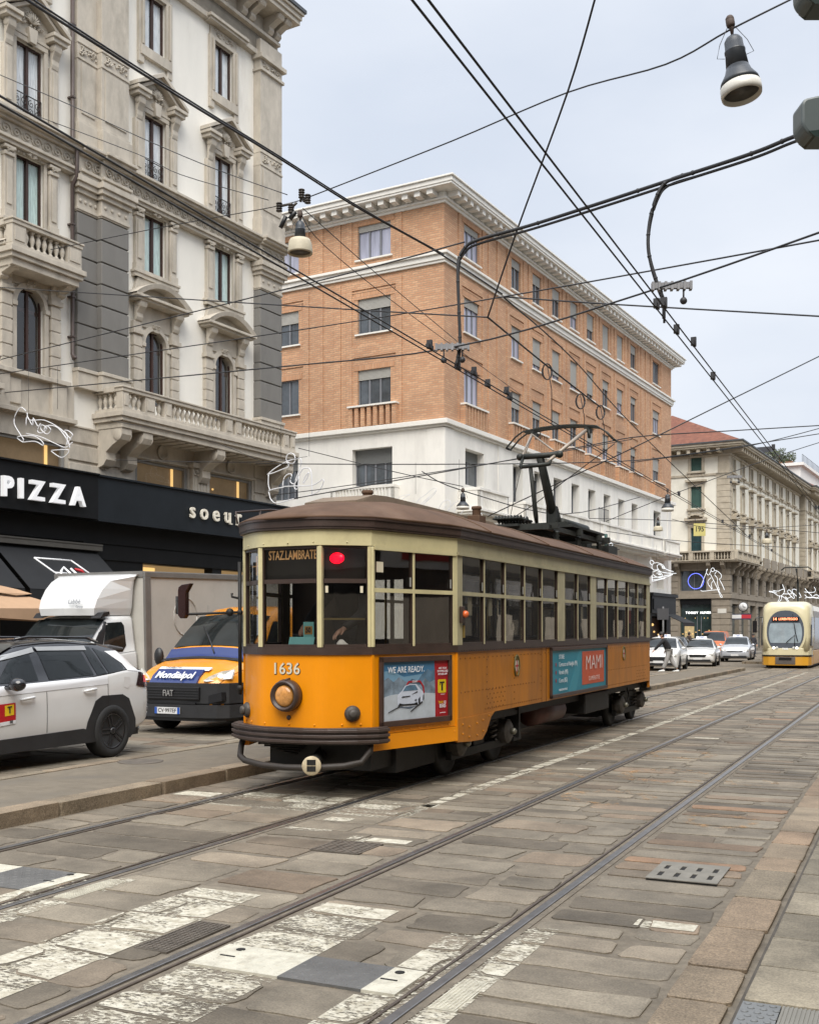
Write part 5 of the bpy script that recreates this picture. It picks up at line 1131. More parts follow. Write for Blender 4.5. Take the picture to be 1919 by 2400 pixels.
# windows
def bwin(ax, a, b, c, d, dep, sh, pane, nm='window', base=False, mull=2):
    mb = MB(); X = -dep + .02
    P = (lambda m, x0, x1, u0, u1, z0, z1: m.box(x0, x1, u0, u1, z0, z1)) if ax == 'y' else (lambda m, x0, x1, u0, u1, z0, z1: m.box(-u1, -u0, -x1, -x0, z0, z1))
    t = .06; fr_ = MB()
    for u0, u1, z0, z1 in ((a, a + t, c, d), (b - t, b, c, d), (a, b, c, c + t), (a, b, d - t, d)): P(fr_, X, X + .07, u0, u1, z0, z1)
    for k in range(1, mull): u = lerp(a, b, k / mull); P(fr_, X, X + .08, u - .045, u + .045, c, d)
    f = fr_.build(nm, grey_fr, BB_)
    g = MB(); P(g, X + .01, X + .03, a, b, c, d); g.build('pane', pane, f)
    if sh > 0:
        g = MB(); z = d
        while z > d - sh: P(g, X + .05, X + .10 + .012, a + .01, b - .01, z - .052, z - .006); z -= .058
        P(g, X + .04, X + .09, a + .01, b - .01, d - sh, d); g.build('shutter', shutter_g if base else shutter_m, f)
    if not base:
        g = MB(); P(g, -dep + .03, .1, a - .12, b + .12, c - .07, c); g.build('sill', wtrim, f)
    return f
rn = random.Random(4)
for i, (a, b) in enumerate(SC_):
    for j, (c, d) in enumerate(ROWS):
        h = d - c; sh = [.22, .35, .5, 0, .3, .45, .8][rn.randrange(7)] * h
        if j == 2 and i in (5, 6, 7): sh = h * (.55, .95, 1.0)[i - 5]
        if i == 0: sh = (0, .22, .16)[j] * h
        bwin('y', a, b, c, d, .2, sh, pane_lav if (i == 0 or rn.random() < .3) else pane_drk, mull=3 if b - a > 1.4 else 2)
for i, (a, b) in enumerate(LC_):
    for j, (c, d) in enumerate(ROWS):
        bwin('x', a, b, c, d, .2, ((.27, .3, .17), (0, .35, .28), (.3, .3, .3))[i][j] * (d - c), pane_lav if j == 2 else pane_drk, mull=3 if b - a > 1.4 else 2)
for a, b, c, d in bs[:-1]: bwin('y', a, b, c, d, .42, .5 if a < 3 else (.35 if rn.random() < .4 else .0), pane_drk, base=True, mull=2)
for a, b, c, d in bl: bwin('x', a, b, c, d, .37, .68, pane_drk, base=True, mull=4)
# balconettes of slotted brick under the lowest brick windows
def balconette(ax, a, b):
    mb = MB(); P = (lambda x0, x1, u0, u1, z0, z1: mb.box(x0, x1, u0, u1, z0, z1)) if ax == 'y' else (lambda x0, x1, u0, u1, z0, z1: mb.box(-u1, -u0, -x1, -x0, z0, z1))
    a -= .45; b += .35; n = max(4, int((b - a) / .33))
    P(.0, .30, a, a + .22, 11.44, 12.36); P(0, .30, b - .22, b, 11.44, 12.36)
    for k in range(1, n): u = lerp(a + .1, b - .1, k / n); P(.05, .30, u - .1, u + .1, 11.44, 12.36)
    P(0, .05, a, b, 11.44, 12.36); o = mb.build('balconette', brick, BB_)
    mb2 = MB(); Q = (lambda x0, x1, u0, u1, z0, z1: mb2.box(x0, x1, u0, u1, z0, z1)) if ax == 'y' else (lambda x0, x1, u0, u1, z0, z1: mb2.box(-u1, -u0, -x1, -x0, z0, z1))
    Q(0, .36, a - .03, b + .03, 12.36, 12.44); mb2.build('coping', wtrim, o)
for a, b in SC_: balconette('y', a, b)
balconette('x', *LC_[0])
# white stone balconies
def balc(ax, a, b, z0, z1, dep, groups):
    mb = MB(); P = (lambda x0, x1, u0, u1, c, d: mb.box(x0, x1, u0, u1, c, d)) if ax == 'y' else (lambda x0, x1, u0, u1, c, d: mb.box(-u1, -u0, -x1, -x0, c, d))
    P(.06, dep + .14, a - .14, b + .14, z0, z0 + .12); P(.06, dep + .05, a - .05, b + .05, z0 - .12, z0); P(.06, dep - .2, a + .2, b - .2, z0 - .26, z0 - .12)
    P(dep - .1, dep + .04, a - .04, b + .04, z1 - .14, z1)
    for u in (a, b - .14): P(.06, dep, u, u + .14, z0 + .12, z1 - .14); P(.06, dep, u - .02, u + .16, z1 - .14, z1)
    w = (b - a) / groups
    for g in range(groups):
        u0 = a + w * g; P(dep - .12, dep, u0, u0 + .3, z0 + .12, z1 - .14); P(dep - .12, dep, u0 + w - .3, u0 + w, z0 + .12, z1 - .14)
        n = int((w - .6) / .17)
        for k in range(n): u = u0 + .3 + (w - .6) * (k + .5) / n; P(dep - .1, dep - .02, u - .045, u + .045, z0 + .12, z1 - .14)
    return mb.build('balcony', wstone, BB_, bevel=.012)
balc('y', 1.3, 4.5, 7.35, 8.45, 1.15, 1); balc('y', 6.6, 30.0, 7.3, 8.35, 1.1, 10); balc('y', 30.7, 34.2, 7.3, 8.35, 1.1, 1); balc('x', 2.3, 5.75, 7.55, 8.6, .6, 1)
mb = MB()
for k in range(11): mb.tube([(1.15, 17.1 + .17 * k, 8.35), (1.15, 17.1 + .17 * k, 9.1)], .014, 4)
mb.tube([(1.15, 17.1, 9.1), (1.15, 18.8, 9.1)], .02, 4); mb.build('balcony_screen', iron, BB_)
mb = MB(); mb.panel('y', 0, 35.6, 0, 4.5, .02, [(a, a + 2.6, .3, 3.6) for a in (2, 6, 10, 14, 18, 22, 26)] + [(31.0, 34.6, .2, 3.0)], .6); mb.box(.02, .3, 30.2, 36.0, 3.2, 4.4)
mb.box(.3, .38, 30.4, 33.4, 3.45, 4.2); mb.box(.02, .45, 30.0, 36.1, 4.4, 4.62); SH2 = mb.build('shopfront', mat('shopfront_black', ()), BB_)
mb = MB(); mb.box(-.56, -.5, 31.1, 34.5, .2, 2.9); mb.build('shop_interior', mat('shop_room', (.05, .035, .03), .7, var=.6, scale=2), SH2)
mb = MB(); mb.ball((-.3, 32.2, 2.4), .1, 8, 5); mb.ball((-.3, 32.6, 1.9), .07, 8, 5); mb.ball((-.3, 33.6, 1.7), .06, 8, 5); mb.build('shop_lamp', mat('warm_room_light', ()), SH2)
t = thing('awning', 'black shop awning at the far end of the brick building', 'awning', (-19.25, 45.2, 0), R(-4.75), group='dark awnings of the cafe'); del t['group']
mb = MB(); mb.add([(.3, 33.0, 3.2), (.3, 36.0, 3.2), (1.7, 36.0, 2.55), (1.7, 33.0, 2.55), (.3, 33.0, 3.16), (.3, 36, 3.16), (1.7, 36, 2.5), (1.7, 33, 2.5)], [(0, 1, 2, 3)[::-1], (4, 5, 6, 7), (0, 4, 7, 3), (1, 2, 6, 5), (2, 3, 7, 6)]); mb.box(1.68, 1.7, 33, 36, 2.3, 2.52); mb.build('canopy', mat('awning_black', ()), t)
t = thing('poster_board', 'white shop poster standing in front of the black shop by the corner', 'poster', (-16.7, 80.7, .13), R(-60)); mb = MB(); mb.box(-.35, .35, 0, .06, .1, 2.3); mb.build('panel', mat('poster_white', (.6, .6, .58), .5, var=.15), t); mb = MB(); mb.prism([(-.12, .3), (.1, .3), (.04, 1.2), (.14, 1.6), (0, 2.0), (-.14, 1.6), (-.02, 1.2)], -.006, 0, 'y'); mb.build('figure', mat('poster_grey', (.2, .2, .22), .5, var=.3), t)

# ============================================================ CREAM PALAZZO FURTHER DOWN THE STREET
palw = mat('cream_stucco', (.71, .685, .60), .9, var=.06, scale=1, dirt=(.48, .44, .34), dscale=.6, dlo=.5, dhi=.85)
pals = mat('palazzo_stone', (.42, .37, .29), .85, var=.14, scale=2, dirt=(.22, .185, .135), dscale=1.2, dlo=.5, dhi=.8)
palg = mat('palazzo_base_stone', (.24, .205, .16), .8, var=.14, scale=1.5, dirt=(.15, .125, .095), dscale=1)
shut_gr = mat('green_shutter', (.045, .105, .09), .6, var=.1, scale=2)
sh_ol = mat('olive_shutter', (.20, .175, .12), .7, var=.1, scale=2)
def tile_mat():
    m, t, p = node_mat('roof_tiles'); N = t.nodes.new; l = t.links.new
    tc = N('ShaderNodeTexCoord'); w = N('ShaderNodeTexWave'); w.wave_type = 'BANDS'; w.bands_direction = 'Y'; w.inputs['Scale'].default_value = 1.2
    nz = N('ShaderNodeTexNoise'); nz.inputs['Scale'].default_value = 3; nz.inputs['Detail'].default_value = 8; l(tc.outputs['Object'], nz.inputs['Vector'])
    v = N('ShaderNodeTexVoronoi'); v.inputs['Scale'].default_value = 3.2; l(tc.outputs['Object'], v.inputs['Vector'])
    r = N('ShaderNodeValToRGB'); r.color_ramp.elements[0].color = (.10, .035, .022, 1); r.color_ramp.elements[1].color = (.25, .095, .055, 1)
    mx = N('ShaderNodeMix'); mx.inputs[0].default_value = .5; l(nz.outputs['Fac'], mx.inputs[2]); l(v.outputs['Color'], mx.inputs[3]); l(mx.outputs[0], r.inputs[0]); l(r.outputs[0], p.inputs['Base Color'])
    l(tc.outputs['Object'], w.inputs['Vector']); b = N('ShaderNodeBump'); b.inputs['Distance'].default_value = .08; l(w.outputs['Fac'], b.inputs['Height']); l(b.outputs[0], p.inputs['Normal']); p.inputs['Roughness'].default_value = .9
    return m
tiles = tile_mat()
def palazzo(root, L, W, bays_, first, pitch, lf, zr=1.0):
    fr_ops = []
    for k in range(bays_):
        s = first + k * pitch
        fr_ops += [(s - .48, s + .48, 8.9, 11.15), (s - .48, s + .48, 12.7, 14.5), (s - .48, s + .48, 15.95, 17.1)]
    lfo = [(lf - .48, lf + .48, 8.9, 11.1), (lf - .48, lf + .48, 12.84, 14.71), (lf - .48, lf + .48, 16.1, 17.3)] if lf else []
    mb = MB(); mb.panel('y', 0, L, 8, 17.6, 0, fr_ops, .25); mb.panel('x', 0, W, 8, 17.6, 0, lfo, .25); mb.add([(0, L, 0), (-W, L, 0), (-W, L, 17.6), (0, L, 17.6)], [(0, 1, 2, 3)]); mb.build('wall', palw, root)
    gw = [(1.0 + 3.45 * k, 2.9 + 3.45 * k, 5.4, 7.1) for k in range(int(L / 3.45))]; sw = [(.8 + 3.45 * k, 3.3 + 3.45 * k, .4, 4.4) for k in range(int(L / 3.45))]
    lw = [(1.95, 4.25, 5.56, 7.32), (1.5, 4.28, .3, 4.86)] if lf else []
    mb = MB(); mb.panel('y', 0, L, 0, 8, .05, gw + sw, .4); mb.panel('x', 0, W, 0, 8, -.05, lw, .4)
    z = .3
    for zc in [.35 + .55 * k for k in range(14)]:
        if 4.8 < zc < 5.3: continue
        mb.box(-.7, .1, -.1, .75, zc, zc + .49) if lf else None
        for k in range(int(L / 3.45)): mb.box(.05, .1, 3.35 + 3.45 * k, 4.2 + 3.45 * k, zc, zc + .49)
        if lf: mb.box(-5.6, -4.4, -.1, 0, zc, zc + .49); mb.box(-1.45, -.7, -.1, 0, zc, zc + .49)
    mb.box(-W, .2, -.2, L, 4.85, 5.2) if lf else mb.box(0, .2, 0, L, 4.85, 5.2)
    mb.box(-W if lf else 0, .16, -.16, L, 7.55, 8.0)
    mb.build('stone_base', palg, root, bevel=.02)
    # quoins
    mb = MB()
    for k in range(13):
        z = 9.0 + .52 * k
        mb.box(-1.05, .08, -.08, 1.0, z, z + .46)
    mb.box(-1.05, .05, -.05, 1.0, 8, 15.8); mb.box(-1.1, .1, -.1, 1.05, 15.55, 15.8); mb.box(-.95, .06, -.06, .9, 15.8, 17.3)
    mb.build('quoins', pals, root, bevel=.015)
    # cornice, string course
    mb = MB(); mb.box(-W, .1, -.1, L, 15.6, 15.78)
    for z0, z1, x in ((17.25, 17.4, .2), (17.85, 18.0, 1.35), (18.0, 18.22, 1.45)): mb.box(-W, x, -x, L, z0, z1)
    mb.box(-W, .12, -.12, L, 17.4, 17.85)
    C = mb.build('cornice', pals, root)
    mb = MB(); y = -.1
    while y < L: mb.box(.1, 1.2, y, y + .3, 17.45, 17.85); y += .86
    x = -.8
    while x > -W: mb.box(x, x + .3, -1.2, -.1, 17.45, 17.85); x -= .86
    mb.build('cornice_brackets', pals, C, bevel=.03)
    mb = MB(); e = 1.5
    mb.add([(e, -e, 18.22), (e, L, 18.22), (-W - 1, L, 18.22), (-W - 1, -e, 18.22), (-W / 2, W / 2, 22.6), (-W / 2, L - 1, 22.6)], [(0, 1, 5, 4), (0, 4, 3), (1, 2, 5), (2, 3, 4, 5)]); mb.build('tiled_roof', tiles, root)
    mb = MB(); mb.box(-W, e + .06, -e - .06, L, 18.2, 18.32); mb.build('gutter', mat('lead_gutter', ()), C)
    # windows: shutter, surround, pediment
    def win(ax, s, z0, z1, kind, green):
        mb = MB(); P = (lambda x0, x1, u0, u1, c, d: mb.box(x0, x1, u0, u1, c, d)) if ax == 'y' else (lambda x0, x1, u0, u1, c, d: mb.box(-u1, -u0, -x1, -x0, c, d))
        for q in ((s - .7, s - .48), (s + .48, s + .7)): P(0, .12, *q, z0 - .1, z1 + .15)
        P(0, .12, s - .48, s + .48, z1, z1 + .16); P(0, .25, s - .8, s + .8, z0 - .22, z0 - .08); P(0, .14, s - .72, s - .5, z0 - .5, z0 - .22); P(0, .14, s + .5, s + .72, z0 - .5, z0 - .22)
        if kind == 'lintel': P(0, .1, s - .7, s + .7, z1 + .16, z1 + .42); P(0, .4, s - .92, s + .92, z1 + .42, z1 + .58)
        if kind == 'arch':
            P(0, .16, s - .75, s + .75, z1 + .1, z1 + .6); P(0, .5, s - .95, s + .95, z1 + .6, z1 + .72)
            for k in range(7):
                u0, u1 = -1 + 2 * k / 7, -1 + 2 * (k + 1) / 7; h = .48 * (1 - ((u0 + u1) / 2) ** 2); P(0, .5, s + u0 * .95, s + u1 * .95, z1 + .72 + h - .14, z1 + .72 + h); P(0, .1, s + u0 * .9, s + u1 * .9, z1 + .72, z1 + .72 + h)
        f = mb.build('window', pals, root)
        g = MB(); P2 = (lambda x0, x1, u0, u1, c, d: g.box(x0, x1, u0, u1, c, d)) if ax == 'y' else (lambda x0, x1, u0, u1, c, d: g.box(-u1, -u0, -x1, -x0, c, d))
        P2(-.2, -.16, s - .48, s + .48, z0, z1); P2(-.16, -.12, s - .02, s + .02, z0, z1); z = z0
        while z < z1 - .05: P2(-.16, -.13, s - .46, s + .46, z, z + .06); z += .1
        g.build('shutter', green, f)
    for k in range(bays_):
        s = first + k * pitch; win('y', s, 15.95, 17.1, 'plain', sh_ol); win('y', s, 12.7, 14.5, 'lintel', sh_ol); win('y', s, 8.9, 11.15, 'arch', sh_ol)
    if lf: win('x', lf, 16.1, 17.3, 'plain', shut_gr); win('x', lf, 12.84, 14.71, 'lintel', shut_gr); win('x', lf, 8.9, 11.1, 'arch', mat('blue_green_pane', (.03, .07, .08), .2, var=.3))
    # balcony on brackets
    mb = MB(); b1 = min(L, 8) if lf else L
    for z0, z1, x in ((8.0, 8.12, .95), (8.12, 8.2, 1.05), (8.85, 8.98, 1.0)): mb.box(-5.2 if lf else 0, x, -x if lf else 0, b1, z0, z1)
    B = mb.build('balcony', pals, root)
    mb = MB()
    y = -.9 if lf else .2
    n = 0
    while y < b1:
        if n % 7 == 0: mb.box(.72, .98, y - .18, y + .18, 8.2, 8.85)
        else: mb.lathe([(.06, 0), (.05, .08), (.085, .22), (.04, .45), (.06, .65)], (.85, y, 8.2), 6)
        y += .26; n += 1
    x = .6
    while lf and x > -5.2:
        if n % 7 == 0: mb.box(x - .18, x + .18, -.98, -.72, 8.2, 8.85)
        else: mb.lathe([(.06, 0), (.05, .08), (.085, .22), (.04, .45), (.06, .65)], (x, -.85, 8.2), 6)
        x -= .26; n += 1
    mb.build('balustrade', pals, B)
    mb = MB(); y = .3
    while y < L:
        if y > b1 + .3: mb.box(0, .75, y, y + 2.6, 8.02, 8.2); mb.box(.62, .75, y, y + 2.6, 8.2, 8.95)
        console(mb, y + .2, 6.9, 8.0, .0, .9, .35); console(mb, y + 2.0, 6.9, 8.0, .0, .9, .35); y += 3.45
    for x in ((-.4, -1.6, -4.4) if lf else ()): console_x = x; mb.prism([(-.1, 8.0), (-.9, 8.0), (-.85, 7.7), (-.4, 7.4), (-.1, 6.9)], x - .17, x + .17, 'x')
    mb.build('balcony_brackets', palg, B)
    # glazing below
    mb = MB()
    for a, b, c, d in gw: mb.box(-.33, -.3, a, b, c, d)
    mb.build('mezzanine_pane', pane_drk, root)
    mb = MB()
    for a, b, c, d in sw[(0 if not lf else 0):]: mb.box(-.33, -.3, a, b, c, d)
    mb.build('shop_pane', mat('shop_pane', (.06, .075, .08), .08, var=.7, scale=1.5, spec=.7), root)
PA = thing('palazzo', 'cream palazzo with red tiled roof and long rows of pedimented windows', 'building', (-14.6, 97.2, 0), R(-4.9))
palazzo(PA, 32.6, 14, 9, 1.45, 3.45, 2.83)
mb = MB(); mb.box(-4.25, -1.95, .30, .34, 5.56, 7.32); mb.build('mezzanine_pane', pane_drk, PA)
mb = MB()
for x in (-4.25, -3.1, -1.98): mb.box(x, x + .05, .26, .30, 5.56, 7.32)
mb.build('mezzanine_frame', grey_fr, PA)
mb = MB(); mb.box(-4.28, -1.5, .31, .34, .3, 4.86); SP = mb.build('shop_window', mat('shop_dark_green', (.02, .035, .033), .12, var=.6, scale=1.2), PA)
mb = MB(); mb.box(-4.3, -1.5, .0, .05, 4.35, 4.86); mb.build('shop_blind', mat('shopfront_black', ()), SP)
mb = MB(); text_mesh(mb, 'TOMMY', .27, (-3.3, .28, 3.62), (1, 0, 0), (0, 0, 1), .01, bold=.02, space=1.25); text_mesh(mb, 'HILFIGER', .27, (-2.1, .28, 3.62), (1, 0, 0), (0, 0, 1), .01, bold=.02, space=1.1, sx=.8); mb.build('lettering', mat('lit_letters_white', (1, 1, 1), .5, var=0, emit=(1, 1, 1), es=1.0), SP)
mb = MB(); mb.box(-3.95, -3.1, .28, .30, 1.4, 2.5); mb.build('display_wall', mat('lit_display', (.35, .27, .14), .7, var=.3, scale=4, emit=(.8, .6, .3), es=.12), SP)
mb = MB()
for k in range(9): mb.ball((-4.1 + k * .29, .27, 1.75 + .16 * ((k * 7) % 3)), (.08, .02, .03), 6, 4)
for x in (-3.9, -3.0, -2.2, -1.9): mb.ball((x, .27, 3.15), .035, 6, 4)
mb.build('shop_lamp', mat('warm_room_light', ()), SP)
mb = MB(); mb.box(-2.85, -2.8, .27, .31, .3, 3.3); mb.box(-2.5, -2.45, .27, .31, .3, 3.3); mb.build('door_frame', grey_fr, SP)
mb = MB(); mb.box(-.95, -.2, -.13, -.1, 3.55, 3.95); mb.build('street_nameplate', mat('marble_plate', (.55, .53, .48), .6, var=.08), PA)
t = thing('shop_flag_sign', 'projecting shop sign striped white, navy and red at the palazzo corner', 'sign', (-14.6, 97.2, 0), R(-4.9))
for (a, b, c, d, m) in ((.15, 1.75, 3.42, 3.5, mat('flag_navy', (.015, .02, .06), .5, var=0)), (.15, .95, 3.1, 3.42, mat('flag_white', (.65, .65, .65), .5, var=0)), (.95, 1.75, 3.1, 3.42, mat('flag_red', (.45, .03, .04), .5, var=0)), (.15, 1.75, 3.02, 3.1, mat('flag_navy', ()))): mb = MB(); mb.box(a, b, .45, .53, c, d); mb.build('panel', m, t)
t = thing('wall_clock', 'round white street clock above the striped shop sign', 'clock', (-14.6, 97.2, 0), R(-4.9))
mb = MB(); mb.lathe([(.42, .08), (.42, -.08), (.36, -.09)], (1.1, .5, 4.1), 24, 'y'); mb.tube([(0, .5, 4.1), (.8, .5, 4.1)], .04); mb.build('case', iron, t)
mb = MB(); mb.lathe([(.36, .0), (.36, -.1), (.001, -.1)], (1.1, .5, 4.1), 24, 'y'); fc = mb.build('face', mat('flag_white', ()), t)
mb = MB(); mb.tube([(1.1, .38, 4.1), (1.1, .38, 4.34)], .022, 4); mb.tube([(1.1, .38, 4.1), (1.32, .38, 4.08)], .022, 4); mb.build('hand', iron, fc)
P2_ = thing('palazzo', 'second palazzo beyond the cream one, with its own eaves and stone corner', 'building', (-11.3, 130.4, 0), R(-4.9))
palazzo(P2_, 50, 12, 13, 3.0, 3.45, 0)
# white block with roof terrace behind
WB = thing('apartment_block', 'white modern block with a planted roof terrace rising behind the palazzo eaves', 'building', (-14.3, 158.7, 0), R(-4.9))
mb = MB(); mb.panel('x', 0, 20, 0, 25, 0, [(3.5, 6.3, 20.6, 23.2)], .3); mb.panel('y', 0, 22, 0, 25, 0, [(2 + 4 * k, 3.4 + 4 * k, 20.2, 22.6) for k in range(5)], .3); mb.box(-20, .5, -.5, 22, 25, 25.4); mb.build('wall', mat('white_render', (.70, .69, .66), .85, var=.05), WB)
mb = MB(); mb.box(-19, -5, 3, 18, 25.4, 27.6); mb.build('penthouse', mat('white_render', ()), WB); mb = MB(); mb.box(-20, -4.4, 2.4, 18.5, 27.6, 28.4); mb.box(-6.4, -4.95, 2.9, 8, 25.6, 27.4); mb.build('penthouse_roof', mat('dark_zinc', (.05, .05, .055), .5, metal=.3), WB)
mb = MB(); mb.box(-6.3, -3.5, .25, .29, 20.6, 23.2); mb.build('window', mat('teal_pane', (.03, .16, .19), .1, var=.2), WB); mb = MB(); [mb.box(-.3, -.27, 2 + 4 * k, 3.4 + 4 * k, 20.2, 22.6) for k in range(5)]; mb.build('window', pane_drk, WB)
mb = MB()
for k in range(22): mb.tube([(.3, -.3 + k, 25.4), (.3, -.3 + k, 26.5)], .03, 4)
mb.tube([(.3, -.3, 26.5), (.3, 21, 26.5)], .03, 4); mb.build('railing', iron, WB)
rn = random.Random(8)
for i, (x, y, h) in enumerate(((-4.4, .8, 1.9), (-3.0, 1.0, 2.3), (-1.6, .8, 1.6))):
    t = thing('terrace_shrub', ('leafy shrub at the left end of the white roof terrace', 'tallest leafy shrub in the middle of the white roof terrace', 'small leafy shrub by the corner of the white roof terrace')[i], 'shrub', group='shrubs on the roof terrace')
    t.matrix_world = Matrix.Translation((-14.3, 158.7, 0)) @ Matrix.Rotation(R(-4.9), 4, 'Z') @ Matrix.Translation((x, y, 25.4))
    mb = MB()
    for k in range(260):
        a, r, z = rn.uniform(0, 6.28), rn.random() ** .5 * .9, rn.uniform(.3, h); c = Vector((r * math.cos(a), r * math.sin(a) * .6, z)); d = Vector((rn.gauss(0, 1), rn.gauss(0, 1), rn.gauss(0, 1))).normalized() * .16; e = d.orthogonal().normalized() * .07
        mb.add([c - d, c + e, c + d, c - e], [(0, 1, 2, 3)])
    mb.build('foliage', mat('shrub_leaf', (.06, .075, .03), .8, var=.5, scale=3), t); mb = MB(); mb.tube([(0, 0, 0), (0, 0, h * .6)], .05); mb.box(-.5, .5, -.3, .3, 0, .4); mb.build('planter', mat('terracotta', (.2, .1, .06), .8), t)
RB = thing('opposite_building', 'plain street building behind the viewer, mirrored in the tram front windows', 'building', (-46, -46, 0), 0)
mb = MB(); mb.box(0, 70, 0, 12, 4.6, 17); mb.build('wall', mat('opposite_stone', (.24, .215, .175), .9, var=.2, scale=.6), RB); mb = MB(); mb.box(0, 70, 0, 12, 0, 4.6); mb.build('shopfront', mat('shopfront_opposite', (.05, .045, .04), .6, var=.9, scale=.35, stretch=(1, 1.2, .6)), RB)
# row of houses on the camera's own side of the street, seen only as reflections
OP = thing('opposite_building', 'grey-beige street building on the near side, mirrored in the tram windows', 'building', (7.6, -14, 0), 0)
mb = MB(); wo = [(3 + 3.4 * k, 4.6 + 3.4 * k, z, z + 2.1) for k in range(26) for z in (6.2, 9.6, 13)]
for a, b, c, d in wo: mb.box(-.02, .02, a, b, c, d)
mb.build('window', pane_drk, OP)
mb = MB(); mb.box(0, 8, 0, 96, 4.6, 16); mb.build('wall', mat('opposite_stone', (.24, .215, .175), .9, var=.2, scale=.6), OP)
mb = MB(); mb.box(0, 8, 0, 96, 0, 4.6); SF = mb.build('shopfront', mat('shopfront_opposite', (.05, .045, .04), .6, var=.9, scale=.35, stretch=(1, 1.2, .6)), OP)
mb = MB()
for k in range(13): mb.box(-.05, 0, 4 + 7 * k, 9 + 7 * k, 3.3, 4.2)
mb.build('shop_fascia', mat('fascia_opposite', (.55, .52, .48), .5, var=.5, scale=.15), SF)
mb = MB()
for k in range(0, 26, 2): mb.box(-.04, 0, 4.2 + 3.5 * k, 6.2 + 3.5 * k, .5, 2.6)
mb.build('shop_pane', mat('lit_shop_opposite', (.3, .25, .2), .5, var=.6, scale=.8, emit=(1, .86, .66), es=.2), SF)
mb = MB()
for k in (2, 4, 5): mb.box(-.08, -.05, 4.6 + 7 * k, 8.4 + 7 * k, 3.5, 3.95)
mb.build('red_fascia', mat('fascia_red', (.4, .03, .03), .5, var=.3), SF)
# ============================================================ VEHICLES
carglass = mat('car_glass', (.012, .015, .016), .04, var=.6, scale=1.2, spec=.38)
carglass2 = glass_mat('car_glass_clear', (.35, .4, .4), .01)
wht = mat('car_paint_white', (.66, .66, .65), .22, var=.03, coat=.6, spec=.5)
chrome = mat('chrome_trim', (.6, .6, .6), .18, metal=.9, var=.05)
alloy_blk = mat('alloy_black', (.018, .018, .02), .25, var=.2, spec=.6)
alloy = mat('alloy_grey', (.25, .25, .26), .3, metal=.7, var=.1)
red_glass = mat('tail_light_red', (.42, .01, .02), .12, var=.3, scale=9, emit=(1, .02, .03), es=.12)
head_glass = mat('headlamp_glass', (.55, .55, .52), .08, var=.4, scale=14, spec=.7, emit=(1, .95, .82), es=.04)
head_on = mat('headlamp_lit', (.9, .88, .8), .2, var=0, emit=(1, .96, .85), es=.7)
plate_w = mat('number_plate_white', (.62, .62, .62), .5, var=.03); plate_b = mat('number_plate_blue', (.02, .08, .35), .5, var=0); txt_k = mat('plate_lettering', (.02, .02, .02), .6, var=0)
cladding = mat('black_cladding', (.02, .0205, .022), .5, var=.2, scale=5, bump=.08, bscale=200)
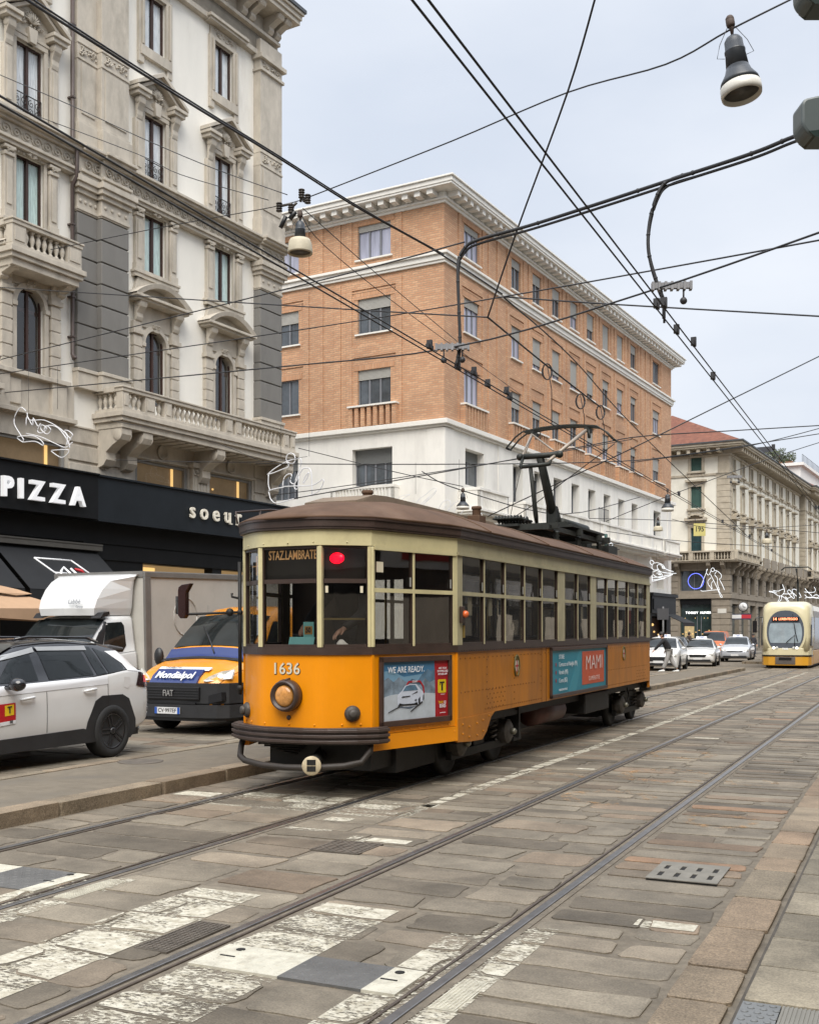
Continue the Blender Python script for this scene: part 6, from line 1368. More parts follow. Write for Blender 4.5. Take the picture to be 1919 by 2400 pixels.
class Body:
    def __init__(s, st, crown=.03, n=44):
        s.k = sorted(st); s.st = st; s.crown = crown; L_ = s.k[-1]; s.L = L_
        ys = set(s.k)
        for i in range(n + 1): ys.add(round(L_ * i / n, 4))
        s.ys = sorted(ys)
    def at(s, y):
        k = s.k; y = max(k[0], min(k[-1], y))
        i = max(j for j in range(len(k)) if k[j] <= y + 1e-9); i = min(i, len(k) - 2)
        h = k[i + 1] - k[i]; t = (y - k[i]) / h; o = []
        for c in range(6):
            a, b = s.st[k[i]][c], s.st[k[i + 1]][c]; d = (b - a) / h
            dp = (a - s.st[k[i - 1]][c]) / (k[i] - k[i - 1]) if i else d
            dn = (s.st[k[i + 2]][c] - b) / (k[i + 2] - k[i + 1]) if i + 2 < len(k) else d
            m0 = 0 if dp * d <= 0 else 2 * dp * d / (dp + d); m1 = 0 if dn * d <= 0 else 2 * dn * d / (dn + d)
            if i == 0: m0 = d
            if i + 2 >= len(k): m1 = d
            o.append((2 * t ** 3 - 3 * t * t + 1) * a + (t ** 3 - 2 * t * t + t) * h * m0 + (-2 * t ** 3 + 3 * t * t) * b + (t ** 3 - t * t) * h * m1)
        return o
    def half(s, y):
        zb, zs, zt, wb, ws, wt = s.at(y); w = max(wb, ws)
        low = [(0, zb), (wb * .8, zb), (wb - .03, zb + .02), (wb, zb + .08), (lerp(wb, w, .7) + .008, lerp(zb, zs, .45)), (w + .004, lerp(zb, zs, .72)), (ws, zs - .05), (ws - .015, zs - .01)]
        g = zt - zs
        up = [(ws - .03, zs + .004), (lerp(ws - .03, wt, .33), zs + g * .32), (lerp(ws - .03, wt, .66), zs + g * .64), (wt + .01, zs + g * .86), (wt - .03, zs + g * .96), (wt - .1, zt), (wt * .55, zt + s.crown * .75), (0, zt + s.crown)]
        return low, up
    def build(s, body_m, cabin_m, root, names=('body', 'cabin')):
        A, B = [], []
        for y in s.ys:
            lo, up = s.half(y)
            q = lo + [up[0]]; A.append([(x, y, z) for x, z in q] + [(-x, y, z) for x, z in q[::-1][:-1]])
            q = [lo[-1]] + up; B.append([(x, y, z) for x, z in q] + [(-x, y, z) for x, z in q[::-1][1:]])
        m1 = MB(); m1.loft([p[::-1] for p in A], smooth=True); o1 = m1.build(names[0], body_m, root)
        m2 = MB(); m2.loft([p[::-1] for p in B], smooth=True); o2 = m2.build(names[1], cabin_m, root)
        return o1, o2
    def X(s, y, z):
        lo, up = s.half(y); q = lo[1:] + up
        for (xa, za), (xb, zb) in zip(q, q[1:]):
            if min(za, zb) <= z <= max(za, zb) and abs(zb - za) > 1e-6: return lerp(xa, xb, (z - za) / (zb - za))
        return q[-3][0]
    def Z(s, y, x):
        zb, zs, zt, wb, ws, wt = s.at(y); r = min(1, abs(x) / max(.1, wt)); return zt + s.crown * (1 - r * r)
    def side(s, mb, poly, off=.006, sgn=1, sub=5):
        pts = []
        for i in range(len(poly)):
            a, b = poly[i], poly[(i + 1) % len(poly)]
            for k in range(sub): pts.append((lerp(a[0], b[0], k / sub), lerp(a[1], b[1], k / sub)))
        cy = sum(p[0] for p in pts) / len(pts); cz = sum(p[1] for p in pts) / len(pts)
        rings = [[(sgn * (s.X(lerp(cy, y, f), lerp(cz, z, f)) + off), lerp(cy, y, f), lerp(cz, z, f)) for y, z in pts] for f in (1, .66, .33)]
        n = len(pts); v = rings[0] + rings[1] + rings[2] + [(sgn * (s.X(cy, cz) + off), cy, cz)]; f = []
        for r in range(2):
            for i in range(n): f.append((r * n + i, r * n + (i + 1) % n, (r + 1) * n + (i + 1) % n, (r + 1) * n + i))
        for i in range(n): f.append((2 * n + i, 2 * n + (i + 1) % n, 3 * n))
        mb.add(v, f if sgn > 0 else [q[::-1] for q in f], True)
    def top(s, mb, y0, y1, k0, k1, off=.008, n=8):
        # glass laid over the upper surface between two stations, k = share of the top half width
        v = []
        for i in range(n + 1):
            y = lerp(y0, y1, i / n); wt = s.at(y)[5]; k = lerp(k0, k1, i / n)
            for j in range(n + 1): x = wt * k * (-1 + 2 * j / n); v.append((x, y - off * .6, s.Z(y, x) + off))
        mb.add(v, [(i * (n + 1) + j, i * (n + 1) + j + 1, (i + 1) * (n + 1) + j + 1, (i + 1) * (n + 1) + j) for i in range(n) for j in range(n)], True)
def wheel(root, x, y, r, w=.22, rim=alloy, spokes=5, sgn=1):
    mb = MB(); k = sgn
    pr = [(r * .62, -w), (r * .94, -w), (r, -w + .03), (r, -.03), (r * .95, 0), (r * .72, .004), (r * .68, -.02)]
    mb.lathe([(a, b * k) for a, b in (pr if k > 0 else pr)][::1 if k > 0 else -1], (x, y, r), 28, 'x'); W = mb.build('wheel', rubber, root)
    mb = MB(); mb.lathe([(a, b * k) for a, b in ([(r * .69, -.05), (r * .69, -.01), (r * .63, -.01), (r * .60, -.06), (r * .2, -.07), (.01, -.07)])][::1 if k > 0 else -1], (x, y, r), 28, 'x')
    for i in range(spokes):
        a = 2 * math.pi * i / spokes + .3; c, s_ = math.cos(a), math.sin(a); mm = Matrix.Translation((x, y, r)) @ Matrix.Rotation(a, 4, 'X'); mb.m = mm
        for o in (-.11, .05): mb.box(*sorted((-.06 * k, -.012 * k)), r * o, r * (o + .07), r * .1, r * .64)
        mb.m = None
    mb.lathe([(a, b * k) for a, b in ([(.05, -.06), (.05, -.004), (.03, .0), (.001, .0)])][::1 if k > 0 else -1], (x, y, r), 12, 'x'); mb.build('rim', rim, W)
def arch(root, bd, y, r, out=.0, m=cladding, seg=14, poly=None):
    for sg in (1, -1):
        w = bd.X(y, r + .1) + .007 + out; mb = MB()
        q = poly or [((r + .075) * math.cos(R(a)), r + (r + .075) * math.sin(R(a))) for a in [-25 + 230 * k / seg for k in range(seg + 1)]]
        mb.prism([(y + a, max(.2, b)) for a, b in q], *sorted((sg * (w - .4), sg * w)), 'x'); mb.build('wheel_arch', m, root)
def plate(root, y, z, x=0, w=.5, text='CV997EF', face=-1):
    mb = MB(); mb.box(x - w / 2, x + w / 2, *sorted((y, y + .015 * -face)), z - .055, z + .055); P_ = mb.build('number_plate', plate_w, root)
    if text:
        mb = MB(); text_mesh(mb, text, .095, (x, y - .002, z), (1, 0, 0), (0, 0, 1), .002, bold=.01); mb.build('lettering', txt_k, P_)
        for s in (-1, 1): mb = MB(); mb.box(*sorted((x + s * (w / 2 - .05), x + s * w / 2)), y - .003, y, z - .055, z + .055); mb.build('side_band', plate_b, P_)
# ---------------- white taxi SUV, near left
SU = thing('taxi', 'white sport utility taxi with black roof, the nearest car at the left edge', 'car', (-11.08, 8.35, 0))
sv = Body({0: (.45, .70, .72, .70, .72, .60), .12: (.32, .85, .88, .82, .84, .7), .5: (.26, .98, 1.02, .9, .9, .75), 1.35: (.26, 1.05, 1.09, .92, .91, .72), 1.9: (.26, 1.07, 1.47, .92, .91, .68), 2.35: (.26, 1.085, 1.60, .92, .915, .65), 3.0: (.26, 1.11, 1.63, .925, .92, .65), 3.6: (.28, 1.16, 1.60, .925, .92, .645), 4.1: (.32, 1.21, 1.53, .915, .905, .62), 4.38: (.38, 1.20, 1.27, .90, .87, .64), 4.5: (.44, 1.1, 1.13, .87, .84, .64), 4.58: (.5, 1.0, 1.02, .82, .8, .6)})
body, cab_ = sv.build(wht, mat('car_roof_black', (.012, .012, .014), .15, var=.1, coat=.5), SU)
for y in (.98, 3.68):
    q = [(-.56, .3), (-.5, .52), (-.34, .80), (-.2, .865), (.22, .865), (.36, .80), (.50, .5), (.5, .34), (.38, .24), (-.46, .24)]
    arch(SU, sv, y, .365, .0, poly=q)
    for sg in (1, -1): wheel(SU, sg * (sv.X(y, .46) + .03), y, .365, .24, alloy_blk, 5, sg)
mb = MB()
for sg in (1, -1): mb.prism([(1.3, .24), (3.3, .24), (3.25, .40), (3.1, .44), (1.45, .41), (1.32, .38)], *sorted((sg * .5, sg * .935)), 'x')
mb.prism([(.2, .22), (4.4, .26), (4.4, .4), (.2, .4)], -.8, .8, 'x'); mb.build('sill', cladding, SU)
mb = MB(); mb.prism([(4.1, .36), (4.45, .42), (4.6, .62), (4.55, .66), (4.2, .48)], -.84, .84, 'x'); mb.build('rear_bumper', mat('bumper_grey', (.10, .095, .09), .5, var=.2), SU, bevel=.02)
mb = MB(); mb.tube([(.62, 4.42, .33), (.62, 4.6, .33)], .045, 10); mb.build('exhaust', chrome, SU)
for sg in (1, -1):
    for nm, poly in (('side_window', [(1.66, 1.10), (2.33, 1.115), (2.33, 1.50), (2.18, 1.48), (1.95, 1.36)]), ('side_window', [(2.52, 1.12), (3.36, 1.155), (3.27, 1.535), (2.48, 1.525)]), ('quarter_window', [(3.42, 1.16), (3.62, 1.17), (3.50, 1.535), (3.34, 1.535)]), ('quarter_window', [(3.66, 1.17), (3.96, 1.20), (4.0, 1.25), (3.96, 1.33), (3.72, 1.47), (3.56, 1.525)])):
        mb = MB(); sv.side(mb, poly, .006, sg); mb.build(nm, carglass, SU)
    mb = MB(); sv.side(mb, [(3.78, 1.475), (4.02, 1.30), (4.05, 1.2), (4.3, 1.18), (4.28, 1.30), (4.08, 1.48)], .007, sg); mb.build('rear_pillar', wht, SU)
    for a, b in (((1.75, 1.42), (2.42, 1.545)), ((2.46, 1.548), (3.4, 1.555))):
        mb = MB(); sv.side(mb, [a, b, (b[0], b[1] - .06), (a[0] + .02, a[1] - .05)], .022, sg); mb.build('wind_deflector', mat('deflector_silver', (.38, .38, .37), .2, metal=.5, var=.1), SU)
    mb = MB(); sv.side(mb, [(1.6, 1.065), (3.6, 1.135), (3.6, 1.02), (1.6, .95)], .005, sg); mb.build('sticker_strip', mat('sticker_white', (.72, .73, .75), .3, var=.0), SU)
    for y0, z in ((2.43, 0), (3.6, 0)):
        mb = MB(); mb.tube([(sg * (sv.X(y0, zz) + .001), y0 + max(0, .5 - zz) * .0, zz) for zz in (.44, .6, .8, .95, 1.1)], .005, 4); mb.build('door_gap', txt_k, SU)
    for y0, zz in ((2.08, .90), (3.22, .955)):
        mb = MB(); X_ = sv.X(y0, zz); mb.tube([(sg * (X_ + .005), y0 - .11, zz - .012), (sg * (X_ + .045), y0 - .08, zz - .005), (sg * (X_ + .05), y0 + .08, zz + .012), (sg * (X_ + .005), y0 + .11, zz + .015)], [.012, .02, .02, .012], 6); mb.build('door_handle', wht, SU)
    mb = MB(); mb.ball((sg * 1.06, 1.78, 1.09), (.12, .09, .085), 10, 7); mb.tube([(sg * .9, 1.75, 1.05), (sg * 1.02, 1.76, 1.05)], .03); mb.build('wing_mirror', mat('car_roof_black', ()), SU)
    mb = MB(); mb.tube([(sg * .6, 2.2, 1.645), (sg * .62, 2.4, 1.675), (sg * .62, 3.5, 1.665), (sg * .6, 3.75, 1.6)], .02, 6); mb.build('roof_rail', mat('car_roof_black', ()), SU)
    mb = MB(); sv.side(mb, [(4.2, .98), (4.3, 1.175), (4.5, 1.135), (4.54, .99), (4.45, .94)], .012, sg); T_ = mb.build('tail_light', mat('tail_light_dark', (.03, .015, .017), .1, var=.2), SU)
    mb = MB(); sv.side(mb, [(4.38, 1.02), (4.4, 1.13), (4.53, 1.10), (4.545, 1.01)], .02, sg); mb.build('lens', red_glass, T_)
    mb = MB(); sv.side(mb, [(3.93, .97), (3.95, 1.11), (4.08, 1.10), (4.1, 1.0), (4.02, .94)], .004, sg); mb.build('fuel_flap', wht, SU)
mb = MB(); sv.top(mb, 4.12, 4.37, .9, .92); mb.build('rear_window', carglass, SU); mb = MB(); sv.top(mb, 1.4, 2.15, 1.0, .95); mb.build('windscreen', carglass, SU)
mb = MB(); mb.prism([(4.0, 1.565), (4.32, 1.52), (4.33, 1.49), (4.0, 1.5)], -.6, .6, 'x'); mb.build('spoiler', mat('spoiler_grey', (.12, .12, .125), .25, var=.05), SU, bevel=.015)
mb = MB(); mb.prism([(1.55, 1.67), (1.85, 1.69), (1.82, 1.83), (1.6, 1.82)], -.3, .3, 'x'); mb.build('taxi_sign', wl, SU, bevel=.02)
st_r = mat('sticker_red', (.45, .015, .02), .4, var=0); st_y = mat('sticker_yellow', (.75, .52, .02), .4, var=0)
y0 = 1.64
mb = MB(); sv.side(mb, [(1.2, .60), (1.88, .645), (1.88, .86), (1.2, .83)], .009, 1); D_ = mb.build('door_sticker', st_r, SU)
mb = MB(); sv.side(mb, [(1.2, .55), (1.88, .60), (1.88, .645), (1.2, .60)], .009, 1); mb.build('strip', mat('sticker_white', ()), D_)
mb = MB(); sv.side(mb, [(1.70, .70), (1.85, .71), (1.85, .84), (1.70, .83)], .012, 1); mb.build('logo_tile', st_y, D_)
X_ = sv.X(1.6, .75) + .014
for s, yy, zz, sz, m in (('TAXI02', 1.47, .80, .085, st_y), ('8585', 1.47, .70, .115, wl), ('T', 1.775, .772, .12, txt_k), ('FIRENZE', 1.4, .60, .05, txt_k), ('50', 1.8, .628, .05, txt_k)):
    mb = MB(); text_mesh(mb, s, sz, (X_ + .004, yy, zz), (0, 1, .05), (-.02, 0, 1), .004, bold=.02); mb.build('lettering', m, D_)
# ---------------- orange security van
VA = thing('security_van', 'orange and blue security van with black bumper facing the camera beside the tram', 'van', (-11.46, 15.2, 0))
van_o = mat('van_paint_orange', (.70, .27, .02), .25, var=.04, coat=.5); van_b = mat('van_blue', (.012, .028, .13), .3, var=.05, coat=.3)
vb = Body({0: (.34, .80, .86, .72, .70, .62), .08: (.30, .88, .94, .90, .86, .76), .3: (.28, 1.0, 1.07, .98, .93, .82), .6: (.28, 1.09, 1.17, 1.02, .97, .86), .85: (.28, 1.16, 1.24, 1.02, .99, .86), 1.05: (.28, 1.22, 1.44, 1.02, .99, .86), 1.75: (.28, 1.3, 2.0, 1.02, 1.0, .80), 1.95: (.28, 1.32, 2.1, 1.02, 1.0, .80), 2.4: (.28, 1.35, 2.2, 1.02, 1.0, .84), 5.0: (.3, 1.4, 2.22, 1.02, 1.0, .86), 5.3: (.35, 1.4, 2.15, .98, .97, .82)}, crown=.05)
vb.build(van_o, van_o, VA)
mb = MB(); vb.top(mb, 1.07, 1.80, .97, .97, .012); mb.build('windscreen', carglass, VA)
mb = MB(); vb.top(mb, .87, 1.035, 1.03, 1.0, .012); mb.build('cowl_panel', van_b, VA)
mb = MB(); vb.top(mb, .80, .88, 1.06, 1.05, .014); mb.build('cowl_grille', black_plastic, VA)
for x0, x1, y1 in ((.15, -.45, 1.45), (.78, .25, 1.5)):
    mb = MB(); mb.tube([(x, y, vb.Z(y, x) + .035) for x, y in [(lerp(x0, x1, t), lerp(.92, y1, t)) for t in (0, .3, .6, 1)]], .014, 5); mb.build('wiper', black_plastic, VA)
# hood panel with the lettering
def hood(mb, pts, off=.012, sub=6):
    q = []
    for i in range(len(pts)):
        a, b = pts[i], pts[(i + 1) % len(pts)]
        for k in range(sub): q.append((lerp(a[0], b[0], k / sub), lerp(a[1], b[1], k / sub)))
    cx = sum(p[0] for p in q) / len(q); cy = sum(p[1] for p in q) / len(q); v = [(x, y - off * .5, vb.Z(y, x) + off) for x, y in q] + [(x * .5 + cx * .5, (y + cy) / 2 - off * .5, vb.Z((y + cy) / 2, (x + cx) / 2) + off) for x, y in q] + [(cx, cy - off * .5, vb.Z(cy, cx) + off)]
    n = len(q); mb.add(v, [(i, (i + 1) % n, n + (i + 1) % n, n + i) for i in range(n)] + [(n + i, n + (i + 1) % n, 2 * n) for i in range(n)], True)
mb = MB(); mb.prism([(.02, .86), (-.045, .885), (.05, 1.0), (.22, 1.11), (.3, 1.1), (.2, .95)], -.52, .46, 'x'); mb.build('nose_panel', van_b, VA)
mb = MB(); mb.prism([(.2, 1.09), (.215, 1.105), (.30, 1.145), (.32, 1.12)], -.52, .55, 'x'); mb.build('white_stripe', mat('sticker_white', ()), VA)
mb = MB(); text_mesh(mb, 'Mondialpol', .20, (-.03, .05, .995), (1, 0, 0), (0, .66, .75), .006, bold=.022, sx=.88, shear=.2); mb.v = [(x, y - .03, z + .016) for x, y, z in mb.v]; mb.build('lettering', mat('sticker_white', ()), VA)
mb = MB(); text_mesh(mb, 'COOPERATIVA', .05, (-.2, .225, 1.135), (1, 0, 0), (0, .8, .6), .003, bold=.01); mb.build('lettering', txt_k, VA)
for sg in (1, -1):
    mb = MB(); v = [(sg * .56, .05, .91), (sg * .64, .03, .90), (sg * .98, .27, .95), (sg * .975, .36, 1.10), (sg * .82, .22, 1.07), (sg * .64, .11, .98)]
    n = len(v); c = Vector((sg * .74, .1, .96)); mb.add(v + [(a + 0, b - .035, d + .015) for a, b, d in v] + [tuple(c + Vector((0, .05, 0)))], [(n + i, n + (i + 1) % n, 2 * n) if sg < 0 else (n + (i + 1) % n, n + i, 2 * n) for i in range(n)] + [(i, (i + 1) % n, n + (i + 1) % n, n + i) for i in range(n)]); H_ = mb.build('headlight', head_glass, VA)
    mb = MB(); mb.ball((sg * .84, .13, 1.0), (.06, .04, .035), 10, 6); mb.build('lamp_glow', head_on, H_)
    mb = MB(); mb.ball((sg * 1.2, 1.1, 1.30), (.10, .07, .17), 10, 8); mb.tube([(sg * 1.0, 1.1, 1.2), (sg * 1.16, 1.1, 1.22)], .04); mb.build('wing_mirror', black_plastic, VA)
    mb = MB(); vb.side(mb, [(1.25, 1.32), (2.15, 1.36), (2.15, 1.95), (1.82, 1.95)], .008, sg); mb.build('side_window', carglass, VA)
    mb = MB(); vb.side(mb, [(1.35, .95), (5.0, 1.0), (5.0, 1.25), (1.35, 1.2)], .006, sg); mb.build('blue_stripe', van_b, VA)
bp = [(-1.06, .75), (-1.055, .4), (-1.0, .14), (-.85, .0), (-.5, -.07), (0, -.09), (.5, -.07), (.85, .0), (1.0, .14), (1.055, .4), (1.06, .75)]
mb = MB(); strip(mb, bp, .30, .52, -.3, .02); strip(mb, bp, .52, .545, -.3, -.03); strip(mb, bp, .545, .86, -.3, .0); strip(mb, [(x * .985, y + .02) for x, y in bp], .86, .885, -.3, .0); strip(mb, [(x * .96, y) for x, y in bp], .24, .31, -.3, -.03); mb.build('front_bumper', cladding, VA, bevel=.02)
mb = MB(); mb.box(-.56, .56, -.11, -.06, .60, .82); G_ = mb.build('grille', mat('grille_black', (.006, .006, .007), .5, var=0), VA, bevel=.01)
mb = MB()
for z in (.63, .675, .72, .765): mb.box(-.55, .55, -.122, -.11, z - .007, z + .007)
mb.build('grille_bar', cladding, G_); mb = MB(); text_mesh(mb, 'FIAT', .145, (-.05, -.14, .71), (1, 0, 0), (0, 0, 1), .012, bold=.015, sx=.75); mb.build('lettering', chrome, G_)
mb = MB(); mb.box(-.48, .48, -.1, -.058, .53, .56); mb.build('air_intake', MATS['grille_black'], VA)
for sg in (1, -1): mb = MB(); mb.prism([(sg * .62, .66), (sg * .96, .74), (sg * .97, .60), (sg * .66, .54)], -.03, .2, 'y'); mb.build('fog_recess', MATS['grille_black'], VA)
plate(VA, -.125, .415, -.08, .52, 'CV·997EF')
for y in (.95, 4.4):
    arch(VA, vb, y, .35)
    for sg in (1, -1): wheel(VA, sg * 1.0, y, .35, .24, alloy, 6, sg)
mb = MB(); mb.box(-.9, .9, .3, 5.0, .24, .36); mb.build('underbody', black_plastic, VA)
mb = MB(); mb.box(-.35, .05, 1.25, 1.3, 1.44, 1.5); mb.build('dash_papers', mat('sticker_white', ()), VA)
# ---------------- white box truck
TK = thing('box_truck', 'white box truck with a rounded roof deflector behind the taxi and van', 'truck', (-15.18, 17.65, 0)); TK.rotation_euler = (R(1.6), 0, 0)
bx_w = mat('truck_box_white', (.44, .425, .385), .5, var=.05, dirt=(.36, .34, .3), dscale=.8); tw = mat('truck_cab_white', (.60, .61, .61), .28, var=.04, coat=.3); alu = mat('truck_aluminium', (.22, .21, .195), .45, metal=.5, var=.15)
mb = MB(); mb.box(-1.16, 1.16, .02, 5.4, .95, 2.88); mb.build('cargo_box', bx_w, TK)
mb = MB()
for x in (-1.18, 1.13): mb.box(x, x + .06, 0, 5.42, 2.86, 2.97); mb.box(x, x + .06, 0, .18, .95, 2.86); mb.box(x, x + .06, 5.25, 5.42, .95, 2.86); mb.box(x, x + .06, .18, 5.25, .93, 1.05)
mb.box(-1.12, 1.13, 0, .1, 2.86, 2.97); mb.box(-1.12, 1.13, .0, 5.42, 2.97, 2.985); mb.build('box_edging', alu, TK, bevel=.01)
cb = Body({0: (.4, .75, .8, .80, .80, .7), .1: (.35, 1.0, 1.05, .92, .92, .8), .45: (.35, 1.22, 1.3, .98, .97, .86), .6: (.35, 1.3, 1.48, .98, .97, .86), 1.15: (.35, 1.35, 2.0, .98, .97, .84), 1.3: (.35, 1.35, 2.07, .98, .97, .84), 1.95: (.4, 1.38, 2.12, .98, .97, .86)}, crown=.03)
cr = bpy.data.objects.new('cab', None); COL.objects.link(cr); cr.parent = TK; cr.location = (0, -1.98, 0)
o1, o2 = cb.build(tw, tw, cr, ('cab_body', 'cab_roof'))
mb = MB(); cb.top(mb, .63, 1.17, 1.02, 1.0, .012); mb.build('windscreen', carglass, cr)
for sg in (1, -1):
    mb = MB(); cb.side(mb, [(.98, 1.4), (1.55, 1.38), (1.68, 1.5), (1.68, 1.9), (1.62, 1.97), (1.2, 1.96)], .008, sg); mb.build('side_window', carglass, cr)
    mb = MB(); cb.side(mb, [(.62, 1.36), (.95, 1.38), (1.22, 1.98), (1.14, 1.99)], .006, sg); mb.build('pillar_trim', black_plastic, cr)
    mb = MB(); mb.prism([(1.02, 2.06), (1.3, 2.12), (1.28, 2.18), (1.12, 2.16)], *sorted((sg * .62, sg * .86)), 'x'); mb.build('roof_marker', black_plastic, cr)
    wheel(TK, sg * .95, -1.1, .36, .24, alloy, 6, sg); wheel(TK, sg * 1.0, 3.8, .36, .3, alloy, 6, sg)
mb = MB(); secs = []
for y, z, w in ((-.98, 2.10, .84), (-1.0, 2.24, .88), (-.93, 2.42, .9), (-.78, 2.62, .92), (-.58, 2.78, .95), (-.35, 2.88, 1.0), (-.1, 2.92, 1.02)):
    secs.append([(-w, max(y + .28, -.1), z), (-w * .8, y + .05, z + .005), (0, y - .02, z + .01), (w * .8, y + .05, z + .005), (w, max(y + .28, -.1), z), (w, -.05, z), (-w, -.05, z)])
mb.loft([s for s in secs], smooth=False); DF = mb.build('roof_deflector', tw, TK, bevel=.03)
mb = MB(); text_mesh(mb, 'Labbé', .13, (.28, -1.0, 2.38), (1, 0, 0), (0, .28, .96), .004, bold=.01); text_mesh(mb, 'Group', .07, (.42, -1.02, 2.28), (1, 0, 0), (0, .25, .96), .004); mb.v = [(x, y - .03, z) for x, y, z in mb.v]; mb.build('lettering', mat('faded_print', (.2, .21, .23), .6, var=.1), DF)
mb = MB(); mb.tube([(1.162, 1.35 + .4 * math.cos(a * .3), 2.05 + .4 * math.sin(a * .3)) for a in range(22)], .02, 4); text_mesh(mb, 'locauto', .42, (1.166, 2.75, 2.12), (0, 1, 0), (0, 0, 1), .003, bold=.01); mb.build('faded_emblem', mat('faded_box_print', (.40, .39, .36), .6, var=.05), TK)
mb = MB(); mb.box(-.8, .8, -1.8, 5, .4, .95); mb.build('chassis', under_m, TK)
# ---------------- traffic further down the street
SED = {0: (.36, .58, .62, .68, .68, .55), .1: (.24, .68, .73, .80, .80, .68), .6: (.2, .82, .88, .87, .86, .74), 1.35: (.2, .92, .98, .89, .87, .72), 2.15: (.2, .96, 1.42, .89, .87, .58), 2.6: (.2, .97, 1.47, .89, .87, .57), 3.3: (.2, .98, 1.43, .89, .86, .56), 4.0: (.22, .98, 1.05, .88, .84, .62), 4.4: (.3, .9, .95, .82, .78, .6)}
HAT = {0: (.36, .62, .66, .70, .70, .58), .1: (.24, .76, .80, .84, .84, .72), .5: (.2, .88, .94, .89, .88, .76), 1.05: (.2, .98, 1.05, .90, .89, .72), 1.75: (.2, 1.02, 1.5, .90, .89, .62), 2.3: (.2, 1.03, 1.58, .90, .89, .6), 3.6: (.22, 1.05, 1.54, .90, .88, .58), 4.1: (.25, 1.0, 1.2, .88, .85, .62), 4.3: (.35, .9, .95, .82, .8, .6)}
VAN = {0: (.36, .7, .74, .76, .76, .64), .1: (.25, .9, .95, .9, .9, .78), .6: (.22, 1.05, 1.12, .96, .95, .82), 1.0: (.22, 1.12, 1.22, .97, .95, .80), 1.7: (.22, 1.16, 1.85, .97, .95, .72), 2.1: (.22, 1.17, 1.93, .97, .95, .72), 4.5: (.25, 1.2, 1.93, .97, .95, .74), 4.8: (.35, 1.1, 1.8, .9, .9, .7)}
def car(label, cat, st, loc, rz, paint, glass=carglass, cab=None, wind=(1.38, 2.1), sw=None, taxi=False, lit=False, grille=(.45, .62), low=True, name='car', roof_glass=False):
    t = thing(name, label, cat, loc, rz, group='cars coming down the street'); b = Body(st, n=26); b.build(paint, cab or paint, t); zl = lambda y: b.at(y)
    mb = MB(); b.top(mb, wind[0], wind[1], 1.02, .98); mb.build('windscreen', glass, t)
    y0, y1 = wind[1] + .02, sorted(st)[-3]
    for sg in (1, -1):
        zs0, zt0 = zl(wind[1])[1], zl(wind[1])[2]
        m_ = lerp(y0, y1, .5)
        for a, c, d, e in ((wind[0] + .35, m_ - .05, y0 - .15, m_ - .05), (m_ + .03, y1 - .15, m_ + .03, y1 - .4)):
            mb = MB(); b.side(mb, [(a, zl(a)[1] + .03), (c, zl(c)[1] + .03), (e, zl(e)[2] - .09), (d, zl(d)[2] - .10)], .008, sg, 4); mb.build('side_window', glass, t)
        for y in (.85, y1 - .15 if y1 < 3.5 else 3.45):
            arch(t, b, y, .32, m=cladding, seg=10); wheel(t, sg * (b.X(y, .4) + .012), y, .32, .2, alloy, 5, sg)
        w0 = zl(.1)[3]; zh = zl(.15)[1] - .06
        mb = MB(); mb.prism([(sg * (w0 - .36), zh - .04), (sg * (w0 + .0), zh - .01), (sg * (w0 + .01), zh + .07), (sg * (w0 - .3), zh + .05)], .02, .22, 'y'); H_ = mb.build('headlight', head_glass, t)
        if lit: mb = MB(); mb.ball((sg * (w0 - .16), .03, zh + .01), (.06, .03, .035), 8, 5); mb.build('lamp_glow', head_on, H_)
        mb = MB(); mb.ball((sg * (zl(wind[0] + .3)[4] + .1), wind[0] + .28, zl(wind[0])[1] + .08), (.1, .07, .07), 8, 6); mb.build('wing_mirror', paint if taxi else black_plastic, t)
    mb = MB(); g0, g1 = grille; w = zl(.1)[3] - .34; mb.prism([(-w, g1), (w, g1), (w * .85, g0), (-w * .85, g0)], -.015, .1, 'y'); mb.build('grille', MATS['grille_black'], t)
    mb = MB(); w = zl(.1)[3] - .1; mb.prism([(-w, .26), (w, .26), (w * .9, .38), (-w * .9, .38)], -.01, .1, 'y'); mb.build('lower_intake', MATS['grille_black'], t)
    plate(t, -.02, .43, 0, .46, None)
    if taxi: mb = MB(); yy = wind[1] + .25; mb.prism([(yy, zl(yy)[2] + .02), (yy + .2, zl(yy)[2] + .02), (yy + .18, zl(yy)[2] + .15), (yy + .02, zl(yy)[2] + .15)], -.28, .28, 'x'); S_ = mb.build('taxi_sign', wl, t); mb = MB(); text_mesh(mb, 'TAXI', .12, (0, yy - .004, zl(yy)[2] + .085), (1, 0, 0), (0, 0, 1), .004, bold=.02); mb.build('lettering', plate_b, S_)
    return t
car('white hatchback taxi with lit headlamps half hidden behind the old tram', 'car', HAT, (-10.85, 50.9, 0), R(4), wht, wind=(1.08, 1.78), taxi=True, lit=True, grille=(.46, .66))
car('white sedan taxi with a wide black grille, right of the walking person', 'car', SED, (-10.45, 58.8, 0), R(5), wht, taxi=True, grille=(.5, .64))
car('silver white people carrier just left of the modern tram', 'car', HAT, (-10.15, 69.8, 0), R(3), mat('car_paint_silver', (.50, .52, .56), .25, metal=.2, var=.03, coat=.5), wind=(1.08, 1.78), taxi=True, lit=True, grille=(.62, .68))
car('dark grey car with only its roof showing behind the white sedan taxi', 'car', HAT, (-13.3, 65.5, 0), R(3), mat('car_paint_graphite', (.04, .04, .045), .25, var=.05, coat=.5), wind=(1.08, 1.78))
car('orange van standing in the second row behind the white taxis', 'van', VAN, (-12.7, 76.8, 0), R(4), mat('car_paint_orange', (.58, .14, .03), .3, var=.04, coat=.4), wind=(1.03, 1.72), grille=(.5, .6), name='parked_van')
